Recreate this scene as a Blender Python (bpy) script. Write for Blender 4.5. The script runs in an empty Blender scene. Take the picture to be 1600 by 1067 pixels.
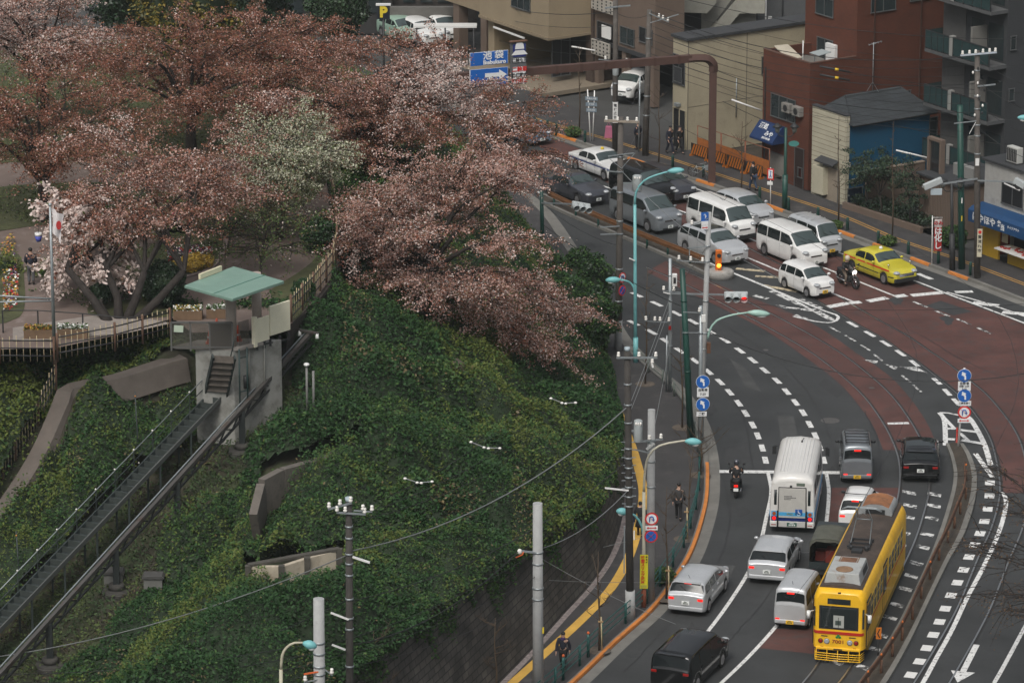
HAZE, EXPO = 0.0001, 0.43
import bpy, bmesh, math, random
import numpy as np
from mathutils import Vector, Matrix
R = math.radians
random.seed(7); rng = np.random.default_rng(7)
scene = bpy.context.scene
COL = scene.collection
# ------------------------------------------------------------------ camera model (photo frame 1600 x 1067)
CAM_H, PITCH, FOC = 66.0, R(16.74), 7000.0
cP, sP = math.cos(PITCH), math.sin(PITCH)
def ray(px, py):
    a, b = (px-800.0)/FOC, (533.5-py)/FOC
    return Vector((a, cP + b*sP, -sP + b*cP))
def G(px, py, z=0.0):                 # point where the sight line meets height z
    d = ray(px, py); t = (z-CAM_H)/d.z
    return Vector((d.x*t, d.y*t, z))
def AT(px, py, Y):                    # point at distance Y along the ground
    d = ray(px, py); t = Y/d.y
    return Vector((d.x*t, Y, CAM_H + d.z*t))
def proj(p):
    x, y, z = p[0], p[1], p[2]-CAM_H
    w = y*cP - z*sP; v = y*sP + z*cP
    return 800+FOC*x/w, 533.5-FOC*v/w
# ------------------------------------------------------------------ materials
MATS = {}
def mat(name, col, rough=0.7, metal=0.0, var=0.0, vscale=3.0, bump=0.0, bscale=20.0, spec=None, emit=None, estr=0.0, island=0.0, wear=None, coat=0.0, transl=0.0):
    if name in MATS: return MATS[name]
    m = bpy.data.materials.new(name); m.use_nodes = True
    nt = m.node_tree; b = nt.nodes['Principled BSDF']
    b.inputs['Base Color'].default_value = (*col, 1); b.inputs['Roughness'].default_value = rough
    b.inputs['Metallic'].default_value = metal
    if spec is not None: b.inputs['Specular IOR Level'].default_value = spec
    if coat: b.inputs['Coat Weight'].default_value = coat; b.inputs['Coat Roughness'].default_value = 0.05
    if emit:
        b.inputs['Emission Color'].default_value = (*emit, 1); b.inputs['Emission Strength'].default_value = estr
    src = None
    if var > 0 or wear or bump > 0:
        tc = nt.nodes.new('ShaderNodeTexCoord')
    if var > 0:
        n1 = nt.nodes.new('ShaderNodeTexNoise'); n1.inputs['Scale'].default_value = vscale; n1.inputs['Detail'].default_value = 6; n1.inputs['Roughness'].default_value = 0.65
        nt.links.new(tc.outputs['Object'], n1.inputs['Vector'])
        r = nt.nodes.new('ShaderNodeMapRange'); r.inputs['From Min'].default_value = 0.3; r.inputs['From Max'].default_value = 0.7
        r.inputs['To Min'].default_value = 1-var; r.inputs['To Max'].default_value = 1+var
        nt.links.new(n1.outputs['Fac'], r.inputs['Value'])
        mx = nt.nodes.new('ShaderNodeMix'); mx.data_type = 'RGBA'; mx.blend_type = 'MULTIPLY'; mx.inputs[0].default_value = 1
        mx.inputs[6].default_value = (*col, 1); nt.links.new(r.outputs[0], mx.inputs[7]); src = mx.outputs[2]
    if wear:                                           # worn patches of another colour
        wc, wscale, lo, hi = wear
        n2 = nt.nodes.new('ShaderNodeTexNoise'); n2.inputs['Scale'].default_value = wscale; n2.inputs['Detail'].default_value = 5; n2.inputs['Roughness'].default_value = 0.7
        nt.links.new(tc.outputs['Object'], n2.inputs['Vector'])
        r2 = nt.nodes.new('ShaderNodeMapRange'); r2.inputs['From Min'].default_value = lo; r2.inputs['From Max'].default_value = hi
        nt.links.new(n2.outputs['Fac'], r2.inputs['Value'])
        m2 = nt.nodes.new('ShaderNodeMix'); m2.data_type = 'RGBA'; nt.links.new(r2.outputs[0], m2.inputs[0])
        if src: nt.links.new(src, m2.inputs[6])
        else: m2.inputs[6].default_value = (*col, 1)
        m2.inputs[7].default_value = (*wc, 1); src = m2.outputs[2]
    if island > 0:
        g = nt.nodes.new('ShaderNodeNewGeometry')
        r3 = nt.nodes.new('ShaderNodeMapRange'); r3.inputs['To Min'].default_value = 1-island; r3.inputs['To Max'].default_value = 1+island
        nt.links.new(g.outputs['Random Per Island'], r3.inputs['Value'])
        m3 = nt.nodes.new('ShaderNodeMix'); m3.data_type = 'RGBA'; m3.blend_type = 'MULTIPLY'; m3.inputs[0].default_value = 1
        if src: nt.links.new(src, m3.inputs[6])
        else: m3.inputs[6].default_value = (*col, 1)
        nt.links.new(r3.outputs[0], m3.inputs[7]); src = m3.outputs[2]
    if src: nt.links.new(src, b.inputs['Base Color'])
    if transl > 0:
        tr=nt.nodes.new('ShaderNodeBsdfTranslucent'); ms=nt.nodes.new('ShaderNodeMixShader'); ms.inputs[0].default_value=transl
        if src: nt.links.new(src,tr.inputs[0])
        else: tr.inputs[0].default_value=(*col,1)
        nt.links.new(b.outputs[0],ms.inputs[1]); nt.links.new(tr.outputs[0],ms.inputs[2]); nt.links.new(ms.outputs[0],nt.nodes['Material Output'].inputs['Surface'])
    if bump > 0:
        n3 = nt.nodes.new('ShaderNodeTexNoise'); n3.inputs['Scale'].default_value = bscale; n3.inputs['Detail'].default_value = 4
        nt.links.new(tc.outputs['Object'], n3.inputs['Vector'])
        bp = nt.nodes.new('ShaderNodeBump'); bp.inputs['Strength'].default_value = bump; bp.inputs['Distance'].default_value = 0.05
        nt.links.new(n3.outputs['Fac'], bp.inputs['Height']); nt.links.new(bp.outputs['Normal'], b.inputs['Normal'])
    MATS[name] = m
    return m
def brickmat(name, c1, c2, mortar, bw, bh, rough=0.85, axis='XZ', bump=0.4, var=0.25, msize=0.015):
    if name in MATS: return MATS[name]
    m = bpy.data.materials.new(name); m.use_nodes = True; nt = m.node_tree; b = nt.nodes['Principled BSDF']
    tc = nt.nodes.new('ShaderNodeTexCoord'); br = nt.nodes.new('ShaderNodeTexBrick')
    nt.links.new(tc.outputs['UV' if axis == 'UV' else 'Object'], br.inputs['Vector'])
    if axis == 'XZ':
        sp = nt.nodes.new('ShaderNodeSeparateXYZ'); cb = nt.nodes.new('ShaderNodeCombineXYZ'); ad = nt.nodes.new('ShaderNodeMath'); ad.operation = 'ADD'
        nt.links.new(tc.outputs['Object'], sp.inputs[0]); nt.links.new(sp.outputs[0], ad.inputs[0]); nt.links.new(sp.outputs[1], ad.inputs[1])
        nt.links.new(ad.outputs[0], cb.inputs[0]); nt.links.new(sp.outputs[2], cb.inputs[1]); nt.links.new(cb.outputs[0], br.inputs['Vector'])
    br.inputs['Color1'].default_value = (*c1, 1); br.inputs['Color2'].default_value = (*c2, 1); br.inputs['Mortar'].default_value = (*mortar, 1)
    br.inputs['Scale'].default_value = 1; br.inputs['Brick Width'].default_value = bw; br.inputs['Row Height'].default_value = bh; br.inputs['Mortar Size'].default_value = msize
    n1 = nt.nodes.new('ShaderNodeTexNoise'); n1.inputs['Scale'].default_value = 0.8; n1.inputs['Detail'].default_value = 6
    nt.links.new(tc.outputs['Object'], n1.inputs['Vector'])
    r = nt.nodes.new('ShaderNodeMapRange'); r.inputs['From Min'].default_value = 0.3; r.inputs['From Max'].default_value = 0.7; r.inputs['To Min'].default_value = 1-var; r.inputs['To Max'].default_value = 1+var
    nt.links.new(n1.outputs['Fac'], r.inputs['Value'])
    mx = nt.nodes.new('ShaderNodeMix'); mx.data_type = 'RGBA'; mx.blend_type = 'MULTIPLY'; mx.inputs[0].default_value = 1
    nt.links.new(br.outputs['Color'], mx.inputs[6]); nt.links.new(r.outputs[0], mx.inputs[7]); nt.links.new(mx.outputs[2], b.inputs['Base Color'])
    b.inputs['Roughness'].default_value = rough
    bp = nt.nodes.new('ShaderNodeBump'); bp.inputs['Strength'].default_value = bump; bp.inputs['Distance'].default_value = 0.03; bp.invert = True
    nt.links.new(br.outputs['Fac'], bp.inputs['Height']); nt.links.new(bp.outputs['Normal'], b.inputs['Normal'])
    MATS[name] = m; return m
ASPH = (0.033, 0.035, 0.0355)
M_asph = mat('asphalt', ASPH, 0.80, var=0.34, vscale=0.45, bump=0.15, bscale=30, wear=((0.022,0.023,0.024), 0.9, 0.50, 0.72))
M_red = mat('red_asphalt', (0.078, 0.031, 0.025), 0.82, var=0.36, vscale=0.55, bump=0.12, bscale=30, wear=((0.05,0.038,0.036), 1.3, 0.52, 0.72))
M_white = mat('road_paint', (0.66, 0.66, 0.64), 0.6, var=.12, vscale=1.5, wear=((0.10,0.10,0.10), 6.0, 0.54, 0.64))
M_whiteworn = mat('worn_road_paint', (0.62, 0.62, 0.6), 0.6, wear=((0.045,0.046,0.046), 2.6, 0.46, 0.54))
M_cream = mat('faded_yellow_paint', (0.5, 0.42, 0.28), 0.7, wear=((0.05,0.05,0.05), 4, 0.5, 0.6))
M_orange = mat('orange_kerb_paint', (0.55, 0.19, 0.035), 0.7, var=0.2, vscale=2, wear=((0.2,0.13,0.08), 4, 0.58, 0.72))
M_yellow = mat('tactile_yellow', (0.56, 0.33, 0.06), 0.75, var=0.18, vscale=1.2)
M_pave = mat('pavement_asphalt', (0.040, 0.038, 0.038), 0.85, var=0.2, vscale=0.5, bump=0.2, bscale=25, wear=((0.075,0.068,0.064), 1.2, 0.55, 0.75))
M_gutter = mat('gutter_concrete', (0.15, 0.145, 0.13), 0.85, var=0.25, vscale=0.8)
M_conc = mat('concrete', (0.30, 0.29, 0.27), 0.85, var=0.22, vscale=1.0, bump=0.1, wear=((0.16,0.15,0.13), 1.6, 0.52, 0.75))
M_concl = mat('pole_concrete', (0.33, 0.335, 0.33), 0.8, var=0.15, vscale=1.5, wear=((0.2,0.2,0.19), 3, 0.55, 0.8))
M_dirt = mat('soil', (0.045, 0.036, 0.026), 0.95, var=0.4, vscale=1.2, bump=0.6, bscale=6)
M_rail = mat('rail_steel', (0.42, 0.43, 0.43), 0.32, 0.9)
M_railside = mat('rail_groove', (0.015, 0.014, 0.013), 0.7)
M_rust = mat('rusty_steel', (0.115, 0.052, 0.026), 0.8, var=0.35, vscale=2.5, wear=((0.06,0.04,0.03), 3.5, 0.5, 0.7))
M_gantry = mat('brown_gantry_paint', (0.072, 0.036, 0.027), 0.7, var=0.2, vscale=1.0)
M_cyan = mat('turquoise_paint', (0.16, 0.42, 0.43), 0.5, var=0.1, vscale=2, wear=((0.25,0.2,0.14), 4, 0.66, 0.75))
M_dgreen = mat('dark_green_paint', (0.010, 0.055, 0.042), 0.5, var=0.15, vscale=2)
M_brownpole = mat('brown_pole_paint', (0.055, 0.042, 0.034), 0.75, var=0.25, vscale=2)
M_galv = mat('galvanised_steel', (0.30, 0.33, 0.34), 0.45, 0.5, var=0.15, vscale=3)
M_dark = mat('dark_metal', (0.02, 0.021, 0.022), 0.6, var=0.2, vscale=4)
M_black = mat('black_rubber', (0.012, 0.012, 0.012), 0.75)
M_glass = mat('car_glass', (0.014, 0.019, 0.019), 0.06, spec=0.6); M_screen = mat('windscreen_glass', (0.035, 0.052, 0.050), 0.05, spec=1.0); M_rearglass = mat('rear_glass', (0.010, 0.013, 0.014), 0.12, spec=0.3)
M_glassb = mat('window_glass', (0.025, 0.034, 0.036), 0.12, spec=0.6, var=0.3, vscale=0.7)
M_chrome = mat('chrome', (0.6, 0.6, 0.6), 0.15, 1.0)
M_rim = mat('alloy_rim', (0.38, 0.38, 0.39), 0.35, 0.8)
M_lens = mat('headlamp_lens', (0.34, 0.36, 0.37), 0.06, spec=1.0)
M_redlit = mat('lit_tail_lamp', (0.4, 0.01, 0.005), 0.3, emit=(1.0, 0.012, 0.006), estr=0.85)
M_redoff = mat('tail_lamp', (0.25, 0.008, 0.006), 0.2)
M_plate = mat('white_plate', (0.72, 0.74, 0.72), 0.5); M_platey = mat('yellow_plate', (0.75, 0.45, 0.02), 0.5)
M_plateg = mat('green_plate', (0.02, 0.09, 0.06), 0.5)
M_ink = mat('plate_ink', (0.03, 0.05, 0.03), 0.6)
M_wht = mat('white_gloss', (0.70, 0.70, 0.68), 0.35)
M_pureblack = mat('flat_black', (0.008, 0.008, 0.009), 0.7)
M_signblue = mat('sign_blue', (0.010, 0.11, 0.42), 0.45); M_signred = mat('sign_red', (0.55, 0.02, 0.015), 0.45); M_signwhite = mat('sign_white', (0.72, 0.73, 0.73), 0.45)
M_insul = mat('porcelain', (0.75, 0.73, 0.68), 0.25)
M_bark = mat('cherry_bark', (0.022, 0.017, 0.014), 0.9, var=0.4, vscale=3, bump=0.5, bscale=12)
M_twig = mat('bare_bark', (0.07, 0.048, 0.03), 0.9, var=0.3, vscale=4)
M_wood = mat('fence_wood', (0.11, 0.06, 0.038), 0.85, var=0.3, vscale=3)
M_bamboo = mat('bamboo', (0.40, 0.33, 0.20), 0.7, var=0.25, vscale=5)
# ------------------------------------------------------------------ mesh builder
class MB:
    def __init__(s): s.v=[]; s.f=[]; s.mi=[]; s.sm=[]; s.cur=0; s.m=None
    def _add(s, pts):
        b=len(s.v)
        for p in pts:
            p=Vector(p)
            if s.m is not None: p=s.m@p
            s.v.append(tuple(p))
        return b
    def face(s, idx, smooth=False): s.f.append(tuple(idx)); s.mi.append(s.cur); s.sm.append(smooth)
    def poly(s, pts): b=s._add(pts); s.face(range(b,b+len(pts))); return s
    def box(s, x0,x1,y0,y1,z0,z1):
        b=s._add([(x0,y0,z0),(x1,y0,z0),(x1,y1,z0),(x0,y1,z0),(x0,y0,z1),(x1,y0,z1),(x1,y1,z1),(x0,y1,z1)])
        for q in ((0,3,2,1),(4,5,6,7),(0,1,5,4),(1,2,6,5),(2,3,7,6),(3,0,4,7)): s.face([b+i for i in q])
        return s
    def bar(s, p, q, w, h=None, up=(0,0,1)):           # square bar from p to q
        h=h or w; p=Vector(p); q=Vector(q); d=(q-p).normalized(); u=Vector(up)
        if abs(d.dot(u))>0.98: u=Vector((1,0,0))
        a=d.cross(u).normalized()*(w/2); c=a.cross(d).normalized()*(h/2)
        b=s._add([p-a-c,p+a-c,p+a+c,p-a+c,q-a-c,q+a-c,q+a+c,q-a+c])
        for k in ((0,1,2,3),(7,6,5,4),(0,4,5,1),(1,5,6,2),(2,6,7,3),(3,7,4,0)): s.face([b+i for i in k])
        return s
    def tube(s, pts, r, n=8, caps=True):
        pts=[Vector(p) for p in pts]; rs=r if isinstance(r,(list,tuple)) else [r]*len(pts)
        rings=[]; prev=None
        for i,p in enumerate(pts):
            t=(pts[min(i+1,len(pts)-1)]-pts[max(i-1,0)])
            t=t.normalized() if t.length>1e-9 else Vector((0,0,1))
            if prev is None:
                u=Vector((0,0,1)) if abs(t.z)<0.9 else Vector((1,0,0))
                a=t.cross(u).normalized()
            else:
                a=(prev-t*prev.dot(t)); a=a.normalized() if a.length>1e-6 else t.orthogonal().normalized()
            prev=a; c=t.cross(a)
            rings.append(s._add([p+(a*math.cos(k*2*math.pi/n)+c*math.sin(k*2*math.pi/n))*rs[i] for k in range(n)]))
        for i in range(len(rings)-1):
            for k in range(n): s.face([rings[i]+k,rings[i]+(k+1)%n,rings[i+1]+(k+1)%n,rings[i+1]+k],n>4)
        if caps:
            s.face([rings[0]+k for k in range(n)][::-1]); s.face([rings[-1]+k for k in range(n)])
        return s
    def lathe(s, prof, n=16, c=(0,0,0), axis='z'):
        rings=[]
        for r,z in prof:
            ps=[]
            for k in range(n):
                a=k*2*math.pi/n; x,y=r*math.cos(a),r*math.sin(a)
                ps.append({'z':(c[0]+x,c[1]+y,c[2]+z),'y':(c[0]+x,c[1]+z,c[2]+y),'x':(c[0]+z,c[1]+x,c[2]+y)}[axis])
            rings.append(s._add(ps))
        for i in range(len(rings)-1):
            for k in range(n): s.face([rings[i]+k,rings[i]+(k+1)%n,rings[i+1]+(k+1)%n,rings[i+1]+k],True)
        s.face([rings[0]+k for k in range(n)][::-1]); s.face([rings[-1]+k for k in range(n)])
        return s
    def ball(s, c, rx, ry=None, rz=None, n=10, m=6):
        ry=ry or rx; rz=rz or rx; rings=[]
        for i in range(1,m):
            t=math.pi*i/m
            rings.append(s._add([(c[0]+rx*math.sin(t)*math.cos(k*2*math.pi/n), c[1]+ry*math.sin(t)*math.sin(k*2*math.pi/n), c[2]-rz*math.cos(t)) for k in range(n)]))
        for i in range(len(rings)-1):
            for k in range(n): s.face([rings[i]+k,rings[i]+(k+1)%n,rings[i+1]+(k+1)%n,rings[i+1]+k],True)
        a=s._add([(c[0],c[1],c[2]-rz)]); b=s._add([(c[0],c[1],c[2]+rz)])
        for k in range(n): s.face([a,rings[0]+(k+1)%n,rings[0]+k],True); s.face([b,rings[-1]+k,rings[-1]+(k+1)%n],True)
        return s
    def prism(s, poly, z0, z1):
        n=len(poly); b=s._add([(p[0],p[1],z0) for p in poly]+[(p[0],p[1],z1) for p in poly])
        s.face([b+i for i in range(n)][::-1]); s.face([b+n+i for i in range(n)])
        for i in range(n): s.face([b+i,b+(i+1)%n,b+n+(i+1)%n,b+n+i])
        return s
    def extr(s, poly, y0, y1):                          # profile in x,z pushed along y
        n=len(poly); b=s._add([(p[0],y0,p[1]) for p in poly]+[(p[0],y1,p[1]) for p in poly])
        s.face([b+i for i in range(n)]); s.face([b+n+i for i in range(n)][::-1])
        for i in range(n): s.face([b+i,b+n+i,b+n+(i+1)%n,b+(i+1)%n])
        return s
    def grid(s, rows, smooth=True, close=False):
        nr=len(rows); nc=len(rows[0]); bs=[s._add(r) for r in rows]
        for i in range(nr-1):
            for k in range(nc if close else nc-1): s.face([bs[i]+k,bs[i]+(k+1)%nc,bs[i+1]+(k+1)%nc,bs[i+1]+k],smooth)
        return bs
    def gr(s,*a): s.grid(*a); return s
    def build(s, name, mats, parent=None, bevel=0.0, fix=True):
        me=bpy.data.meshes.new(name); me.from_pydata(s.v,[],s.f)
        if not isinstance(mats,(list,tuple)): mats=[mats]
        for m in mats: me.materials.append(m)
        me.polygons.foreach_set('material_index', s.mi); me.polygons.foreach_set('use_smooth', s.sm)
        if fix:
            bm=bmesh.new(); bm.from_mesh(me)
            big=[f for f in bm.faces if len(f.verts)>4]
            if big: bmesh.ops.triangulate(bm, faces=big)
            bmesh.ops.recalc_face_normals(bm, faces=bm.faces); bm.to_mesh(me); bm.free()
        me.update()
        o=bpy.data.objects.new(name, me); COL.objects.link(o)
        if parent is not None: o.parent=parent
        if bevel>0:
            b=o.modifiers.new('bevel','BEVEL'); b.width=bevel; b.segments=2; b.limit_method='ANGLE'; b.angle_limit=R(40)
        return o
def tag(o, label=None, cat=None, group=None, kind=None):
    if label: o['label']=label
    if cat: o['category']=cat
    if group: o['group']=group
    if kind: o['kind']=kind
    return o
def thing(name, label, cat, loc=(0,0,0), rz=0.0, group=None):
    o=bpy.data.objects.new(name, None); COL.objects.link(o); o.empty_display_size=0.3
    o.location=loc; o.rotation_euler=(0,0,rz)
    return tag(o,label,cat,group)
def struct(o): o['kind']='structure'; return o
def kids(o): return [c for c in COL.objects if c.parent is o]
def dup(root, loc, rz=0.0, label=None, scale=None):
    r=root.copy(); COL.objects.link(r); r.location=loc; r.rotation_euler=(0,0,rz)
    if scale: r.scale=scale
    if label: r['label']=label
    for c in kids(root):
        d=c.copy(); COL.objects.link(d); d.parent=r
        for e in kids(c):
            g=e.copy(); COL.objects.link(g); g.parent=d
    return r
def text(name, s, size, M, m, parent=None, align='CENTER', extrude=0.004, xs=1.0, bold=0.0):
    cu=bpy.data.curves.new(name,'FONT'); cu.body=s; cu.size=size; cu.align_x=align; cu.align_y='CENTER'; cu.extrude=extrude; cu.resolution_u=3; cu.offset=bold
    o=bpy.data.objects.new(name,cu); COL.objects.link(o)
    bpy.context.view_layer.update()
    me=bpy.data.meshes.new_from_object(o.evaluated_get(bpy.context.evaluated_depsgraph_get()))
    bpy.data.objects.remove(o); bpy.data.curves.remove(cu)
    me.transform(M@Matrix.Diagonal((xs,1,1,1))); me.name=name
    me.materials.clear(); me.materials.append(m)
    o=bpy.data.objects.new(name,me); COL.objects.link(o)
    if parent is not None: o.parent=parent
    return o
def frame_m(o, x, y):                                   # matrix from origin, x axis, y axis
    x=Vector(x).normalized(); y=Vector(y); y=(y-x*y.dot(x)).normalized(); z=x.cross(y); o=Vector(o)
    return Matrix(((x.x,y.x,z.x,o.x),(x.y,y.y,z.y,o.y),(x.z,y.z,z.z,o.z),(0,0,0,1)))
def crom(pts, step=0.5):                                # smooth polyline through points
    P=[Vector(p) for p in pts]; P=[P[0]*2-P[1]]+P+[P[-1]*2-P[-2]]; out=[]
    for i in range(1,len(P)-2):
        a,b,c,d=P[i-1],P[i],P[i+1],P[i+2]; n=max(2,int((c-b).length/step))
        for k in range(n):
            t=k/n; out.append(0.5*((2*b)+(c-a)*t+(2*a-5*b+4*c-d)*t*t+(3*b-a-3*c+d)*t**3))
    out.append(P[-2]); return out
def gp(pxs, z=0.0): return [G(x,y,z) for x,y in pxs]
def offs(pts, d):                                       # offset a ground polyline to its left by d
    out=[]
    for i,p in enumerate(pts):
        t=pts[min(i+1,len(pts)-1)]-pts[max(i-1,0)]; t.z=0; t.normalize()
        out.append(p+Vector((-t.y,t.x,0))*d)
    return out
def ribbon(mb, pts, w, z, a=-0.5, b=0.5):
    L=offs(pts,-w*a); Rr=offs(pts,-w*b)
    for p in L+Rr: p.z=z
    mb.grid([L,Rr],False); return mb
# ================================================================== SETTING: ground, road, pavements, markings
KERB = [(800,290),(850,335),(895,400),(940,470),(960,515),(985,548),(1020,580),(1058,612),(1083,647),(1097,680),(1105,715),(1107,750),(1103,795),(1083,860),(1055,908),(1019,955),(962,1006),(906,1060),(840,1118),(760,1185),(660,1262),(560,1340),(440,1430)]
WBASE = [(690,320),(790,380),(868,440),(915,500),(938,545),(950,585),(957,630),(966,670),(974,710),(978,755),(972,815),(955,868),(925,915),(880,965),(840,1010),(790,1062),(730,1122),(660,1190),(570,1270),(470,1350),(350,1440)]
FKERB = [(700,160),(780,183),(869,211),(984,249),(1119,292),(1227,332),(1338,372),(1455,416),(1516,438),(1600,470),(1700,507)]
FBACK = [(720,108),(820,143),(1075,235),(1195,275),(1290,314),(1440,366),(1600,423),(1700,460)]
kerb = crom(gp(KERB)); wbase = crom(gp(WBASE)); fkerb = crom(gp(FKERB)); fback = crom(gp(FBACK))
mb = MB(); mb.poly([(-220,-60,-0.3),(220,-60,-0.3),(220,520,-0.3),(-220,520,-0.3)])
ground = struct(mb.build('ground', mat('ground_asphalt',(0.05,0.05,0.048),0.9,var=0.25,vscale=0.2)))
mb = MB(); mb.poly([Vector((p.x,p.y,0)) for p in kerb]+[Vector((60,120,0)),Vector((60,215,0))]+[Vector((p.x,p.y,0)) for p in reversed(fkerb)]+[Vector((-30,300,0))])
road = struct(mb.build('road', M_asph))
def slab(name, A, B, z, m, kerb_mat=None):
    mb = MB(); T=[Vector((p.x,p.y,z)) for p in A]+[Vector((p.x,p.y,z)) for p in reversed(B)]
    mb.poly(T)
    for L in (A,B): mb.grid([[Vector((p.x,p.y,z)) for p in L],[Vector((p.x,p.y,-0.25)) for p in L]],False)
    return struct(mb.build(name, m))
hillside_edge = offs(wbase, 0)
slab('pavement', kerb, wbase, 0.12, M_pave)
slab('pavement', fkerb, fback, 0.12, M_pave)
# kerbs and gutters
mb = MB(); a0 = offs(kerb,-0.01); 
mb.grid([[Vector((p.x,p.y,0.02)) for p in offs(kerb,0.03)],[Vector((p.x,p.y,0.145)) for p in offs(kerb,0.02)],[Vector((p.x,p.y,0.145)) for p in offs(kerb,-0.20)],[Vector((p.x,p.y,0.1)) for p in offs(kerb,-0.21)]],False)
struct(mb.build('kerb', M_gutter))
k0 = min(range(len(kerb)), key=lambda i:(kerb[i]-G(1105,728)).length)
mb = MB(); ko = kerb[k0:]
mb.grid([[Vector((p.x,p.y,0.02)) for p in offs(ko,0.035)],[Vector((p.x,p.y,0.15)) for p in offs(ko,0.025)],[Vector((p.x,p.y,0.15)) for p in offs(ko,-0.13)]],False)
struct(mb.build('kerb_paint', M_orange))
mb = MB(); ribbon(mb, offs(kerb,0.29), 0.5, 0.004); struct(mb.build('gutter', M_gutter))
mb = MB()
mb.grid([[Vector((p.x,p.y,0.0)) for p in offs(fkerb,-0.16)],[Vector((p.x,p.y,0.145)) for p in offs(fkerb,-0.15)],[Vector((p.x,p.y,0.145)) for p in offs(fkerb,0.05)],[Vector((p.x,p.y,0.1)) for p in offs(fkerb,0.06)]],False)
struct(mb.build('kerb', M_gutter))
mb = MB(); ribbon(mb, offs(fkerb,-0.42), 0.5, 0.004); struct(mb.build('gutter', M_gutter))
mb = MB()
for a,b in (((869,211),(903,222)),((984,249),(1012,258)),((1091,283),(1119,292)),((1201,322),(1227,332)),((1310,362),(1338,372)),((1367,383),(1395,393)),((1426,405),(1455,416)),((1485,427),(1516,438))):
    P,Q=G(*a),G(*b); pts=offs([P.lerp(Q,t) for t in (0,.5,1)],0)
    mb.grid([[Vector((p.x,p.y,0.02)) for p in offs(pts,-0.19)],[Vector((p.x,p.y,0.15)) for p in offs(pts,-0.17)],[Vector((p.x,p.y,0.15)) for p in offs(pts,-0.02)]],False)
struct(mb.build('kerb_paint', M_orange))
# tactile strips
YEL = [(962,632),(975,665),(990,705),(1001,745),(1005,770),(1002,800),(993,840),(978,880),(950,925),(905,972),(850,1022),(800,1067),(740,1122)]
mb = MB(); ribbon(mb, crom(gp(YEL,0.12)), 0.42, 0.128); struct(mb.build('tactile_strip', M_yellow))
FY = [(790,172),(827,183),(883,200),(953,219),(1037,245),(1122,273),(1189,295),(1307,334),(1403,374),(1501,407),(1600,444),(1660,466)]
for d in (-0.12,0.12):
    mb = MB(); ribbon(mb, offs(crom(gp(FY,0.12)),d), 0.10, 0.128); struct(mb.build('tactile_strip', mat('dull_tactile_yellow',(0.36,0.20,0.045),0.8,var=0.3,vscale=3)))
# red tram paving (two bands and the crossing)
def sheet(name, px, z, m):
    mb=MB(); mb.poly([Vector((p.x,p.y,z)) for p in crom(gp(px),0.8)]); return struct(mb.build(name,m))
def sheet2(name, A, B, z, m):                            # band between two ground curves
    A=crom(gp(A),0.6); B=crom(gp(B),0.6)
    n=60
    def res(L): return [L[min(len(L)-1,int(i*(len(L)-1)/n))] for i in range(n+1)]
    mb=MB(); mb.grid([[Vector((p.x,p.y,z)) for p in res(A)],[Vector((p.x,p.y,z)) for p in res(B)]],False); return struct(mb.build(name,m))
sheet2('tram_paving',[(1010,425),(1120,478),(1190,513),(1247,550),(1307,595),(1341,632),(1364,665),(1375,690),(1380,703)],[(1040,408),(1135,450),(1230,487),(1285,515),(1336,550),(1389,587),(1425,626),(1448,660),(1459,684),(1464,703)],0.004,M_red)
sheet2('tram_paving',[(820,218),(930,275),(1010,322),(1110,378),(1200,424),(1290,476),(1340,505),(1400,541),(1455,578),(1505,620),(1540,665),(1562,720),(1568,770)],[(860,215),(960,255),(1060,295),(1160,338),(1260,380),(1330,409),(1400,432),(1470,458),(1540,485),(1600,508),(1650,560),(1680,640),(1690,770)],0.004,M_red)
sheet2('tram_paving',[(1300,762),(1296,800),(1290,840)],[(1410,762),(1402,800),(1396,840)],0.004,M_red)
sheet2('tram_paving',[(1213,982),(1186,1012)],[(1300,982),(1280,1022)],0.004,M_red)
# rails
def rail(px, first=False):
    c=crom(gp(px),0.5); mb=MB(); ribbon(mb,c,0.075,0.016); o=struct(mb.build('tram_rail',M_rail))
    mb=MB(); ribbon(mb,c,0.20,0.009); struct(mb.build('rail_groove',M_railside)); return c
RL = [(1010,418),(1075,447),(1140,481),(1205,515),(1265,550),(1307,581),(1347,617),(1375,654),(1395,691),(1405,724),(1405,764),(1396,800),(1380,845),(1353,900),(1318,967),(1277,1037),(1251,1071),(1200,1140)]
cl = crom(gp(RL),0.5); GA=1.372
for d in (0,GA):
    c=offs(cl,d)
    mb=MB(); ribbon(mb,c,0.07,0.018); struct(mb.build('tram_rail',M_rail))
    mb=MB(); ribbon(mb,offs(c,0.07),0.10,0.010); struct(mb.build('rail_groove',M_railside))
RR = [(960,298),(1040,342),(1130,390),(1220,438),(1300,484),(1339,507),(1379,529),(1412,552),(1440,571),(1469,594),(1497,617),(1519,642),(1539,670),(1552,700),(1562,752),(1560,786),(1548,827),(1531,865),(1517,899),(1497,947),(1469,999),(1428,1067),(1380,1140)]
cr_ = crom(gp(RR),0.5)
for d in (0,GA):
    c=offs(cr_,d)
    mb=MB(); ribbon(mb,c,0.07,0.018); struct(mb.build('tram_rail',M_rail))
    mb=MB(); ribbon(mb,offs(c,0.07),0.10,0.010); struct(mb.build('rail_groove',M_railside))
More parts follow.
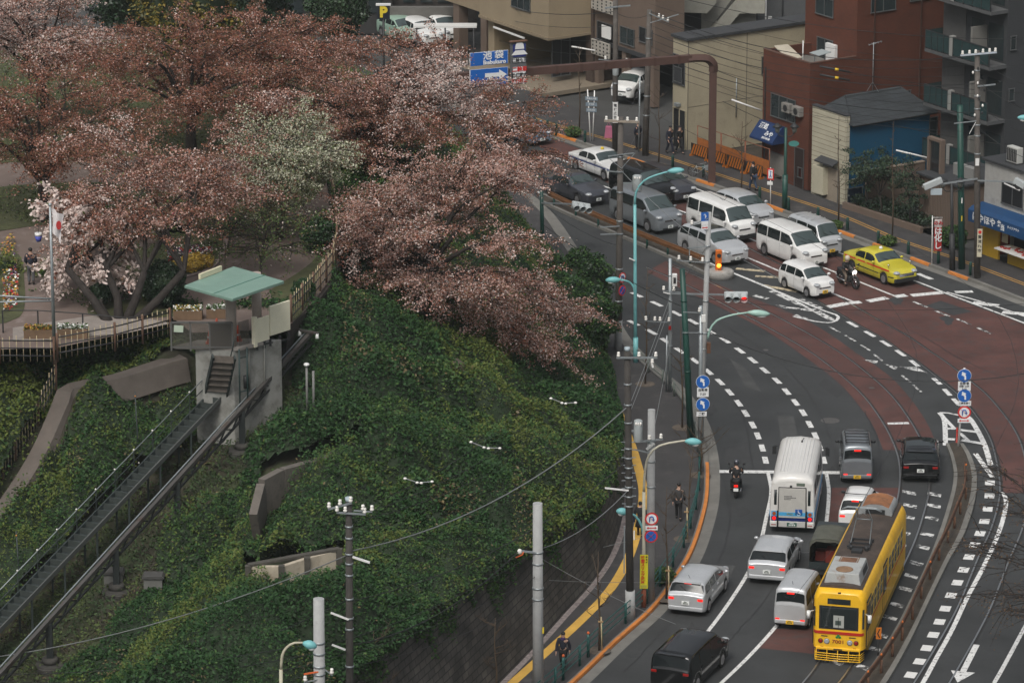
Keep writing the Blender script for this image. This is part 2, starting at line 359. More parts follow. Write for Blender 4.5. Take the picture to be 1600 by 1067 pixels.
# lane lines
LK=[0]
def line(px, w=0.15, m=None, z=0.008, name='lane_line', dash=None):
    LK[0]+=1; z=z+LK[0]*.0007; c=crom(gp(px),0.3); mb=MB()
    if dash:
        on,off_=dash; s=0; acc=[c[0]]; L=0; draw=True
        for i in range(1,len(c)):
            L+=(c[i]-c[i-1]).length; acc.append(c[i])
            if L>=(on if draw else off_):
                if draw and len(acc)>1: ribbon(mb,acc,w,z)
                acc=[c[i]]; L=0; draw=not draw
    else: ribbon(mb,c,w,z)
    return struct(mb.build(name,m or M_white))
line([(1200,738),(1205,768),(1198,805),(1187,851),(1168,896),(1131,953),(1095,999),(1045,1055),(990,1112)],0.17)
line([(1291,738),(1295,770),(1290,823),(1278,870),(1255,925),(1212,979),(1178,1017),(1150,1045),(1118,1075)],0.17)
line([(1124,736.5),(1312,738.5)],0.42,name='stop_line')
line([(1387,662),(1420,661)],0.3,name='stop_line')
line([(1293,480),(1322,474.5)],0.5,name='stop_line'); line([(1322,474.5),(1345,472)],0.45,name='stop_line')
line([(1356,471),(1386,465.5)],0.5,name='stop_line'); line([(1398,464),(1416,461.5)],0.5,name='stop_line'); line([(1424,462),(1472,457.5)],0.5,name='stop_line')
ROW1=[(995,461),(1026,475),(1057,490),(1083,503),(1109,518),(1133,532),(1156,548),(1176,563),(1195,579),(1214,595),(1229,612),(1243,629),(1255,645),(1265,663),(1274,681),(1281,699),(1287,719)]
ROW2=[(990,505),(1018,519),(1040,533),(1062,548),(1086,564),(1107,581),(1125,597),(1140,613),(1154,630),(1165,646),(1176,664),(1184,681),(1191,700),(1196,719)]
ROW3=[(1332,507),(1359,522),(1384,537),(1407,552),(1429,568),(1464,596),(1480,613),(1494,628)]
def dashes(row, ln, w, m=None):
    P=gp(row); mb=MB()
    for i,p in enumerate(P):
        t=(P[min(i+1,len(P)-1)]-P[max(i-1,0)]).normalized()
        ribbon(mb,[p-t*ln/2,p,p+t*ln/2],w,0.012)
    return struct(mb.build('dashed_line',m or M_white))
dashes(ROW1,1.05,0.26); dashes(ROW2,1.05,0.26); dashes(ROW3,1.1,0.24)
dashes([(1304,515),(1329,529),(1353,544)],1.2,0.13,M_whiteworn); dashes([(1372,559),(1416,592),(1433,607)],1.2,0.13,M_whiteworn)
dashes([(1438,476),(1472,490),(1506,503),(1538,517)],1.25,0.16,M_whiteworn)
# small blocks between median and the near right track
SQ=[(485,158),(483,217),(475,277),(460,333),(440,388),(415,440),(390,495),(365,553),(337,611),(308,669),(282,729),(256,789),(228,848),(198,908),(165,969),(125,1030)]
P=gp([(1380+x/2.909,700+y/2.909) for x,y in SQ]); mb=MB()
for i,p in enumerate(P):
    t=(P[min(i+1,len(P)-1)]-P[max(i-1,0)]).normalized(); ribbon(mb,[p-t*0.34,p+t*0.34],0.45,0.008)
struct(mb.build('block_line',mat('block_paint',(0.66,0.66,0.64),0.6,wear=((0.1,0.1,0.1),5,0.58,0.7))))
line([(1567,769),(1572,784),(1567,812),(1555,846),(1535,889),(1511,934),(1487,985),(1462,1030),(1440,1070),(1400,1135)],0.20)
line([(1615,955),(1600,982),(1578,1023),(1555,1064),(1520,1120)],0.18)
# far carriageway
line([(840,300),(898,331),(985,363),(1075,397),(1126,419),(1215,456),(1297,500),(1309,497)],0.16)
line([(1126,419),(1215,456),(1290,487),(1306,492),(1310,498),(1300,504),(1285,504),(1262,500),(1243,492)],0.16)
line([(1060,360),(1175,406),(1255,440),(1341,475)],0.15)
line([(880,265),(906,279),(985,305),(1080,336),(1180,377),(1288,419),(1403,465)],0.15)
line([(850,240),(910,262),(1010,292),(1150,340),(1310,395),(1434,441),(1479,459),(1540,482),(1610,509)],0.15)
line([(960,250),(1100,300)],0.12); line([(1434,428),(1456,437)],0.3); line([(1492,457),(1520,456)],0.4)
line([(1479,457),(1540,474),(1610,498)],0.15)
mb=MB()
for (a,b) in (((1520,473),(1560,478)),((1566,488),(1602,491))): ribbon(mb,gp([a,b]),0.5,0.012)
struct(mb.build('hatch_marking',M_white))
mb=MB()
for (a,b) in (((1180,432),(1225,434)),((1192,446),(1246,456)),((1195,424),(1150,420))): ribbon(mb,gp([a,b]),0.35,0.012)
struct(mb.build('hatch_marking',M_cream))
mb=MB()
zk=0
for (a,b) in (((1178,462),(1200,467)),((1212,477),(1238,483)),((1205,455),(1262,482)),((1250,467),(1282,482)),((1232,481),(1280,487)),((1240,494),(1262,499)),((1270,483),(1300,500))): zk+=.001; ribbon(mb,gp([a,b]),0.33,zk+.012)
struct(mb.build('worn_marking',M_whiteworn))
# hatched zone at the median nose
mb=MB(); zk=.012
for L,w in (([(1468,645),(1475,655),(1477,675),(1477,696)],0.24),([(1468,645),(1482,645.5),(1498,649)],0.16),([(1510,650),(1517,656),(1528,674),(1539,697),(1548,727)],0.26),([(1477,670),(1492,670)],0.3),([(1500,672),(1532,676)],0.3),([(1477,686),(1492,687)],0.32),([(1502,688),(1539,694)],0.32),([(1470,648),(1492,671)],0.2),([(1524,709),(1551,746)],0.24),([(1500,677),(1515,691)],0.2)):
    zk+=.0015; ribbon(mb,crom(gp(L),0.3),w,zk)
struct(mb.build('hatch_marking',M_white))
# arrows and worn arrow remains
def arrow(tail, head, w, hw, hl, m, name='arrow_marking'):
    a,b=G(*tail),G(*head); t=(b-a).normalized(); n=Vector((-t.y,t.x,0)); mb=MB(); c=b-t*hl
    mb.poly([Vector((p.x,p.y,0.012)) for p in (a-n*w/2,c-n*w/2,c-n*hw/2,b,c+n*hw/2,c+n*w/2,a+n*w/2)])
    return struct(mb.build(name,m))
arrow((1526,1007),(1496,1066),0.26,1.0,1.3,M_white)
mb=MB(); z=0.012
mb.poly([p+Vector((0,0,z)) for p in gp([(1405,573),(1432,574),(1450,583),(1427,579)])]); mb.poly([p+Vector((0,0,z)) for p in gp([(1348,562),(1372,564),(1370,569)])])
mb.poly([p+Vector((0,0,z)) for p in gp([(1380,568),(1404,574),(1398,578)])])
struct(mb.build('arrow_marking',M_whiteworn))
mb=MB()                                                     # scuffed guide marks along the tram lane beside the median
for (x,y) in [(1475,951),(1460,760)]+[(1395+52,738)]: pass
for k in range(13):
    t=k/12.0
    for side in (0,1):
        base=crom(gp([(1420,765),(1422,790),(1413,828),(1398,870),(1378,915),(1352,965),(1322,1012),(1300,1045)]),0.4); base2=crom(gp([(1460,768),(1458,800),(1447,840),(1432,880),(1412,925),(1388,970),(1362,1018),(1338,1052)]),0.4)
        L=(base,base2)[side]; i=int(t*(len(L)-4))+1; p=L[i]; tg=(L[i+1]-L[i-1]).normalized(); n=Vector((-tg.y,tg.x,0))
        a=p-tg*0.35-n*0.3; b=p+tg*0.05-n*0.32; c=p+tg*0.38+n*0.30; d=p-tg*0.05+n*0.32
        mb.poly([Vector((q.x,q.y,0.012)) for q in (a,b,c,d)])
struct(mb.build('worn_marking',M_whiteworn))
# manhole
c=G(1297,657); mb=MB(); mb.lathe([(0.46,0),(0.46,0.006)],24,c); mh=struct(mb.build('manhole_cover',mat('cast_iron',(0.10,0.095,0.09),0.5,0.3,var=0.2,vscale=8,bump=0.5,bscale=40)))
for q in ((1196,547),(1362,606)):
    mb=MB(); mb.lathe([(0.16,0),(0.16,0.006)],12,G(*q)); struct(mb.build('manhole_cover',MATS['cast_iron']))
# median island between the carriageways (near)
ML=[(1478,697),(1486,720),(1490,751),(1480,796),(1455,868),(1408,969),(1371,1030),(1340,1072),(1290,1140)]
MR=[(1505,697),(1517,716),(1526,747),(1523,786),(1507,837),(1483,879),(1456,934),(1425,999),(1394,1056),(1340,1140)]
def median(A,B,z):
    A=crom(gp(A),0.5); B=crom(gp(B),0.5); n=70
    def res(L): return [L[min(len(L)-1,int(i*(len(L)-1)/n))] for i in range(n+1)]
    A,B=res(A),res(B); A2=[a.lerp(b,0.16) for a,b in zip(A,B)]; B2=[b.lerp(a,0.22) for a,b in zip(A,B)]
    zz=lambda L,h:[Vector((p.x,p.y,h)) for p in L]
    mb=MB(); mb.grid([zz(A,-0.05),zz(A,z),zz(A2,z)],False); mb.grid([zz(B2,z),zz(B,z),zz(B,-0.05)],False)
    mb.poly([Vector((p.x,p.y,z)) for p in (A[0],A2[0],B2[0],B[0])]); mb.poly([Vector((p.x,p.y,h)) for p,h in ((A[0],-0.05),(B[0],-0.05),(B[0],z),(A[0],z))])
    struct(mb.build('median_kerb',M_gutter))
    mb=MB(); mb.grid([zz(A2,z-0.02),zz([a.lerp(b,.5) for a,b in zip(A2,B2)],z+0.04),zz(B2,z-0.02)],True); struct(mb.build('median_strip',M_dirt)); return A,B
median(ML,MR,0.16)
FM_A=[(845,318),(900,343),(985,378),(1060,411),(1112,436)]; FM_B=[(850,306),(905,330),(990,365),(1070,398),(1126,424)]
median(FM_A,FM_B,0.16)
# ================================================================== HILL TERRAIN
BEAM_A, BEAM_B = G(486,520,10.3), G(-120,1185,0.2)
bd = Vector((BEAM_B.x-BEAM_A.x, BEAM_B.y-BEAM_A.y, 0)); bl = bd.length; bdir = bd/bl; bnr = Vector((-bdir.y, bdir.x, 0))   # bnr: to the right side in the photo
ctrl=[]
for px,py,z in [(-60,540,11),(0,545,11),(150,540,11),(265,515,11),(0,300,11),(200,300,11),(400,300,11),(500,300,11),(508,420,11),(485,480,10.9),(0,100,11),(300,100,11),(500,120,11),(520,250,11),(-200,300,11),(-200,560,10.8),(-200,100,11),
    (290,556,9.7),(180,588,8.6),(102,608,8.0),(58,705,5.7),(0,798,3.8),(-90,912,1.6),
    (40,610,8.6),(0,670,7.0),(-100,720,5.6),
    (545,470,8.8),(560,560,8.6),(600,420,9.2),(640,380,9.2),(560,350,10.6),(600,250,10.8),(690,250,9.5),(760,220,6.5),(830,240,2.0),(655,515,7.2),(700,560,6.2),(800,450,4.6),(850,540,3.4),(900,440,1.4),(790,340,4.5),(860,400,1.5),(700,400,7.4),
    (700,700,6.2),(850,700,4.2),(600,800,6.6),(700,800,5.8),(560,690,8.0),(450,700,7.2),(470,800,6.3),(400,890,6.4),(520,900,6.4),(380,980,6.6),(250,1060,6.0)]:
    ctrl.append(G(px,py,z))
for t in np.linspace(0.02,1.0,12):
    p=BEAM_A+(BEAM_B-BEAM_A)*float(t)
    for d,dz in ((0,-1.9),(-3.2,-1.9),(-7,.1),(3.5,-1.7)):
        if t<0.35 and d<-3: continue
        q=p+bnr*d; ctrl.append(Vector((q.x,q.y,p.z+dz)))
for px,py,z in [(300,590,8.8),(270,610,8.4),(230,650,7.6),(190,710,6.5),(140,775,5.3),(80,850,4.1),(10,940,2.6)]: ctrl.append(G(px,py,z))
for t,x,y,z in ((0,-12.8,184.3,6.9),(.1,-13.86,182.5,6.4),(.2,-14.9,180.7,5.8),(.35,-16.5,178,4.8),(.6,-19.2,173.5,3.0),(.85,-21.8,169,1.3)): ctrl.append(Vector((x,y,z)))
# retaining wall: base curve and top curve
WTH=[0.15]*4+[0.2,0.3,0.5,0.9,1.5,2.1,2.8,2.7,3.1,3.5,3.9,4.25,4.6,4.9,5.2,5.5,5.8]
wb=[G(*p) for p in WBASE]; hz=[]
for i in range(len(wb)-1): pass
wb3=crom([Vector((p.x,p.y,h)) for p,h in zip(wb,WTH)],0.5)          # z carries the wall height
wb0=[Vector((p.x,p.y,0)) for p in wb3]; wtop=[]
lo=offs(wb0,1.0)
for b,l,h in zip(wb0,lo,wb3):
    n=(l-b); k=0.12+0.2*h.z; wtop.append(Vector((b.x-n.x*k,b.y-n.y*k,max(0.15,h.z))))
for p in wtop[::6]: ctrl.append(Vector((p.x,p.y,p.z+0.05)))
XY=np.array([[p.x,p.y] for p in ctrl]); ZZ=np.array([p.z for p in ctrl])
D=np.sqrt(((XY[:,None]-XY[None])**2).sum(-1)); n=len(ctrl)
Am=np.zeros((n+3,n+3)); Am[:n,:n]=D+np.eye(n)*-0.9; Am[:n,n]=1; Am[:n,n+1:]=XY; Am[n,:n]=1; Am[n+1:,:n]=XY.T
sol=np.linalg.solve(Am,np.concatenate([ZZ,[0,0,0]])); 
def terr(x,y):
    x=np.asarray(x,float); y=np.asarray(y,float); sh=x.shape; x=x.ravel(); y=y.ravel(); out=np.empty(len(x))
    for s in range(0,len(x),20000):
        q=np.stack([x[s:s+20000],y[s:s+20000]],1); d=np.sqrt(((q[:,None]-XY[None])**2).sum(-1))
        out[s:s+20000]=d@sol[:n]+sol[n]+q@sol[n+1:]
    return np.clip(out,-0.4,11.0).reshape(sh)
WT=np.array([[p.x,p.y] for p in wtop]); 
def hill_side(x,y):                                     # signed distance, + inside the hill
    x=np.asarray(x,float); y=np.asarray(y,float); sh=x.shape; x=x.ravel(); y=y.ravel(); out=np.empty(len(x))
    T=np.gradient(WT,axis=0); T/=np.linalg.norm(T,axis=1)[:,None]
    for s in range(0,len(x),20000):
        q=np.stack([x[s:s+20000],y[s:s+20000]],1); d2=((q[:,None]-WT[None])**2).sum(-1); i=d2.argmin(1)
        r=q-WT[i]; out[s:s+20000]=-(T[i,0]*r[:,1]-T[i,1]*r[:,0])     # right-hand side of the curve direction
    return out.reshape(sh)
def tz(x,y): return float(terr(np.array([x]),np.array([y]))[0])
def TP(px,py):                                          # where a sight line meets the hill
    d=ray(px,py); t=(14-CAM_H)/d.z
    for k in range(3000):
        p=d*t
        if CAM_H+p.z<=tz(p.x,p.y): return Vector((p.x,p.y,CAM_H+p.z))
        t+=0.05 if k>40 else 0.25
    return Vector((p.x,p.y,0))
gx=np.arange(-60,14.01,0.4); gy=np.arange(140,275,0.4); GX,GY=np.meshgrid(gx,gy)
GZ=terr(GX,GY); HS=hill_side(GX,GY); far=np.clip((GY-243)/22,0,1); GZ=GZ*(1-far*far*(3-2*far))-0.4*far
GZ=np.where(HS>0,GZ,-0.6)
idx=np.arange(GX.size).reshape(GX.shape); keep=(HS[:-1,:-1]>-1.0)
q=np.stack([idx[:-1,:-1],idx[:-1,1:],idx[1:,1:],idx[1:,:-1]],-1)[keep]
def npmesh(name, verts, quads, mats, mi=None, parent=None, smooth=False):
    me=bpy.data.meshes.new(name); nv=len(verts); nf=len(quads); k=quads.shape[1]
    me.vertices.add(nv); me.vertices.foreach_set('co',np.asarray(verts,np.float32).ravel())
    me.loops.add(nf*k); me.loops.foreach_set('vertex_index',np.asarray(quads,np.int32).ravel())
    me.polygons.add(nf); me.polygons.foreach_set('loop_start',np.arange(0,nf*k,k,dtype=np.int32))
    try: me.polygons.foreach_set('loop_total',np.full(nf,k,np.int32))
    except Exception: pass
    for m in (mats if isinstance(mats,(list,tuple)) else [mats]): me.materials.append(m)
    if mi is not None: me.polygons.foreach_set('material_index',np.asarray(mi,np.int32))
    if smooth: me.polygons.foreach_set('use_smooth',np.ones(nf,bool))
    me.update(calc_edges=True); me.validate()
    o=bpy.data.objects.new(name,me); COL.objects.link(o)
    if parent is not None: o.parent=parent
    return o
M_slope=mat('slope_soil',(0.030,0.027,0.016),0.95,var=0.45,vscale=0.8,bump=0.6,bscale=5,wear=((0.030,0.045,0.014),0.5,0.45,0.62))
hill=struct(npmesh('hillside',np.stack([GX.ravel(),GY.ravel(),GZ.ravel()],1),q,M_slope,smooth=True))
def vn1(x): return .5+.28*math.sin(x*.9)+.22*math.sin(x*2.3+1)+.15*math.sin(x*5.1+2)
# retaining wall of stone blocks
M_wall=brickmat('wall_stone',(0.070,0.063,0.053),(0.045,0.041,0.036),(0.017,0.016,0.014),0.62,0.30,axis='UV',bump=0.9,var=0.55,msize=0.025)
i0=next(i for i,p in enumerate(wtop) if p.z>0.3)
mb=MB(); W0=[p.copy() for p in wb0[i0:]]; W1=[p.copy() for p in wtop[i0:]]
for p in W0: p.z=-0.1
nrow=8
rows=[[a.lerp(b,k/nrow) for a,b in zip(W0,W1)] for k in range(nrow+1)]
back=[Vector((b.x+(b.x-a.x)*0.0,b.y,b.z)) for a,b in zip(W0,W1)]
cap0=[p+Vector((0,0,0.10)) for p in W1]; 
capo=offs([Vector((p.x,p.y,0)) for p in W1],-0.45); cap1=[Vector((c.x,c.y,p.z+0.10)) for c,p in zip(capo,W1)]; cap2=[Vector((c.x,c.y,p.z-0.4)) for c,p in zip(capo,W1)]
mb.grid(rows,True); 
wall=mb.build('retaining_wall',M_wall,fix=False)
uv=wall.data.uv_layers.new(name='UVMap'); L=[0.0]
for i in range(1,len(W0)): L.append(L[-1]+(W0[i]-W0[i-1]).length)
nc=len(W0)
uvs=np.zeros((len(wall.data.loops),2),np.float32)
for li,l in enumerate(wall.data.loops):
    r,c=divmod(l.vertex_index,nc); uvs[li]=(L[c],(rows[r][c]-rows[0][c]).length)
uv.data.foreach_set('uv',uvs.ravel())
tag(wall,'tall dark stone block retaining wall below the shrubs, curving beside the near pavement','retaining wall')
mb=MB(); mb.grid([W1,cap0,cap1,cap2],False); mb.build('coping',mat('old_coping',(0.085,0.078,0.066),0.9,var=0.4,vscale=1.5),wall)
iv=[]; r_=np.random.default_rng(91)
for i in range(len(W0)):
    nz=float(vn1(i*.55)); hang=max(.12,(nz-.28)*2.6)*min(1,W1[i].z/3)
    for k in range(int(60*hang)+14):
        t=1-hang*r_.beta(1,1.8)/max(.5,W1[i].z); q=W0[i].lerp(W1[i],max(.1,t)); j=min(len(W0)-1,i+1); q=q+(W0[j]-W0[i])*r_.uniform(0,1); o_=(W0[i]-W1[i]); o_.z=0; o_.normalize(); iv.append(tuple(q+o_*r_.uniform(.03,.20)))
IVY=iv
# gravelly litter edge at the foot of the wall
mb=MB(); ribbon(mb,[Vector((p.x,p.y,0)) for p in offs(wb0[i0:],0.12)],0.26,0.128); struct(mb.build('gutter',mat('petal_litter',(0.22,0.185,0.175),0.9,var=0.45,vscale=6)))

# repair patches, trench seams and oil stains on the asphalt
M_patch=mat('asphalt_patch',(.031,.032,.033),.9,var=.2,vscale=1.5); M_patchl=mat('asphalt_patch_pale',(.052,.053,.052),.9,var=.2,vscale=1.5)
for k,(px,m) in enumerate((([(1130,700),(1168,690),(1176,720),(1136,728)],M_patch),([(1140,560),(1165,575),(1190,612),(1166,606)],M_patchl),([(960,420),(1010,440),(985,448),(940,428)],M_patch),([(1120,880),(1150,884),(1120,935),(1092,930)],M_patchl),([(1290,590),(1320,612),(1308,622),(1278,600)],M_patch),([(1060,560),(1078,575),(1074,580),(1054,566)],M_patch),([(1215,650),(1240,650),(1250,700),(1222,700)],M_patchl),([(1470,470),(1520,487),(1490,493),(1446,478)],M_patch))):
    mb=MB(); mb.poly([Vector((q.x,q.y,.0045+.0003*k)) for q in gp(px)]); struct(mb.build('road_patch',m))
M_crack=mat('tar_seam',(.016,.016,.017),.7,var=.3,vscale=3)
for k,px in enumerate(([(955,470),(1040,520),(1110,580),(1160,650),(1178,735)],[(880,380),(960,425),(1080,480),(1190,545),(1260,610),(1300,690),(1310,735)],[(1130,745),(1140,820),(1110,900),(1050,970),(975,1050)],[(1245,740),(1240,830),(1200,930),(1130,1010)],[(1350,640),(1372,690),(1376,760)],[(1590,600),(1500,560),(1430,520),(1330,490)])):
    c=crom(gp(px),.35); r_=np.random.default_rng(k); c=[p+Vector((r_.normal(0,.03),r_.normal(0,.03),0)) for p in c]; mb=MB(); ribbon(mb,c,.045,.0072); struct(mb.build('road_seam',M_crack))
for k,px in enumerate(((1160,800),(1230,560),(1110,640),(1010,440),(1360,900),(1300,740),(1400,470),(1480,500),(1085,985))):
    r_=np.random.default_rng(k+50); p=G(*px); mb=MB(); mb.poly([Vector((p.x+(.25+.5*r_.random())*math.cos(a)*.6,p.y+(.4+.8*r_.random())*math.sin(a),.0066)) for a in np.linspace(0,6.28,15)[:-1]]); struct(mb.build('oil_stain',M_patch))
# ================================================================== VEHICLES
def paint(name, col, metal=0.0, rough=0.3): return mat('paint_'+name, col, rough, metal, coat=0.6, var=0.06, vscale=2.0)
P_white=paint('white',(0.68,0.68,0.66)); P_silver=paint('silver',(0.50,0.515,0.525),0.35,0.33); P_grey=paint('grey',(0.20,0.22,0.235),0.4,0.33); P_dgrey=paint('dark_grey',(0.055,0.058,0.07),0.4,0.3)
P_black=mat('paint_black',(0.006,0.0065,0.007),0.10,spec=.35,coat=.25); P_taxi=paint('taxi_yellow',(0.50,0.44,0.03)); P_blue=paint('pale_blue',(0.16,0.24,0.33),0.4,0.35); P_tram=mat('tram_yellow',(0.76,0.43,0.012),0.45,coat=0.15,var=0.14,vscale=1.5)
M_trim=mat('black_trim',(0.016,0.017,0.018),0.55)
def lerp_tab(tab, s):
    for i in range(len(tab)-1):
        a,b=tab[i],tab[i+1]
        if s<=b[0]:
            t=0 if b[0]==a[0] else max(0,(s-a[0])/(b[0]-a[0])); return a[1]+(b[1]-a[1])*t
    return tab[-1][1]
def smooth_tab(tab, s, k=0.012):
    return (lerp_tab(tab,max(0,s-k))+2*lerp_tab(tab,s)+lerp_tab(tab,min(1,s+k)))/4
# s runs from the tail (0) to the nose (1); heights in metres for a car of the given H
SHAPES={
 'hatch': dict(top=[(0,.60),(.004,.66),(.035,.70),(.15,.955),(.22,.985),(.45,1),(.60,.97),(.775,.70),(.80,.685),(.95,.60),(.985,.52),(1,.40)], belt=[(0,.64),(.5,.66),(.8,.66),(1,.62)], rw=(.045,.135),ws=(.615,.765),win=[(.12,.32),(.34,.53),(.545,.72)],bot=.14),
 'kei':   dict(top=[(0,.58),(.004,.64),(.02,.66),(.085,.955),(.15,.985),(.45,1),(.62,.975),(.80,.68),(.83,.665),(.955,.61),(.985,.54),(1,.40)], belt=[(0,.61),(.5,.63),(.8,.64),(1,.6)], rw=(.025,.08),ws=(.635,.79),win=[(.07,.20),(.22,.45),(.465,.72)],bot=.13),
 'wagon': dict(top=[(0,.58),(.004,.65),(.03,.68),(.09,.945),(.14,.975),(.45,1),(.60,.97),(.76,.70),(.79,.685),(.955,.59),(.987,.5),(1,.39)], belt=[(0,.63),(.5,.65),(.8,.66),(1,.6)], rw=(.035,.085),ws=(.615,.75),win=[(.075,.235),(.25,.43),(.45,.70)],bot=.135),
 'minivan':dict(top=[(0,.56),(.003,.62),(.012,.64),(.045,.955),(.09,.985),(.5,1),(.68,.975),(.845,.64),(.865,.625),(.965,.565),(.99,.49),(1,.34)], belt=[(0,.57),(.5,.58),(.85,.6),(1,.56)], rw=(.014,.043),ws=(.69,.835),win=[(.04,.235),(.25,.50),(.515,.765)],bot=.115),
 'van':   dict(top=[(0,.56),(.003,.60),(.01,.62),(.03,.955),(.06,.985),(.5,1),(.80,.975),(.925,.60),(.945,.58),(.978,.545),(.993,.47),(1,.33)], belt=[(0,.57),(.5,.57),(.9,.56),(1,.54)], rw=(.0115,.028),ws=(.805,.915),win=[(.03,.27),(.29,.56),(.58,.84)],bot=.125),
 'sedan': dict(top=[(0,.56),(.006,.63),(.03,.665),(.155,.69),(.185,.70),(.30,.96),(.36,.99),(.48,1),(.565,.97),(.69,.70),(.715,.685),(.95,.59),(.985,.51),(1,.40)], belt=[(0,.64),(.5,.64),(.75,.65),(1,.6)], rw=(.192,.29),ws=(.575,.68),win=[(.255,.42),(.435,.61)],bot=.14),
}
def car(name, label, R_px, F_px, L, W, H, shape, body, cat='car', group=None, tail='off', plate=None, roof=None, two=None, rearward=None, extra=None, wr=0.31, wb=None, dx=0.0, glass_tint=None, lamp=(0.16,0.16), tl=None, tint_rear=True):
    rp,fp=G(*R_px),G(*F_px); mid=(rp+fp)/2; h=(fp-rp); rz=math.atan2(h.y,h.x)
    root=thing(name,label,cat,(mid.x,mid.y,0.018),rz,group)
    S=SHAPES[shape]; wb=wb or L*0.59; xr=-wb/2-0.02*L; xf=wb/2-0.0*L
    X=lambda s:(s-0.5)*L
    arch=wr+0.055
    ss=set(np.linspace(0,1,41).tolist()+[0.002,0.006,0.012,0.02,0.035,0.98,0.99,0.995])
    for xc in (xr,xf):
        for a in np.linspace(-1,1,11): ss.add((xc+arch*math.sin(a*math.pi/2))/L+0.5)
        ss.add((xc-arch-0.01)/L+.5); ss.add((xc+arch+0.01)/L+.5)
    ss=sorted(s for s in ss if 0<=s<=1)
    def plan(s):
        a=min(s,1-s)
        f=0.80+0.2*min(1,(a/0.07))**0.5 if s>0.5 else 0.88+0.12*min(1,a/0.045)**0.6
        if s>.85 and shape in('hatch','sedan','wagon','kei'): f*=1-0.06*((s-.85)/.15)
        return W/2*f
    def top(s): return H*smooth_tab(S['top'],s)
    def belt(s): return min(H*lerp_tab(S['belt'],s), top(s)-0.02)
    def ring(s):
        w=plan(s); zt=top(s); zb=S['bot']*H; zl=belt(s); g=zt-zl
        x=X(s)
        e=min(s,1-s); zb+= 0.06*max(0,1-e/0.05)
        for xc in (xr,xf):
            d=abs(x-xc)
            if d<arch: zb=max(zb, wr+math.sqrt(arch*arch-d*d)*0.98)
        zb=min(zb,zl-0.10)
        tw=0.27 if shape not in('van','minivan') else 0.13
        wt=w-0.02-tw*g
        z1=zb+0.05*(zl-zb)+0.02
        rnd=min(0.11,0.35*g+0.012)
        return [(x,-w*0.93,zb),(x,-w*0.985,z1),(x,-w,zb+0.45*(zl-zb)),(x,-w*0.995,zb+0.75*(zl-zb)),(x,-w+0.02,zl),(x,-(wt+0.02*min(1,g/.2)),zt-rnd),(x,-(wt-0.075),zt-0.028),(x,-wt*0.60,zt+.004),(x,0,zt+0.024)]
    def full(s):
        r=ring(s); return r+[(p[0],-p[1],p[2]) for p in reversed(r[:-1])]
    rows=[full(s) for s in ss]; mb=MB(); bs=mb.grid(rows,True,False)
    nr=len(rows[0])
    for b in (bs[0],bs[-1]): mb.face([b+k for k in range(nr)])
    # two-tone roof or second colour
    ob=mb.build('body',[body,two or body],root)
    mb=MB(); mb.box(X(.06),X(.94),-W*0.40,W*0.40,S['bot']*H*0.75,S['bot']*H+0.30); 
    for xc in (xr,xf): mb.box(xc-arch+.02,xc+arch-.02,-W*0.46,W*0.46,S['bot']*H+.1,wr+arch*0.85)
    mb.build('underbody',M_trim,root)
    gl=glass_tint or M_glass
    def cap(s,v):                                            # point on the roof/hood surface
        r=ring(s); ys=[p[1] for p in r[5:]]; zs=[p[2] for p in r[5:]]
        y=v*abs(ys[0]); a=-abs(y); z=zs[-1]
        for i in range(len(ys)-1):
            if ys[i]<=a<=ys[i+1]: z=zs[i]+(zs[i+1]-zs[i])*(a-ys[i])/max(1e-6,ys[i+1]-ys[i])
        return Vector((r[0][0],y,z))
    def shield(nm,s0,s1,sign):
        pts=[[cap(s,v) for v in (-.93,-.85,-.6,-.3,0,.3,.6,.85,.93)] for s in np.linspace(s0,s1,6)]
        mb=MB(); dz=top(s1)-top(s0); dxx=X(s1)-X(s0); nrm=Vector((-dz,0,dxx)).normalized(); 
        if nrm.z<0: nrm=-nrm
        mb.grid([[p+nrm*0.014 for p in row] for row in pts],True); return mb.build(nm,M_screen if nm=='windscreen' else M_rearglass,root)
    wsd=shield('windscreen',S['ws'][0],S['ws'][1],1)
    p=cap(S['ws'][1],-.1); q=cap((S['ws'][0]*.3+S['ws'][1]*.7),-.5); p2=cap(S['ws'][1],.5); q2=cap((S['ws'][0]*.3+S['ws'][1]*.7),.1); up=Vector((0.02,0,0.03))
    for u_,v_ in ((p,q),(p2,q2)): MB().tube([u_+up,v_+up],0.011,5).build('wiper',M_pureblack,wsd)
    rwn=shield('rear_window',S['rw'][0],S['rw'][1],-1)
    for sg in (-1,1):                                        # side panes
        for (a,b) in S['win']:
            rows=[]
            for s in np.linspace(a,b,7):
                r=ring(s); lo=Vector(r[4]); hi=Vector(r[5]); d=hi-lo
                col=[]
                for t in (0.10,0.5,0.93):
                    p=lo+d*t; col.append(Vector((p.x,sg*(abs(p.y)+0.009),p.z+0.003)))
                rows.append(col)
            mb=MB(); mb.grid(rows,True); mb.build('side_window',gl,root)
        # door handles, seams
        for (a,b) in S['win'][-2:]:
            mb=MB(); r=ring(a); p=Vector(r[3]); mb.box(X(a)+.06,X(a)+.24,*sorted((sg*(abs(p.y)-.01),sg*(abs(p.y)+.022))),belt(a)-.13,belt(a)-.09)
            mb.build('door_handle',body,root)
        for s in sorted({S['win'][-1][0]-.008,S['win'][-1][1]+.0,S['win'][-2][0]-.008}):
            mb=MB(); r=ring(s); col=[Vector((X(s)+d,sg*(abs(r[k][1])+.004),r[k][2])) for d in (0,) for k in (1,2,3,4)]
            mb.grid([[p-Vector((.006,0,0)) for p in col],[p+Vector((.006,0,0)) for p in col]],False)
            mb.build('door_seam',M_pureblack,root)
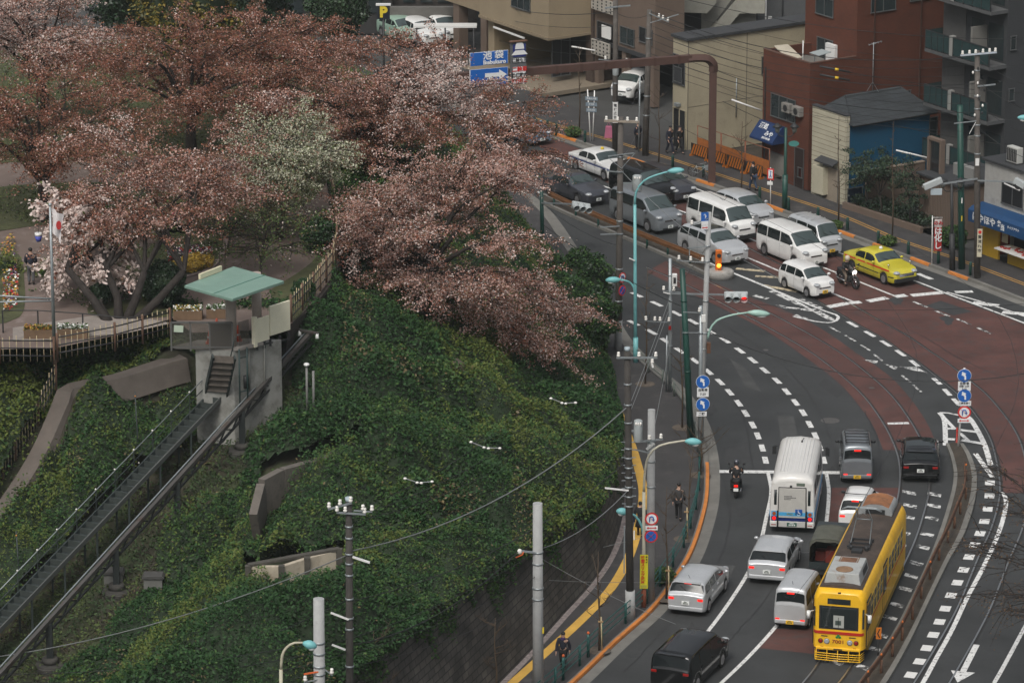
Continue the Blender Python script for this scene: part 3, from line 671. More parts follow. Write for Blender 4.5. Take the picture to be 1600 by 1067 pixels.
        # mirror
        s=S['ws'][1]-.05; y=plan(s); mb=MB(); mb.ball((X(s),sg*(y+.11),belt(s)+.10),.075,.11,.075,8,5); mb.bar((X(s),sg*(y-.06),belt(s)+.03),(X(s),sg*(y+.08),belt(s)+.07),.04); mb.build('wing_mirror',body if not rearward else M_trim,root)
        # lamps
        s=1-lamp[0]*0.30; zt=top(.965); mb=MB(); yy=plan(.975)-.17; mb.ball((X(.968),sg*yy,zt-.07),.22,.20,.09,10,6); mb.build('headlight',M_lens,root)
        zz=tl or (0.52 if shape in('hatch','kei','wagon','sedan') else 0.30); m=M_redlit if tail=='lit' else M_redoff
        mb=MB(); yy=plan(.004)-.13
        if shape in('van','minivan') and tl is None: mb.box(X(0)-.015,X(.02),*sorted((sg*(yy-.10),sg*(yy+.10))),H*.24,H*.285)
        else: mb.box(X(0)-.012,X(.035),*sorted((sg*(yy-.13),sg*(yy+.115))),H*zz-.055,H*zz+.06)
        mb.build('tail_light',m,root,0.02)
        for xc in (xr,xf):
            mb=MB(); w=W/2-0.005; n=20
            prof=[(wr*.62,w-.02),(wr*.66,w+.0),(wr*.93,w+.0),(wr,w-.03),(wr,w-.17),(wr*.9,w-.19)]
            mb.lathe([(r,sg*y) for r,y in prof],n,(xc,0,wr),'y'); wh=mb.build('wheel',M_black,root)
            mb=MB(); 
            for k in range(6):
                a=k*math.pi/3; c=Vector((xc,sg*(w-.012),wr)); mb.bar(c,c+Vector((math.cos(a)*wr*.62,0,math.sin(a)*wr*.62)),.07,.03,(0,1,0))
            mb.lathe([(wr*.66,sg*(w-.004)),(wr*.60,sg*(w-.004)),(wr*.60,sg*(w-.05))],n,(xc,0,wr),'y'); mb.build('rim',M_rim,wh)
    # bumpers, grille, plates
    mb=MB(); zb=S['bot']*H
    mb.box(X(.985),X(1)+.012,-plan(.985)*.62,plan(.985)*.62,zb+.06,zb+.15); mb.build('lower_grille',M_trim,root)
    mb=MB(); zg=top(.985)-.10
    mb.box(X(.98),X(1)+.010,-.36,.36,zg-.10,zg-.02); g=mb.build('grille',M_trim,root,.01)
    mb=MB(); mb.box(X(1),X(1)+.018,-.34,.34,zg-.035,zg-.018); mb.box(X(1),X(1)+.018,-.34,.34,zg-.075,zg-.06); mb.build('grille_bar',M_chrome,g)
    mb=MB(); mb.box(X(0)-.03,X(.03),-plan(.01)*.96,plan(.01)*.96,zb+.08,zb+.24); mb.build('rear_bumper',body,root,.03)
    pm={'w':M_plate,'y':M_platey,'g':M_plateg}[plate or 'w']
    for x,z,sg in ((X(1)+.022,zb+.20,1),(X(0)-.040,(zb+.42) if shape in('hatch','wagon','sedan','kei') else zb+.15,-1)):
        mb=MB(); mb.box(x-.008,x+.008,-.165,.165,z-.082,z+.082); pl=mb.build('number_plate',pm,root)
        mb=MB(); xx=x+sg*.010
        for k in range(4): mb.box(xx-.002,xx+.002,-.10+k*.055,-.065+k*.055,z-.055,z+.015)
        mb.box(xx-.002,xx+.002,-.06,.06,z+.03,z+.06); mb.build('plate_mark',M_ink if pm is not M_plateg else M_plate,pl)
    if tail=='lit':
        mb=MB(); z=top(S['rw'][1])-.02; x=X(S['rw'][1]); mb.box(x-.05,x+.06,-.16,.16,z-.03,z+.035); mb.build('brake_light',M_redlit,root,.01)
    mb=MB(); z=top(S['rw'][0])-.02; mb.tube([cap(S['rw'][0]+.002,0.0)+Vector((-.03,0,.02)),cap((S['rw'][0]+S['rw'][1])/2,.35)+Vector((-.03,0,.02))],.011,5); mb.build('rear_wiper',M_pureblack,rwn)
    if roof:
        z=H
        if 'rack' in roof:
            mb=MB()
            for sg in (-1,1): mb.bar((X(.10),sg*W*.36,z+.08),(X(.62),sg*W*.36,z+.08),.035)
            for s in (.10,.22,.36,.49,.62):
                mb.bar((X(s),-W*.38,z+.08),(X(s),W*.38,z+.08),.04)
                for sg in (-1,1): mb.bar((X(s),sg*W*.37,z-.03),(X(s),sg*W*.37,z+.09),.03)
            for sg in (-1,1): mb.bar((X(.10),sg*W*.36,z+.08),(X(.10),sg*W*.36,z+.2),.03)
            mb.build('roof_rack',M_trim,root)
        if 'bars' in roof:
            mb=MB()
            for s in (.16,): mb.tube([(X(s),-W*.36,z-.02),(X(s),-W*.35,z+.10),(X(s),W*.35,z+.10),(X(s),W*.36,z-.02)],.02,6)
            for sg in (-1,1): mb.tube([(X(.16),sg*W*.3,z+.08),(X(.5),sg*W*.33,z+.05)],.014,5)
            mb.build('roof_rack',M_trim,root)
        if 'ant' in roof:
            mb=MB(); mb.tube([(X(.16),0,z-.02),(X(.10),0,z+.22)],.008,5); mb.build('antenna',M_pureblack,root)
        if 'ribs' in roof:
            mb=MB()
            for s in (.2,.33,.46,.59): mb.box(X(s)-.04,X(s)+.04,-W*.33,W*.33,z+.010,z+.03)
            mb.build('roof_rack',P_silver,root)
        if 'sunroof' in roof:
            mb=MB(); mb.grid([[cap(s,v)+Vector((0,0,.012)) for v in (-.85,-.5,0,.5,.85)] for s in np.linspace(.26,.54,5)],True); mb.build('sunroof',gl,root)
        if 'lamp_y' in roof or 'lamp_w' in roof:
            mb=MB(); mb.lathe([(.02,0),(.10,0),(.11,.04),(.085,.12),(.03,.15)],10,(X(.50),0,z+.01)); mb.build('roof_lamp',mat('yellow_lamp',(0.7,0.5,0.03),0.4) if 'lamp_y' in roof else M_wht,root)
        if 'spoiler' in roof:
            mb=MB(); s=S['rw'][1]+.012; z=top(s); mb.box(X(s)-.16,X(s)+.1,-W*.33,W*.33,z-.02,z+.02); mb.build('spoiler',body,root,.015)
    def stripe(z0,z1,s0,s1,m,nm='stripe',off=.006):
        for sg in (-1,1):
            rows=[]
            for s in np.linspace(s0,s1,24):
                r=ring(s); col=[]
                for z in (z0,z1):
                    k=next((i for i in range(1,5) if r[i][2]>=z),4); a,b=r[k-1],r[k]; t=min(1,max(0,(z-a[2])/max(1e-4,b[2]-a[2])))
                    col.append(Vector((X(s),sg*(abs(a[1]+(b[1]-a[1])*t)+off),z)))
                rows.append(col)
            mb=MB(); mb.grid(rows,False); mb.build(nm,m,root)
    if extra: extra(root,X,ring,plan,top,belt,W,H,L,stripe,cap)
    return root
GA_='vehicles driving away on the near carriageway'; GT_='vehicles waiting at the stop line on the far carriageway'
car('estate_car','silver estate car with lit tail lights in the kerb lane beside the green railing',(1072,962),(1112,912),4.42,1.70,1.50,'wagon',P_silver,group=GA_,tail='lit',plate='w',roof=('ant','spoiler'),tint_rear=True)
car('hatchback','silver hatchback with glowing tail lights beside the white lane line, behind the microbus',(1199,912),(1222,868),4.2,1.78,1.48,'hatch',P_silver,group=GA_,tail='lit',plate='w',roof=('spoiler',))
car('small_van','pale silver boxy van with yellow plate driving beside the front of the yellow tram',(1236,982),(1258,947),3.4,1.475,1.88,'van',P_silver,cat='van',group=GA_,tail='lit',plate='y',wr=.28,roof=('ant',))
car('small_van','grey boxy van with a black roof rack beside the white and blue bus',(1339,757),(1335,722),3.4,1.475,1.86,'van',P_grey,cat='van',group=GA_,tail='lit',plate='y',wr=.28,roof=('rack',),rearward=True)
car('minivan','glossy black minivan with tinted glass at the bottom edge of the road',(1052,1080),(1104,1031),4.78,1.82,1.74,'minivan',P_black,cat='minivan',group=GA_,plate='w',wr=.33,roof=('spoiler',),tl=.55)
car('hatchback','black hatchback with sunroof driving on the tram rails beside the median nose',(1438,757),(1436,709),4.32,1.77,1.46,'hatch',P_black,group=GA_,plate='w',roof=('sunroof','spoiler'),rearward=True)
car('small_car','white boxy small car with roof bars half hidden behind the back of the tram',(1335,834),(1349,801),3.4,1.48,1.66,'kei',P_white,group=GA_,tail='lit',plate='y',wr=.28,roof=('bars',),rearward=True)
# --- far carriageway, facing the camera
def taxi_bits(root,X,ring,plan,top,belt,W,H,L,stripe,cap):
    stripe(.80,.88,.03,.90,M_signred); stripe(.50,.56,.03,.97,M_trim,'side_moulding')
    mb=MB(); mb.box(X(1)-.06,X(1)+.05,-W*.47,W*.47,.26,.48); mb.build('front_bumper',M_trim,root,.03)
    for sg in (-1,1):
        mb=MB(); mb.bar((X(.86),sg*W*.43,top(.86)-.02),(X(.86),sg*W*.43,top(.86)+.12),.025); mb.ball((X(.86),sg*W*.43,top(.86)+.17),.05,.08,.06,8,5); mb.build('wing_mirror',M_chrome,root)
    mb=MB(); mb.box(X(1)-.03,X(1)+.015,-W*.28,W*.28,.56,.72); mb.build('grille',M_chrome,root)
car('taxi','yellow green taxi with a red side stripe stopped nearest the pavement at the stop line',(1337,417),(1414,447),4.69,1.69,1.51,'sedan',P_taxi,cat='taxi',group=GT_,plate='g',roof=('lamp_w',),extra=taxi_bits)
car('small_car','white small hatchback with yellow plate stopped first in the lane by the hatched marking',(1233,444),(1288,467),3.4,1.475,1.47,'kei',P_white,group=GT_,plate='y',wr=.27,roof=('ant',))
car('minivan','white minivan with dark glass right behind the white small hatchback',(1201,391),(1274,421),4.68,1.73,1.86,'minivan',P_white,cat='minivan',group=GT_,plate='w',wr=.32)
car('small_van','silver boxy van with a ribbed roof rack beside the white minivan',(1244,382),(1300,404),3.4,1.475,1.88,'van',P_silver,cat='van',group=GT_,plate='y',wr=.28,roof=('ribs',))
car('estate_car','silver hybrid estate with a dark glass roof beside the orange beacon',(1078,386),(1151,415),4.62,1.775,1.58,'wagon',P_silver,group=GT_,plate='w',roof=('sunroof',))
def hiace(root,X,ring,plan,top,belt,W,H,L,stripe,cap):
    mb=MB(); mb.box(X(1)-.05,X(1)+.04,-W*.46,W*.46,.25,.52); mb.build('front_bumper',M_trim,root,.03)
    mb=MB(); mb.tube([(X(.55),0,H),(X(.55),.25,H+.18)],.01,5); mb.tube([(X(.55),0,H),(X(.55),-.25,H+.18)],.01,5); mb.build('antenna',M_pureblack,root)
car('delivery_van','white one box van with black front bumper in the middle lane',(1090,352),(1163,381),4.69,1.695,1.98,'van',P_white,cat='van',group=GT_,plate='w',wr=.32,extra=hiace)
car('hatchback','silver hatchback half hidden behind the white one box van',(1129,331),(1192,356),4.2,1.69,1.55,'hatch',P_silver,group=GT_,plate='w',roof=None)
car('minivan','grey minivan with a chrome grille behind the silver hybrid estate',(973,337),(1045,365),4.85,1.83,1.89,'minivan',P_grey,cat='minivan',group=GT_,plate='w',wr=.34)
car('estate_car','dark purple grey low minivan in the lane nearest the bicycle',(1001,291),(1070,318),4.75,1.80,1.55,'wagon',P_dgrey,cat='minivan',group=GT_,plate='w')
car('minivan','black minivan with pale windscreen behind the brown utility pole',(970,297),(1037,323),4.6,1.75,1.85,'minivan',P_black,cat='minivan',group=GT_,plate='w')
car('sedan','dark saloon with pale windscreen partly behind the blossom and traffic signal',(866,297),(933,322),4.6,1.75,1.46,'sedan',P_dgrey,group=GT_,plate='w')
def crown(root,X,ring,plan,top,belt,W,H,L,stripe,cap):
    stripe(.70,.78,.02,.96,mat('navy_stripe',(0.01,0.03,0.14),0.4)); stripe(.80,.82,.02,.90,MATS['navy_stripe'],off=.007)
car('taxi','white saloon taxi with a navy side stripe and small yellow roof lamp',(906,259),(976,285),4.75,1.77,1.46,'sedan',P_white,cat='taxi',group=GT_,plate='g',roof=('lamp_y',),extra=crown)
car('sedan','pale blue saloon glimpsed through the edge of the blossom',(786,205),(846,228),4.5,1.7,1.45,'sedan',P_blue,group=GT_,plate='w')
car('parked_car','white estate parked nose out under the brown building',(1008,140),(970,158),3.6,1.6,1.5,'hatch',P_white,plate='w')
# --- microbus
def microbus():
    rp,fp=G(1237,833),G(1249,774); h=fp-rp; L,W,H=6.4,2.02,2.66; mid=rp+h.normalized()*L/2
    root=thing('microbus','white microbus with a light blue band and wheelchair mark on its rear door','bus',(mid.x,mid.y,.018),math.atan2(h.y,h.x))
    def sec(x,inset,zt):
        w=W/2-inset; return [(x,-w,.32),(x,-w,.9),(x,-w,1.25),(x,-w+.02,1.6),(x,-w+.07,2.35),(x,-w+.16,zt-.13),(x,-w+.36,zt-.02),(x,0,zt+.04),(x,w-.36,zt-.02),(x,w-.16,zt-.13),(x,w-.07,2.35),(x,w-.02,1.6),(x,w,1.25),(x,w,.9),(x,w,.32)]
    rows=[sec(-L/2,.06,H-.28),sec(-L/2+.03,.03,H-.12),sec(-L/2+.14,.0,H-.03),sec(-L/2+.4,0,H)]+[sec(x,0,H) for x in np.linspace(-2,2.2,8)]+[sec(L/2-.55,0,H-.03),sec(L/2-.25,.04,H-.2),sec(L/2-.05,.08,1.6+.3),sec(L/2,.12,1.5)]
    rows[-2]=[(p[0],p[1],min(p[2],1.7)) for p in rows[-2]]; rows[-1]=[(p[0],p[1],min(p[2],1.35)) for p in rows[-1]]
    mb=MB(); bs=mb.grid(rows,True); n=len(rows[0])
    for b in (bs[0],bs[-1]): mb.face([b+k for k in range(n)])
    MW=mat('bus_white',(0.60,0.59,0.56),0.4,coat=.3,var=.05,vscale=1); mb.build('body',MW,root)
    mb=MB()
    for y in np.linspace(-.62,.62,9): mb.box(-L/2+.6,L/2-.8,y-.012,y+.012,H-.005+.02*(1-(y/.7)**2),H+.03+.02*(1-(y/.7)**2))
    mb.build('roof_rib',mat('bus_roof',(0.66,0.66,0.65),0.45),root)
    Bl=mat('bus_lightblue',(0.07,0.33,0.58),0.4); Nv=mat('bus_navy',(0.008,0.02,0.13),0.4)
    x=-L/2-.001
    mb=MB(); mb.box(x-.012,x+.02,-.93,.93,.78,1.02); 
    for sg in (-1,1): mb.box(-L/2+.03,L/2-.6,*sorted((sg*(W/2-.01),sg*(W/2+.007))),.78,1.02)
    mb.build('light_band',Bl,root)
    mb=MB(); mb.box(x-.012,x+.02,-.93,.93,.56,.778)
    for sg in (-1,1): mb.box(-L/2+.03,L/2-.6,*sorted((sg*(W/2-.01),sg*(W/2+.007))),.56,.778)
    mb.build('navy_band',Nv,root)
    mb=MB(); mb.box(x-.05,x-.005,-.60,.60,.72,2.12); d=mb.build('rear_door',mat('bus_door',(0.42,0.41,0.38),.5,var=.08),root,.02)
    mb=MB(); mb.box(x-.056,x-.01,-.595,.595,.82,.99); mb.build('door_band',Bl,d)
    mb=MB()
    for sg in (-1,1): mb.box(x-.075,x-.01,sg*.64-.035,sg*.64+.035,.28,1.05); mb.bar((x-.03,sg*.63,1.05),(x-.03,sg*.61,2.15),.03)
    mb.bar((x-.03,-.61,2.14),(x-.03,.61,2.14),.03); mb.build('lift_arm',M_pureblack,root)
    mb=MB(); mb.box(x-.056,x-.02,-.20-.26,-.20+.06,.86,1.14); mb.build('wheelchair_mark',mat('mark_blue',(0.01,0.08,0.33),.5),d)
    mb=MB(); o=Vector((x-.06,-.30,.98)); 
    mb.tube([o+Vector((0,.03,.11)),o+Vector((0,.03,.0)),o+Vector((0,-.05,-.01)),o+Vector((0,-.08,-.09))],.012,5); mb.ball(o+Vector((0,.03,.13)),.014,.016,.016,6,4)
    mb.tube([o+Vector((0,.0+.07*math.cos(a),-.05+.07*math.sin(a))) for a in np.linspace(.4*math.pi,2.0*math.pi,9)],.008,4); mb.build('wheelchair_symbol',M_signwhite,d)
    mb=MB(); mb.box(x-.056,x-.02,-.06,.24,.86,.95); mb.build('yellow_label',mat('label_yellow',(.6,.55,.12),.5),d)
    mb=MB()
    for k,(y0,y1) in enumerate(((.02,.36),(-.16,.36),(.06,.36))):
        y=y1
        while y>y0: mb.box(x-.056,x-.02,y-.045,y,1.74-k*.07-.022,1.74-k*.07+.022); y-=.06
    mb.build('door_lettering',mat('grey_ink',(.10,.10,.10),.6),d)
    for sg in (-1,1):
        mb=MB(); mb.box(x-.012,x+.03,*sorted((sg*.69,sg*.82)),1.30,2.02); mb.build('rear_window',M_glass,root,.03)
        for z,m in ((.90,mat('amber_lamp',(.32,.07,.01),.3)),(.68,M_redlit)):
            mb=MB(); mb.lathe([(.085,x-.03),(.085,x+.01)],14,(0,sg*.80,z),'x'); mb.build('tail_light',m,root)
        mb=MB(); mb.box(x-.06,x+.02,*sorted((sg*.66,sg*.98)),.28,.54); mb.build('rear_bumper',MW,root,.03)
        mb=MB(); mb.box(x-.066,x,*sorted((sg*.70,sg*.92)),.37,.41); mb.build('reflector',M_redoff,root)
        for k in range(4):
            x0=-L/2+.35+k*1.25; mb=MB()
            mb.grid([[Vector((xx,sg*(W/2-.02+.012),1.36)),Vector((xx,sg*(W/2-.02+.006),1.6)),Vector((xx,sg*(W/2-.058),2.18))] for xx in (x0,x0+1.12)],False); mb.build('side_window',M_glass,root)
        mb=MB(); mb.tube([(L/2-.5,sg*(W/2-.05),2.1),(L/2-.45,sg*(W/2+.22),2.15)],.02,5); mb.box(L/2-.52,L/2-.42,*sorted((sg*(W/2+.12),sg*(W/2+.30))),1.75,2.12); mb.build('wing_mirror',M_trim,root)
        for xc in (-1.75,1.9):
            mb=MB(); mb.lathe([(.2,sg*(W/2-.01)),(.36,sg*(W/2+.0)),(.38,sg*(W/2-.05)),(.38,sg*(W/2-.22))],18,(xc,0,.38),'y'); wh=mb.build('wheel',M_black,root)
            mb=MB(); mb.lathe([(.05,sg*(W/2+.01)),(.2,sg*(W/2-.0)),(.21,sg*(W/2-.03))],14,(xc,0,.38),'y'); mb.build('rim',M_rim,wh)
    mb=MB(); mb.box(x-.05,x+.02,-.60,.60,.28,.54); mb.build('rear_bumper',mat('bumper_grey',(.45,.44,.42),.5),root,.02)
    mb=MB(); mb.box(x-.062,x-.03,-.22,.22,.33,.50); pl=mb.build('number_plate',M_plateg,root)
    mb=MB()
    for k in range(4): mb.box(x-.066,x-.05,-.15+k*.08,-.10+k*.08,.36,.43)
    mb.box(x-.066,x-.05,-.1,.1,.455,.485); mb.build('plate_mark',M_plate,pl)
    mb=MB(); mb.box(x-.02,x+.16,-.55,-.17,2.22,2.36); mb.build('rear_camera',mat('vent_green',(.10,.13,.10),.6),root,.02)
    mb=MB(); mb.ball((x-.0,.07,2.19),.05,.06,.06,8,5); mb.build('camera_knob',M_trim,root)
    mb=MB(); mb.lathe([(.04,0),(.03,.09)],8,(1.7,-.1,H+.03)); mb.tube([(1.7,-.1,H+.1),(1.9,-.18,H+.17)],.02,5); mb.build('antenna',M_pureblack,root)
    mb=MB(); mb.box(-2.9,2.9,-.9,.9,.25,.5); mb.build('underbody',M_trim,root)
microbus()
# --- small truck with a canvas cover
def truck():
    rp,fp=G(1290,909),G(1305,872); h=fp-rp; L,W=3.4,1.475; mid=rp+h.normalized()*L/2
    root=thing('small_truck','small dark truck with an olive canvas cover open at the back, beside the tram','truck',(mid.x,mid.y,.018),math.atan2(h.y,h.x))
    Gn=mat('truck_dark',(.02,.028,.03),.4); x=-L/2
    mb=MB(); mb.box(x,x+1.95,-W/2,W/2,.52,.60); mb.build('load_bed',Gn,root)
    for sg in (-1,1):
        mb=MB(); mb.box(x+.02,x+1.93,*sorted((sg*(W/2-.03),sg*W/2)),.602,.90); mb.build('side_board',Gn,root)
    mb=MB(); mb.box(x-.03,x-.002,-W/2,W/2,.55,.88); mb.build('tailboard',Gn,root)
    Cv=mat('olive_canvas',(.075,.078,.062),.9,var=.2,vscale=2.5,bump=.4,bscale=5)
    rows=[]
    for xx in np.linspace(x-.03,x+1.93,9):
        sag=.03*math.sin((xx-x)/1.93*math.pi*3)**2
        rows.append([(xx,-W/2+.02,.9),(xx,-W/2+.02,1.72-sag),(xx,-W/2+.09,1.86-sag),(xx,-W/2+.3,1.93-sag),(xx,0,1.97-sag),(xx,W/2-.3,1.93-sag),(xx,W/2-.09,1.86-sag),(xx,W/2-.02,1.72-sag),(xx,W/2-.02,.9)])
    mb=MB(); mb.grid(rows,True); mb.poly(rows[-1]); cv=mb.build('canvas_cover',Cv,root,fix=False)
    s=cv.modifiers.new('t','SOLIDIFY'); s.thickness=.015
    mb=MB(); r=rows[0]; rr=[(p[0]-.02,p[1]*.99,p[2]-.03-(.0 if abs(p[1])>.6 else .05)) for p in r]; mb.grid([[(p[0]-.02,p[1],p[2]) for p in r[1:-1]],[(p[0]-.03,p[1]*.97,p[2]-.12-.04*math.cos(p[1]*9)) for p in r[1:-1]]],True); mb.build('canvas_flap',Cv,root,fix=False)
    mb=MB(); mb.box(x+.5,x+1.2,-.5,.1,.61,1.25); mb.box(x+.9,x+1.4,.15,.6,.61,1.05); mb.build('red_crate',mat('crate_red',(.16,.02,.012),.7),root,.02)
    mb=MB(); mb.box(x-.045,x-.03,-.55,-.25,.66,.88); mb.build('white_label',M_plate,root)
    mb=MB(); mb.extr([(x+2.0,.5),(L/2,.5),(L/2,.95),(L/2-.12,1.15),(L/2-.55,1.78),(x+2.0,1.78)],-W/2,W/2); mb.build('cab',Gn,root,.04)
    mb=MB(); mb.poly([(L/2-.115,-.6,1.16),(L/2-.115,.6,1.16),(L/2-.53,.6,1.73),(L/2-.53,-.6,1.73)]); o=mb.build('windscreen',M_glass,root); o.location.x=.02
    for sg in (-1,1):
        mb=MB(); mb.poly([(x+2.1,sg*(W/2+.006),1.1),(L/2-.25,sg*(W/2+.006),1.1),(L/2-.6,sg*(W/2+.006),1.65),(x+2.1,sg*(W/2+.006),1.65)]); mb.build('side_window',M_glass,root)
        mb=MB(); mb.box(x-.04,x-.002,*sorted((sg*.5,sg*.70)),.42,.52); mb.build('tail_light',M_redoff,root)
        for xc in (x+.75,L/2-.45):
            mb=MB(); mb.lathe([(.16,sg*(W/2-.01)),(.26,sg*(W/2-.01)),(.27,sg*(W/2-.04)),(.27,sg*(W/2-.16))],16,(xc,0,.27),'y'); wh=mb.build('wheel',M_black,root)
            mb=MB(); mb.lathe([(.05,sg*W/2),(.16,sg*(W/2-.008)),(.165,sg*(W/2-.03))],12,(xc,0,.27),'y'); mb.build('rim',M_rim,wh)
    mb=MB(); mb.box(x+.05,L/2-.1,-.55,.55,.30,.515); mb.build('chassis',M_trim,root)
truck()
# --- tram
def tram():
    fp=G(1309,1036); rp0=G(1369,905); d=(rp0-fp).normalized(); L,W,H=11.9,2.24,3.12
    mid=fp+d*(L/2); rz=math.atan2(-d.y,-d.x)
    root=thing('tram','yellow single car tram with a dark roof and rusty roof gear, running on the rails','tram',(mid.x,mid.y,.02),rz)
    Y=P_tram; xf=L/2
    def sec(x,w,zt,crown=.22):
        return [(x,-w,.62),(x,-w,1.0),(x,-w,2.0),(x,-w+.015,2.75),(x,-w+.07,zt-.22),(x,-w+.15,zt-.08),(x,-w+.24,zt),(x,w-.24,zt),(x,w-.15,zt-.08),(x,w-.07,zt-.22),(x,w-.015,2.75),(x,w,2.0),(x,w,1.0),(x,w,.62)]
    rows=[]
    for x,w,zt in ((-xf,.94,H-.12),(-xf+.10,1.03,H-.04),(-xf+.35,1.10,H),(-xf+.8,W/2,H),(0,W/2,H),(xf-.8,W/2,H),(xf-.35,1.10,H),(xf-.10,1.03,H-.04),(xf,.94,H-.12)): rows.append(sec(x,w,zt))
    mb=MB(); bs=mb.grid(rows,True); n=len(rows[0])
    for b in (bs[0],bs[-1]): mb.face([b+k for k in range(n)])
    mb.build('body',Y,root)
    Rf=mat('tram_roof',(.050,.036,.028),.8,var=.3,vscale=1.2,wear=((.085,.06,.045),2,.5,.7))
    rr=[]
    for x in np.linspace(-xf+.3,xf-.42,12): rr.append([(x,-.90,H-.0),(x,-.88,H+.035),(x,-.5,H+.11),(x,0,H+.14),(x,.5,H+.11),(x,.88,H+.035),(x,.90,H)])
    mb=MB(); bs=mb.grid(rr,True); 
    for r in (rr[0],rr[-1]): mb.poly(r)
    mb.build('roof_cover',Rf,root)
    RedS=mat('tram_red',(.42,.02,.012),.4)
    for sg in (-1,1):
        mb=MB()
        for (a,b,z) in ((-xf+.8,xf-.8,1.42),): mb.box(a,b,*sorted((sg*(W/2-.01),sg*(W/2+.008))),z,z+.085)
        mb.build('red_band',RedS,root)
        # side windows: group, door, group, door
        def win(x0,x1,z0,z1,nm='side_window'):
            mb=MB(); mb.box(x0,x1,*sorted((sg*(W/2-.03),sg*(W/2+.006))),z0,z1); o=mb.build(nm,M_glassb,root)
            mb=MB(); t=.03; yy=sorted((sg*(W/2-.01),sg*(W/2+.014)))
            mb.box(x0-t,x0,*yy,z0,z1); mb.box(x1,x1+t,*yy,z0,z1); mb.box(x0-t,x1+t,*yy,z1,z1+t); mb.box(x0-t,x1+t,*yy,z0-t,z0); mb.box(x0,x1,*yy,(z0+z1)/2+.05,(z0+z1)/2+.075)
            mb.build('window_frame',mat('tram_frame',(.55,.38,.05),.45),o)
        xs=[xf-2.3-k*.86 for k in range(12)]
        for k,x0 in enumerate([xf-2.05,xf-2.90,xf-3.75,xf-4.60,xf-6.95,xf-7.8,xf-8.65,xf-9.5,xf-10.35]): win(x0,x0+.70,1.60,2.50)
        for x0 in (xf-1.28,xf-5.75):
            mb=MB(); mb.box(x0,x0+.95,*sorted((sg*(W/2-.02),sg*(W/2+.010))),.70,2.62); dd=mb.build('door',Y,root)
            for q in (x0+.06,x0+.51):
                mb=MB(); mb.box(q,q+.38,*sorted((sg*(W/2-.02),sg*(W/2+.016))),1.35,2.45); mb.build('door_window',M_glassb,dd)
            mb=MB(); 
            for q in (x0-.012,x0+.47,x0+.95): mb.box(q,q+.014,*sorted((sg*(W/2-.02),sg*(W/2+.013))),.68,2.66)
            mb.box(x0-.1,x0+1.0,*sorted((sg*(W/2-.02),sg*(W/2+.03))),2.63,2.67); mb.build('door_seam',M_pureblack,dd)
        mb=MB(); mb.box(-xf+.9,xf-1.0,*sorted((sg*(W/2-.14),sg*(W/2-.02))),.30,.62); mb.build('skirt',mat('tram_skirt',(.30,.19,.02),.6),root)
        mb=MB(); mb.tube([(xf-.25,sg*1.06,2.15),(xf-.05,sg*1.27,2.12)],.018,5); mb.tube([(xf-.06,sg*1.27,2.16),(xf-.06,sg*1.27,1.85)],.085,8); mb.build('wing_mirror',M_wht,root)
    for e in (1,-1):                                        # the two ends
        F=lambda x:e*(xf+x)
        def bx(nm,y0,y1,z0,z1,m,p=root,x0=-.05,x1=.012,bev=0): 
            mb=MB(); mb.box(*sorted((F(x0),F(x1))),y0,y1,z0,z1); return mb.build(nm,m,p,bev)
        bx('destination_sign',-.48,.48,2.56,2.80,M_glass)
        ws=bx('windscreen',-.76,.76,1.52,2.42,M_glass,bev=.03)
        bx('window_frame',-.82,.82,1.46,2.48,M_pureblack,ws,-.06,.006)
        bx('wiper',-.02,.0,1.50,2.0,M_pureblack,ws,.0,.03)
        bx('control_desk',-.22,.22,1.55,2.08,mat('desk_grey',(.35,.36,.33),.6),ws,.004,.016)
        bx('desk_screen',-.14,.10,1.66,1.86,mat('desk_dark',(.05,.07,.06),.4),ws,.006,.02)
        mb=MB(); mb.poly([(F(.014),-.94,1.25),(F(.014),.94,1.25),(F(.014),.94,1.37),(F(.014),-.94,1.37)]); mb.poly([(F(.014),-.94,1.25),(F(.014),-.94,1.37),(F(-.10),-1.035,1.37),(F(-.10),-1.035,1.25)]); mb.poly([(F(.014),.94,1.25),(F(.014),.94,1.37),(F(-.10),1.035,1.37),(F(-.10),1.035,1.25)])
        o=mb.build('red_band',RedS,root,fix=False); so=o.modifiers.new('t','SOLIDIFY'); so.thickness=.02; so.offset=0
        for sg in (-1,1):
            mb=MB(); 
            a=Vector((F(-.01),sg*.965,1.55)); b=Vector((F(-.095),sg*1.035,1.55)); up=Vector((0,0,.85)); off=Vector((e*.014,sg*.016,0))
            mb.poly([a+off,b+off,b+off+up,a+off+up]); mb.build('corner_window',M_glassb,root)
            for y,r,m in ((.48,.105,M_lens),(.74,.085,M_redoff)):
                mb=MB(); mb.lathe([(r,F(-.02)),(r,F(.03)),(r*.7,F(.045))],14,(0,sg*y,.93),'x'); hl=mb.build('headlight' if m is M_lens else 'tail_light',m,root)
                mb=MB(); mb.lathe([(r+.02,F(-.01)),(r+.02,F(.022))],14,(0,sg*y,.93),'x'); mb.build('lamp_ring',M_chrome if m is M_lens else M_trim,hl)
            bx('marker_lamp',*sorted((sg*.62,sg*.74)),.66,.70,M_redoff)
            bx('vent',*sorted((sg*.45,sg*.72)),1.13,1.17,M_trim)
        mb=MB(); o=(F(.016),0,1.16)
        for a in (90,210,330):
            c=Vector((F(.02),.07*math.cos(R(a)),1.17+.06*math.sin(R(a)))); mb.ball(c,.006,.062,.055,8,4)
        mb.build('green_emblem',mat('emblem_green',(.01,.22,.05),.5),root)
        text('fleet_number','7001',.21,frame_m((F(.016),0,.93),(0,e,0),(0,0,1)),mat('number_red',(.25,.03,.015),.5),root,bold=.004,xs=1.25)
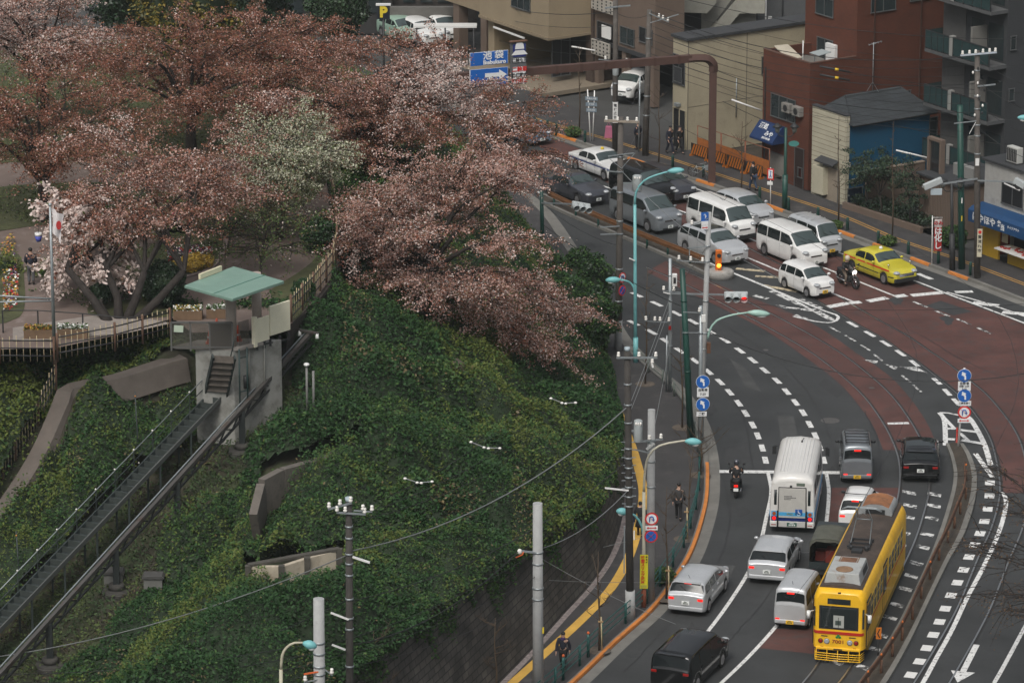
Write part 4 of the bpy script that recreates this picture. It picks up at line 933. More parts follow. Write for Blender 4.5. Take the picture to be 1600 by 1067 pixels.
        bx('bumper',-.93,.93,.56,.68,Y,x0=-.1,x1=.06,bev=.03); bx('coupler',-.18,.18,.60,.64,M_trim,x0=.05,x1=.09)
        mb=MB()
        for z in (.14,.24,.34,.44): mb.tube([(F(-.35),-1.03,z),(F(.10),-.93,z),(F(.16),0,z),(F(.10),.93,z),(F(-.35),1.03,z)],.020,6)
        for y in (-.9,-.45,0,.45,.9): mb.bar((F(.14-.05*abs(y)),y,.12),(F(.10-.05*abs(y)),y,.58),.035)
        mb.build('fender_grille',Y,root)
        bx('roof_marker',-.06,.06,H-.15,H-.05,M_trim,x0=-.16,x1=-.02)
    mb=MB(); mb.box(-xf+.5,xf-.5,-.85,.85,.28,.63); mb.build('underframe',M_trim,root)
    for xc in (-3.6,-2.2,2.2,3.6):
        for sg in (-1,1):
            mb=MB(); mb.lathe([(.33,sg*.62),(.33,sg*.75)],16,(xc,0,.33),'y'); mb.build('wheel',M_dark,root)
    # roof gear: air conditioner near the front, pantograph, humped unit near the back
    AC=mat('ac_grey',(.34,.35,.34),.6,var=.1,wear=((.20,.11,.05),1.6,.56,.72)); z=H+.10
    x0,x1=xf-3.0,xf-.75
    mb=MB(); b=[(x0,-.76),(x1,-.76),(x1,.76),(x0,.76)]; t=[(x0+.08,-.66),(x1-.08,-.66),(x1-.08,.66),(x0+.08,.66)]
    i=mb._add([(p[0],p[1],z-.05) for p in b]+[(p[0],p[1],z+.42) for p in t])
    for q in ((4,5,6,7),(0,1,5,4),(1,2,6,5),(2,3,7,6),(3,0,4,7)): mb.face([i+k for k in q])
    ac=mb.build('air_conditioner',AC,root,.03)
    mb=MB(); mb.lathe([(.30,z+.42),(.30,z+.435)],20,(x1-.55,0,0)); mb.build('fan_opening',M_pureblack,ac)
    mb=MB(); mb.lathe([(.32,z+.425),(.36,z+.425),(.36,z+.445),(.32,z+.445)],20,(x1-.55,0,0)); 
    mb.box(x0+.15,x0+.75,-.40,-.36,z+.42,z+.44); mb.box(x0+.15,x0+.75,.36,.40,z+.42,z+.44); mb.build('fan_ring',mat('rusty_panel',(.22,.13,.07),.8,var=.3),ac)
    mb=MB(); mb.box(x0+.2,x0+.75,-.33,.33,z+.42,z+.432); mb.build('rust_patch',mat('rust_stain',(.15,.07,.035),.85,var=.4,vscale=4),ac)
    mb=MB(); mb.poly([(x0+.25,.74,z+.05),(x1-.9,.74,z+.05),(x1-.9,.69,z+.3),(x0+.25,.69,z+.3)]); mb.build('side_vent',M_trim,ac).location.y=.012
    Hx0,Hx1=-xf+.55,-xf+2.2
    prof=[(-.72,z-.06),(-.74,z+.12),(-.62,z+.30),(-.3,z+.42),(0,z+.45),(.3,z+.42),(.62,z+.30),(.74,z+.12),(.72,z-.06)]
    mb=MB(); mb.grid([[(x,y,zz) for y,zz in prof] for x in (Hx0,Hx1)],True); mb.poly([(Hx0,y,zz) for y,zz in prof]); mb.poly([(Hx1,y,zz) for y,zz in prof])
    mb.cur=0; hp=mb.build('roof_equipment',mat('equipment_grey',(.25,.26,.26),.6,var=.12),root)
    mb=MB(); mb.grid([[(x,y*.93,zz+.018+.0) for y,zz in prof[2:-2]] for x in (Hx0+.06,Hx1-.04)],True); mb.build('rusty_cover',mat('rust_cover',(.24,.10,.04),.85,var=.35,vscale=2,wear=((.12,.06,.035),2.2,.5,.7)),hp)
    mb=MB(); mb.box(Hx1-.02,Hx1+.03,-.42,.42,z+.0,z+.24); mb.build('grille_panel',M_trim,hp)
    pc=.35                                              # pantograph base
    mb=MB()
    for sg in (-1,1): mb.bar((pc-.55,sg*.42,z+.10),(pc+.55,sg*.42,z+.10),.06)
    for xx in (pc-.5,pc,pc+.5): mb.bar((xx,-.5,z+.11),(xx,.5,z+.11),.06)
    for xx in (-.5,.5):
        for sg in (-1,1): mb.lathe([(.05,z-.02),(.08,z+.02),(.05,z+.05),(.07,z+.09)],8,(pc+xx,sg*.42,0))
    pb=mb.build('pantograph',M_dark,root)
    mb=MB()
    for sg in (-1,1):
        mb.tube([(pc+.1,sg*.40,z+.14),(pc-.95,sg*.34,z+.85),(pc-.15,sg*.25,z+1.62)],.020,6)
    mb.tube([(pc-.95,-.34,z+.85),(pc-.95,.34,z+.85)],.02,6); mb.tube([(pc-.95,-.34,z+.85),(pc-.15,.25,z+1.62)],.011,5); mb.tube([(pc-.95,.34,z+.85),(pc-.15,-.25,z+1.62)],.011,5)
    mb.build('pantograph_arm',M_galv,pb)
    mb=MB(); 
    for xx in (-.06,.06): mb.tube([(pc-.15+xx,-.85,z+1.52),(pc-.15+xx,-.6,z+1.63),(pc-.15+xx,.6,z+1.63),(pc-.15+xx,.85,z+1.52)],.018,6)
    mb.build('collector_head',M_galv,pb)
    mb=MB(); mb.box(pc+.75,pc+1.15,-.22,.22,z-.0,z+.14); mb.lathe([(.09,z),(.09,z+.22)],10,(pc+.65,.35,0)); mb.lathe([(.08,z),(.08,z+.2)],10,(pc+.62,-.3,0)); mb.build('roof_insulator',M_dark,root)
tram()
# ================================================================== PARK HILL: shrubs, trees, station, monorail, fences
def inpoly(px,py,poly):
    P=np.array(poly,float); x=np.asarray(px); y=np.asarray(py); c=np.zeros(x.shape,bool); j=len(P)-1
    for i in range(len(P)):
        m=((P[i,1]>y)!=(P[j,1]>y)); 
        with np.errstate(divide='ignore',invalid='ignore'): xi=(P[j,0]-P[i,0])*(y-P[i,1])/(P[j,1]-P[i,1])+P[i,0]
        c^=m&(x<xi); j=i
    return c
def nproj(x,y,z):
    zz=z-CAM_H; w=y*cP-zz*sP; v=y*sP+zz*cP; return 800+FOC*x/w, 533.5-FOC*v/w
# plateau surfaces
PLZ=11.03
PLAT=[(-260,552),(0,546),(90,543),(200,520),(270,497),(300,520),(446,514),(488,474),(518,434),(525,398),(520,360),(512,300),(505,230),(505,120),(400,60),(0,50),(-260,60)]
M_plaza=mat('park_paving',(0.14,0.105,0.088),0.9,var=0.16,vscale=0.4,bump=0.1,wear=((0.22,0.175,0.16),1.2,0.55,0.72))
sheet_pts=gp(PLAT,PLZ); mb=MB(); mb.poly(sheet_pts); struct(mb.build('park_path',M_plaza))
M_grass=mat('park_grass_soil',(0.055,0.06,0.022),0.95,var=0.4,vscale=1.5,bump=0.5,bscale=8)
BEDS=[('lawn',[(108,405),(135,372),(190,352),(300,350),(352,372),(336,412),(300,430),(190,450),(150,452),(118,434)]),('lawn',[(-40,300),(20,290),(150,285),(260,300),(330,322),(250,340),(120,350),(60,352),(-40,360)]),('lawn',[(230,365),(360,325),(470,285),(520,250),(500,300),(450,330),(350,362)]),('lawn',[(140,470),(300,468),(300,492),(150,494)]),('lawn',[(420,455),(495,400),(508,330),(500,420),(478,480),(450,500)]),('lawn',[(-40,410),(25,395),(38,440),(30,495),(-40,500)]),('lawn',[(0,255),(500,215),(500,80),(0,80)])]
for nm,px in BEDS:
    mb=MB(); pts=crom(gp(px+[px[0]],PLZ+0.02),0.6)[:-1]; mb.poly(pts); struct(mb.build(nm,M_grass))
    if nm=='lawn' and px is BEDS[0][1]:
        mb=MB(); ribbon(mb,pts+[pts[0]],.25,PLZ+0.05); struct(mb.build('bed_edging',mat('bed_stone',(.26,.20,.18),.9,var=.3,vscale=5)))
mb=MB(); mb.poly([p for p in gp([(20,512),(150,492),(235,498),(268,505),(200,520),(90,530),(20,533)],PLZ+.03)]); struct(mb.build('park_path',mat('pale_paving',(.24,.21,.185),.9,var=.2,vscale=1.5)))
# ---- leaf clouds
def leafcloud(name, C, size, mats, mi=None, parent=None, up=0.5, aspect=0.6):
    N=len(C); C=np.asarray(C,np.float64)
    nrm=rng.normal(size=(N,3)); nrm[:,2]=np.abs(nrm[:,2])+up; nrm/=np.linalg.norm(nrm,axis=1)[:,None]
    t=rng.normal(size=(N,3)); t-=nrm*(t*nrm).sum(1)[:,None]; t/=np.linalg.norm(t,axis=1)[:,None]; b=np.cross(nrm,t)
    s=size*rng.uniform(.65,1.35,N) if np.isscalar(size) else size*rng.uniform(.75,1.25,N)
    t*=(s*.5)[:,None]; b*=(s*.5*aspect)[:,None]
    V=np.empty((N,4,3)); V[:,0]=C-t; V[:,1]=C-b+t*.15; V[:,2]=C+t; V[:,3]=C+b+t*.15
    return npmesh(name,V.reshape(-1,3),np.arange(N*4).reshape(N,4),mats,mi,parent)
# ---- shrub mass on the slope
cell=0.15; sx=np.arange(-52,10,cell); sy=np.arange(146,240,cell); SX,SY=np.meshgrid(sx,sy)
bump=np.zeros(SX.shape); nb=2000
bxs=rng.uniform(-52,10,nb); bys=rng.uniform(146,240,nb); brs=np.concatenate([rng.uniform(.45,.9,nb-800),rng.uniform(1.0,2.1,800)]); bhs=brs*rng.uniform(.55,.95,nb)*np.where(brs>.95,.95,.6)
for x,y,r,h in zip(bxs,bys,brs,bhs):
    i0,i1=np.searchsorted(sx,[x-r,x+r]); j0,j1=np.searchsorted(sy,[y-r,y+r])
    if i0==i1 or j0==j1: continue
    d2=((SX[j0:j1,i0:i1]-x)**2+(SY[j0:j1,i0:i1]-y)**2)/(r*r)
    bump[j0:j1,i0:i1]=np.maximum(bump[j0:j1,i0:i1],h*np.sqrt(np.clip(1-d2,0,1)))
tuft=np.zeros(SX.shape)
for x,y,r,h in zip(rng.uniform(-52,10,15000),rng.uniform(146,240,15000),rng.uniform(.28,.6,15000),rng.uniform(.15,.42,15000)):
    i0,i1=np.searchsorted(sx,[x-r,x+r]); j0,j1=np.searchsorted(sy,[y-r,y+r])
    if i0==i1 or j0==j1: continue
    d2=((SX[j0:j1,i0:i1]-x)**2+(SY[j0:j1,i0:i1]-y)**2)/(r*r); tuft[j0:j1,i0:i1]=np.maximum(tuft[j0:j1,i0:i1],h*np.sqrt(np.clip(1-d2,0,1)))
bump=bump*1.1+tuft
gl=np.random.default_rng(3)
def vnoise(x,y,sc,seed):
    r=np.random.default_rng(seed); g=r.uniform(0,1,(64,64)); u=(x/sc)%63; v=(y/sc)%63; i=u.astype(int); j=v.astype(int); fu=u-i; fv=v-j; fu=fu*fu*(3-2*fu); fv=fv*fv*(3-2*fv)
    return (g[j,i]*(1-fu)+g[j,i+1]*fu)*(1-fv)+(g[j+1,i]*(1-fu)+g[j+1,i+1]*fu)*fv
TZ=terr(SX,SY); HSS=hill_side(SX,SY)
DX=SX-BEAM_A.x; DY=SY-BEAM_A.y; along=DX*bdir.x+DY*bdir.y; side=DX*bnr.x+DY*bnr.y
PXg,PYg=nproj(SX,SY,TZ)
shr=(HSS>-0.4)&~(inpoly(*nproj(SX,SY,np.full(SX.shape,11.03)),PLAT)&(TZ>10.2))&(SY<238)&(TZ<10.99)
grass=(along>1.5)&(along<bl+3)&(side>np.where(along<9,-2.0,-2.7)-.5*vnoise(SX,SY,1.5,6))&(side<.55+.9*vnoise(SX,SY,1.3,5))
shr&=~grass
RT=crom([TP(a,b) for a,b in ((288,572),(262,578),(180,604),(112,618),(98,642),(62,722),(8,806),(-80,912))],.5)
RA=np.array([[p.x,p.y] for p in RT]); RD=np.full(SX.shape,9.)
for a_,b_ in RA: RD=np.minimum(RD,(SX-a_)**2+(SY-b_)**2)
shr&=RD>.34; shr&=~inpoly(PXg,PYg,[(378,892),(438,888),(535,860),(538,898),(440,922),(382,925)])
shr&=~inpoly(PXg,PYg,[(395,770),(410,745),(470,732),(560,690),(575,705),(480,765),(420,795),(395,850)])
shr&=~inpoly(PXg,PYg,[(352,600),(420,570),(452,560),(450,620),(400,690),(345,700)])
bare=vnoise(SX,SY,2.6,11)*.6+vnoise(SX,SY,1.1,12)*.4
shr2=shr
hgt=np.where(shr2,bump*np.clip(.5+HSS*.5,0,1)+0.12,0.0)
ii=np.argwhere(shr2); 
right=(side>0)
dens=52*cell*cell*5.2
cnt=rng.poisson(np.where(SY[shr2]>205,dens*.55,dens)); rep=np.repeat(np.arange(len(ii)),cnt); K=ii[rep]
lx=sx[K[:,1]]+rng.uniform(0,cell,len(K)); ly=sy[K[:,0]]+rng.uniform(0,cell,len(K))
fi=(lx-sx[0])/cell; fj=(ly-sy[0])/cell; i=np.clip(fi.astype(int),0,len(sx)-2); j=np.clip(fj.astype(int),0,len(sy)-2); fi-=i; fj-=j
def bil(A): return (A[j,i]*(1-fi)+A[j,i+1]*fi)*(1-fj)+(A[j+1,i]*(1-fi)+A[j+1,i+1]*fi)*fj
lz=bil(TZ)+bil(hgt)*rng.uniform(.55,1.08,len(K))+rng.uniform(-.02,.10,len(K))
tone=vnoise(lx,ly,.42,20)*.34+vnoise(lx,ly,1.6,21)*.24+vnoise(lx,ly,5.5,22)*.42+rng.normal(0,.06,len(K))+np.where(bil(side)<-2.5,.05,0)+0
mi=np.where(tone>.60,2,np.where(tone>.45,1,0)); mi=np.where((rng.uniform(0,1,len(K))<.010+.30*(vnoise(lx,ly,2.3,58)>.83)),3,mi)
LG=[mat('leaf_dark',(.026,.067,.021),.6,island=.35,spec=.2,transl=.2),mat('leaf_mid',(.054,.105,.028),.6,island=.3,spec=.2,transl=.2),mat('leaf_light',(.105,.135,.031),.6,island=.3,spec=.2,transl=.2),mat('leaf_rust',(.10,.075,.03),.6,island=.4)]
sh=leafcloud('shrubbery',np.stack([lx,ly,lz],1),.10+.085*vnoise(lx,ly,3.1,77)+.02*(mi==0),LG,mi,up=.55,aspect=.55); tag(sh,kind='stuff'); iv_=np.array(IVY); tag(leafcloud('ivy',iv_,.13,LG,rng.integers(0,2,len(iv_)),up=.1,aspect=.7),kind='stuff')
mound=shr2
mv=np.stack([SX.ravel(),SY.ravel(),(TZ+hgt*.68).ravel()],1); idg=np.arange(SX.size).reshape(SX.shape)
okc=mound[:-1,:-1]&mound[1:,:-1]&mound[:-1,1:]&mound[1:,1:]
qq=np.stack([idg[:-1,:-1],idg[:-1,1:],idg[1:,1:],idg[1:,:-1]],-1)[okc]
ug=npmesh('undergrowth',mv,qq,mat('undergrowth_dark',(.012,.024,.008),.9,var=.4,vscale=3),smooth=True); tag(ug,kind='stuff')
# short grass and ground creepers on the beam strip and lawns
def scatter(mask, dens, hz, size, mats, w, name, seed):
    ii=np.argwhere(mask); n=rng.poisson(dens*cell*cell,len(ii)); rep=np.repeat(np.arange(len(ii)),n); K=ii[rep]
    x=sx[K[:,1]]+rng.uniform(0,cell,len(K)); y=sy[K[:,0]]+rng.uniform(0,cell,len(K)); z=TZ[K[:,0],K[:,1]]+rng.uniform(0,hz,len(K))
    t=vnoise(x,y,1.2,seed)+rng.normal(0,.15,len(K)); m=np.digitize(t,w)
    o=leafcloud(name,np.stack([x,y,z],1),size,mats,m,up=.4,aspect=.4); tag(o,kind='stuff'); return o
scatter(grass&(TZ<10.9)&(HSS>0)&(vnoise(SX,SY,1.8,31)>.12),130,.34,.17,[mat('grass_dark',(.030,.058,.016),.8,island=.4),mat('grass_mid',(.060,.085,.020),.8,island=.4),mat('grass_dry',(.075,.055,.028),.9,island=.3)],[.5,.9],'grass',31)
flm=[mat('grass_mid',(0,0,0)),MATS['grass_dark'],mat('grass_young',(.075,.10,.02),.8,island=.35)]
lawn=np.zeros(SX.shape,bool)
px11,py11=nproj(SX,SY,np.full(SX.shape,PLZ))
for nm,p in BEDS: lawn|=inpoly(px11,py11,p)
TZs=TZ.copy(); TZ[...]=np.where(TZ>10.9,PLZ+.02,TZ)
scatter(lawn&(TZ>10.9),30,.14,.16,flm,[.45,.62],'grass',41)
def flowers(poly,m,name,n,h=.28):
    P=np.array(poly); x0,y0=P.min(0); x1,y1=P.max(0); px=rng.uniform(x0,x1,n*3); py=rng.uniform(y0,y1,n*3); ok=inpoly(px,py,poly); pts=np.array([G(a,b,PLZ+.05) for a,b in zip(px[ok],py[ok])])
    pts[:,2]+=rng.uniform(.05,h,len(pts)); o=leafcloud(name,pts,.13,m,rng.integers(0,len(m),len(pts)),up=1.2,aspect=.8); tag(o,kind='stuff')
FY_=mat('flower_yellow',(.40,.26,.03),.6,island=.2); FW=mat('flower_white',(.62,.62,.58),.6,island=.15); FO=mat('flower_orange',(.35,.13,.03),.6,island=.2); FP=mat('flower_purple',(.10,.04,.12),.6,island=.3); FR=mat('flower_red',(.35,.02,.02),.6,island=.3)
flowers([(262,418),(300,402),(335,405),(332,418),(300,428),(270,426)],[FY_],'yellow_flowers',700)
flowers([(262,398),(300,390),(332,392),(332,402),(262,410)],[FR,FP,MATS['leaf_dark'],FW],'red_flowers',500)
flowers([(115,405),(150,392),(185,398),(170,412),(130,416)],[FW,MATS['leaf_mid'],MATS['leaf_mid']],'white_flowers',500)
flowers([(118,424),(165,420),(180,432),(140,440)],[FO,FP,FY_,MATS['leaf_dark']],'pansies',350)
flowers([(4,432),(24,400),(30,440),(26,480),(6,490)],[FO,FP,FY_,FR,FW],'pansies',190)
flowers([(0,390),(20,365),(26,392),(10,410)],[FO,FY_,MATS['leaf_mid']],'pansies',90)
# ---- trees
BL_W=mat('blossom_white',(.70,.59,.54),.75,island=.15,transl=.3); BL_P=mat('blossom_pink',(.53,.33,.275),.75,island=.22,transl=.3); BL_R=mat('young_leaf_red',(.27,.105,.065),.75,island=.3,transl=.3); BL_B=mat('young_leaf_brown',(.19,.105,.056),.75,island=.3,transl=.3); BL_G=mat('young_leaf_green',(.10,.13,.035),.7,island=.35,transl=.3); BL_GW=mat('blossom_cream',(.56,.56,.42),.75,island=.15,transl=.3)
def cherry(name,label,base,crown_c,rx,ry,rz,ntw,w,mats,nleaf=90,size=.09,patches=(),fork=.35,r0=.24,lean=(0,0),multi=1,seed=1,low=-.25,twl=(1.1,2.3),group='cherry trees in the park',cat='tree',droop=.25,drops=()):
    r=np.random.default_rng(seed); base=Vector(base); cc=Vector(crown_c)-base
    root=thing(name,label,cat,base,0,group)
    tb=MB(); br=MB(); cen=[]; mis=[]
    forks=[]
    for m in range(multi):
        f=Vector((cc.x*fork+ (m-(multi-1)/2)*1.7,cc.y*fork+r.normal(0,.2),max(.9,(cc.z)*.45)))
        st=Vector(((m-(multi-1)/2)*.25,r.normal(0,.1),-.3)); mid=st.lerp(f,.5)+Vector((r.normal(0,.12),r.normal(0,.12),0))
        tb.tube([st,st.lerp(mid,.5),mid,f],[r0*1.25,r0*1.0,r0*.85,r0*.7],9); forks.append(f)
    nl=max(8,ntw//26)
    patches=[(Vector(p)-base,rad,pr) for p,rad,pr in patches]
    for k in range(nl+len(drops)):
        f=forks[k%multi]
        az=2*math.pi*(k+r.uniform(-.35,.35))/nl*1.0; el=r.uniform(low,1.0); ce=math.sqrt(max(0,1-el*el))
        q=.72+.25*r.uniform()
        e=cc+Vector((rx*ce*math.cos(az)*q,ry*ce*math.sin(az)*q,rz*el*q))
        if k>=nl: e=Vector(drops[k-nl])-base
        mid=f.lerp(e,.5)+Vector((r.normal(0,.35),r.normal(0,.35),abs(e.z-f.z)*.15+r.uniform(0,.5)))
        c=crom([f,f.lerp(mid,.55)+Vector((0,0,.15)),mid,e],.5); rr=[max(.022,r0*.5*(1-i/len(c))**1.2) for i in range(len(c))]
        br.tube(c,rr,6,False)
        nt_=max(4,ntw//nl)
        for t in range(nt_):
            a=r.beta(1.9,1.0)*.78+.22; p=c[min(len(c)-1,int(a*len(c)))]
            out=(p-cc); out.z*=.35; out=out.normalized() if out.length>.1 else Vector((1,0,0))
            d=(out*.75+Vector((r.normal(0,.8),r.normal(0,.8),r.normal(.06,.18)))).normalized()
            ln=r.uniform(*twl); p=p+Vector((r.normal(0,.3),r.normal(0,.3),r.normal(0,.16)))
            tip=p+d*ln+Vector((0,0,-droop*ln*r.uniform(.2,1))); md=(p+tip)/2+Vector((0,0,.10*ln))
            tw=[p,md,tip]; br.tube(tw,[.022,.014,.006],4,False)
            n=max(6,int(nleaf*(1.3 if nleaf>60 else 1)*ln/1.6*r.uniform(.6,1.25)))
            u=r.beta(1.4,1.0,n)[:,None]; P0,P1,P2=[np.array(v) for v in tw]
            pts=P0*(1-u)**2+2*P1*u*(1-u)+P2*u*u+r.normal(0,1,(n,3))*np.array([.15,.15,.075])*(.6+.6*u)
            prob=np.array(w,float)
            for pc,rad,pr in patches:
                if (p-pc).length<rad: prob=np.array(pr,float)
            prob=prob*np.exp(r.normal(0,.5,len(prob))); prob/=prob.sum()
            cen.append(pts); mis.append(r.choice(len(prob),n,p=prob))
    tb.build('trunk',M_bark,root,fix=False); br.build('branches',M_bark,root,fix=False)
    global rng; old=rng; rng=r
    leafcloud('crown',np.concatenate(cen),size,mats,np.concatenate(mis),root,up=.3,aspect=.75); rng=old
    return root
CM=[BL_R,BL_B,BL_P,BL_W,BL_G]
def atz(px,py,z): return G(px,py,z)
bT3=TP(652,508)
cherry('cherry_tree','broad pink cherry tree on the shrub slope overhanging the roadside hedge, with a leaning fork',bT3,G(708,350,12.2),6.2,5.0,3.9,520,[.24,.15,.42,.17,.02],CM,drops=[G(*q) for q in ((850,470,7.6),(890,500,6.0),(830,535,6.4),(872,555,5.2),(770,480,8.2),(915,488,5.6),(800,520,7))],patches=[(G(760,300,14.5),2.6,[.10,.05,.55,.30,0]),(G(815,290,13.5),2.2,[.12,.06,.6,.22,0]),(G(600,360,12),1.6,[.15,.1,.35,.4,0]),(G(830,540,7.0),2.2,[.40,.22,.30,.08,0])],seed=11,r0=.34,fork=.1,low=-.75,nleaf=118)
cherry('cherry_tree','wide russet cherry tree streaked with white blossom, in front of the blue road signs',G(585,262,10.9),G(592,166,14.6),6.7,7.2,3.2,600,[.48,.24,.20,.06,.02],CM,patches=[(G(630,100,17.5),2.3,[.08,.03,.25,.64,0]),(G(672,120,16.5),2.3,[.08,.03,.25,.64,0]),(G(698,152,15.5),2.3,[.08,.03,.25,.64,0]),(G(600,90,17.5),1.8,[.15,.05,.35,.45,0]),(G(560,85,17.5),2.0,[.3,.05,.5,.15,0]),(G(470,110,17),1.8,[.3,.1,.45,.15,0]),(G(722,108,15.5),2.0,[.25,.05,.3,.40,0]),(G(740,150,14.8),1.6,[.2,.05,.25,.5,0])],seed=12,r0=.32,low=-.55,nleaf=85)
cherry('cherry_tree','pink cherry tree with several dark stems beside the round clipped bush',G(190,500,11),G(245,285,15.4),4.7,4.4,3.3,420,[.36,.22,.32,.08,.02],CM,patches=[(G(200,185,18),1.6,[.15,.08,.30,.47,0]),(G(250,200,17.5),1.5,[.2,.1,.35,.35,0]),(G(300,235,16.8),1.5,[.25,.15,.4,.2,0])],seed=13,r0=.21,multi=4,low=-.28,nleaf=95,fork=.12)
cherry('cherry_tree','small tree with loose white blossom sprays hanging in front of the flagpole',G(176,497,11),G(134,368,13.8),1.9,1.5,2.1,110,[.01,.01,.02,.95,.01],CM,seed=14,r0=.11,nleaf=75,size=.19,low=-.9,droop=.9,twl=(.8,1.6),fork=.5)
cherry('cherry_tree','russet cherry tree with a dark leaning trunk at the left edge of the park',G(70,345,11),G(62,205,15.2),4.9,5.2,2.7,370,[.56,.27,.12,.03,.02],CM,seed=15,r0=.3,low=-.3,nleaf=95)
cherry('cherry_tree','tall pale pink cherry tree in the top corner behind the russet trees',G(70,180,11),G(50,62,16.4),4.6,4.5,3.0,400,[.30,.15,.33,.20,.02],CM,patches=[(G(160,30,17),1.8,[.1,.05,.2,.65,0]),(G(20,60,16),1.8,[.12,.05,.25,.58,0]),(G(60,15,18),2.2,[.15,.05,.4,.4,0])],seed=16,r0=.28,low=-.4)
cherry('cherry_tree','dense russet cherry tree in the middle of the park behind the pink one',G(300,240,11),G(300,118,15.6),5.6,5.5,3.0,450,[.58,.26,.12,.03,.01],CM,seed=17,r0=.3,low=-.4,nleaf=90)
cherry('cherry_tree','rust coloured cherry tree below the yellow green conifer',G(430,180,11),G(425,98,14.9),5.0,5.2,2.1,400,[.60,.22,.14,.03,.01],CM,patches=[(G(490,70,17),1.8,[.3,.1,.4,.2,0])],seed=18,r0=.28,low=-.4)
cherry('cherry_tree','brownish cherry tree between the white flowering tree and the large slope tree',G(600,255,10.6),G(570,215,13.2),3.6,3.2,1.9,260,[.46,.40,.10,.02,.02],CM,seed=19,r0=.2,low=-.5)
cherry('cherry_tree','russet cherry tree leaning over the roadside behind the dark saloon',TP(770,300),G(788,214,8.8),2.6,3.6,2.4,230,[.50,.34,.12,.02,.02],CM,seed=20,r0=.24,low=-.6)
cherry('cherry_tree','low blossoming cherry at the corner of the bamboo fence',TP(585,455),G(590,365,11.8),2.6,2.0,1.4,120,[.38,.22,.24,.14,.02],CM,patches=[(G(610,365,12),.9,[.1,.1,.3,.5,0])],seed=21,r0=.13,low=-.5)
cherry('flowering_tree','white and pale green flowering tree left of the tall bamboo fence',G(440,372,11),G(446,262,14.1),2.7,2.5,2.2,400,[.03,.05,.02,.56,.34],[BL_R,BL_B,BL_P,BL_GW,mat('fresh_leaf',(.10,.125,.045),.7,island=.35)],seed=22,r0=.16,low=-.6,nleaf=95,group='young trees in the park')
cherry('sapling','slender green sapling behind the station roof',G(405,440,11),G(415,372,12.9),2.3,1.8,1.5,110,[.0,.12,.0,.02,.86],[BL_R,BL_B,BL_P,BL_W,mat('spring_leaf',(.06,.095,.018),.7,island=.35)],seed=23,r0=.08,low=-.6,nleaf=38,group='young trees in the park')
cherry('sapling','thin green sapling under the white flowering tree',G(360,400,11),G(362,322,13.0),2.2,1.8,1.6,90,[.05,.2,.02,.02,.7],[BL_R,BL_B,BL_P,BL_W,MATS['spring_leaf']],seed=24,r0=.07,low=-.6,nleaf=30,group='young trees in the park')
cherry('sapling','bare looking tree with a few blossoms right of the pink tree',G(305,370,11),G(350,262,14.4),2.6,2.2,2.3,150,[.35,.3,.25,.08,.02],CM,seed=25,r0=.12,low=-.4,nleaf=45,group='young trees in the park')
# clipped and evergreen bushes
def bush(name,label,c,rx,ry,rz,m,n=5000,size=.13,stem=.3,cat='bush',lump=.12,group=None):
    c=Vector(c); root=thing(name,label,cat,c,0,group); r=np.random.default_rng(int(abs(c.x*31+c.y*7))%9999)
    d=r.normal(size=(n,3)); d/=np.linalg.norm(d,axis=1)[:,None]
    l=1+lump*np.sin(d[:,0]*7+c.x)*np.cos(d[:,1]*6+c.y)+lump*.6*np.sin(d[:,2]*9+d[:,0]*5)
    q=r.uniform(.80,1.03,n)**1*l; P=d*q[:,None]*np.array([rx,ry,rz]); P[:,2]+=stem+rz
    global rng; old=rng; rng=r; leafcloud('foliage',P,size,m,r.integers(0,len(m),n),root,up=.2,aspect=.6); rng=old
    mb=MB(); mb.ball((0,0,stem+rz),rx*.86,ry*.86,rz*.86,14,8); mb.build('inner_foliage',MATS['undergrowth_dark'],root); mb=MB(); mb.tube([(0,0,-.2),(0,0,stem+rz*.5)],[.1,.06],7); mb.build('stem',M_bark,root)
    return root
DK=[mat('evergreen_dark',(.010,.026,.012),.5,island=.4),mat('evergreen_mid',(.016,.038,.014),.5,island=.4)]
bush('clipped_bush','large dark round clipped bush left of the station roof',G(256,480,11),1.02,.95,.95,DK,6500,.11,.15)
bush('clipped_bush','small dark clipped bush on a thin stem beside the pink tree trunks',G(155,485,11),.55,.5,.42,DK,2500,.11,.35)
YG=[mat('conifer_gold',(.17,.125,.015),.6,island=.35),mat('conifer_olive',(.06,.065,.012),.6,island=.4)]
bush('conifer','yellow green conifer rising behind the russet cherry trees',G(300,112,11),2.4,2.4,3.2,YG,12000,.2,.4,'tree',.28,'evergreen trees behind the cherries')
bush('conifer','dark evergreen behind the russet cherries left of the round bush',G(372,84,10),2.7,2.4,2.3,DK,12000,.24,.4,'tree',.3,'evergreen trees behind the cherries')
bush('conifer','dark evergreen at the top edge left of the yellow green conifer',G(225,66,10),3.0,2.6,2.4,DK,9000,.24,.4,'tree',.3,'evergreen trees behind the cherries')
bush('round_tree','round green tree standing in front of the car park wall',G(528,82,4),1.9,1.8,1.9,[mat('park_green',(.022,.052,.016),.6,island=.4),DK[1]],9000,.17,1.0,'tree',.15)
for k,(px,py,z,rx,rz,lb) in enumerate([(905,470,.1,1.6,1.6,'dark tall hedge bush at the kerb under the blossom tips'),(925,520,.1,1.2,1.3,'bright green hedge bush at the pavement corner'),(880,520,1.6,1.9,1.7,'broad hedge bush behind the pavement corner')]):
    bush('hedge_bush',lb,TP(px,py+18),rx,rx*.9,rz,[LG[0],LG[1],DK[1]],9000,.16,.05,'bush',.2)
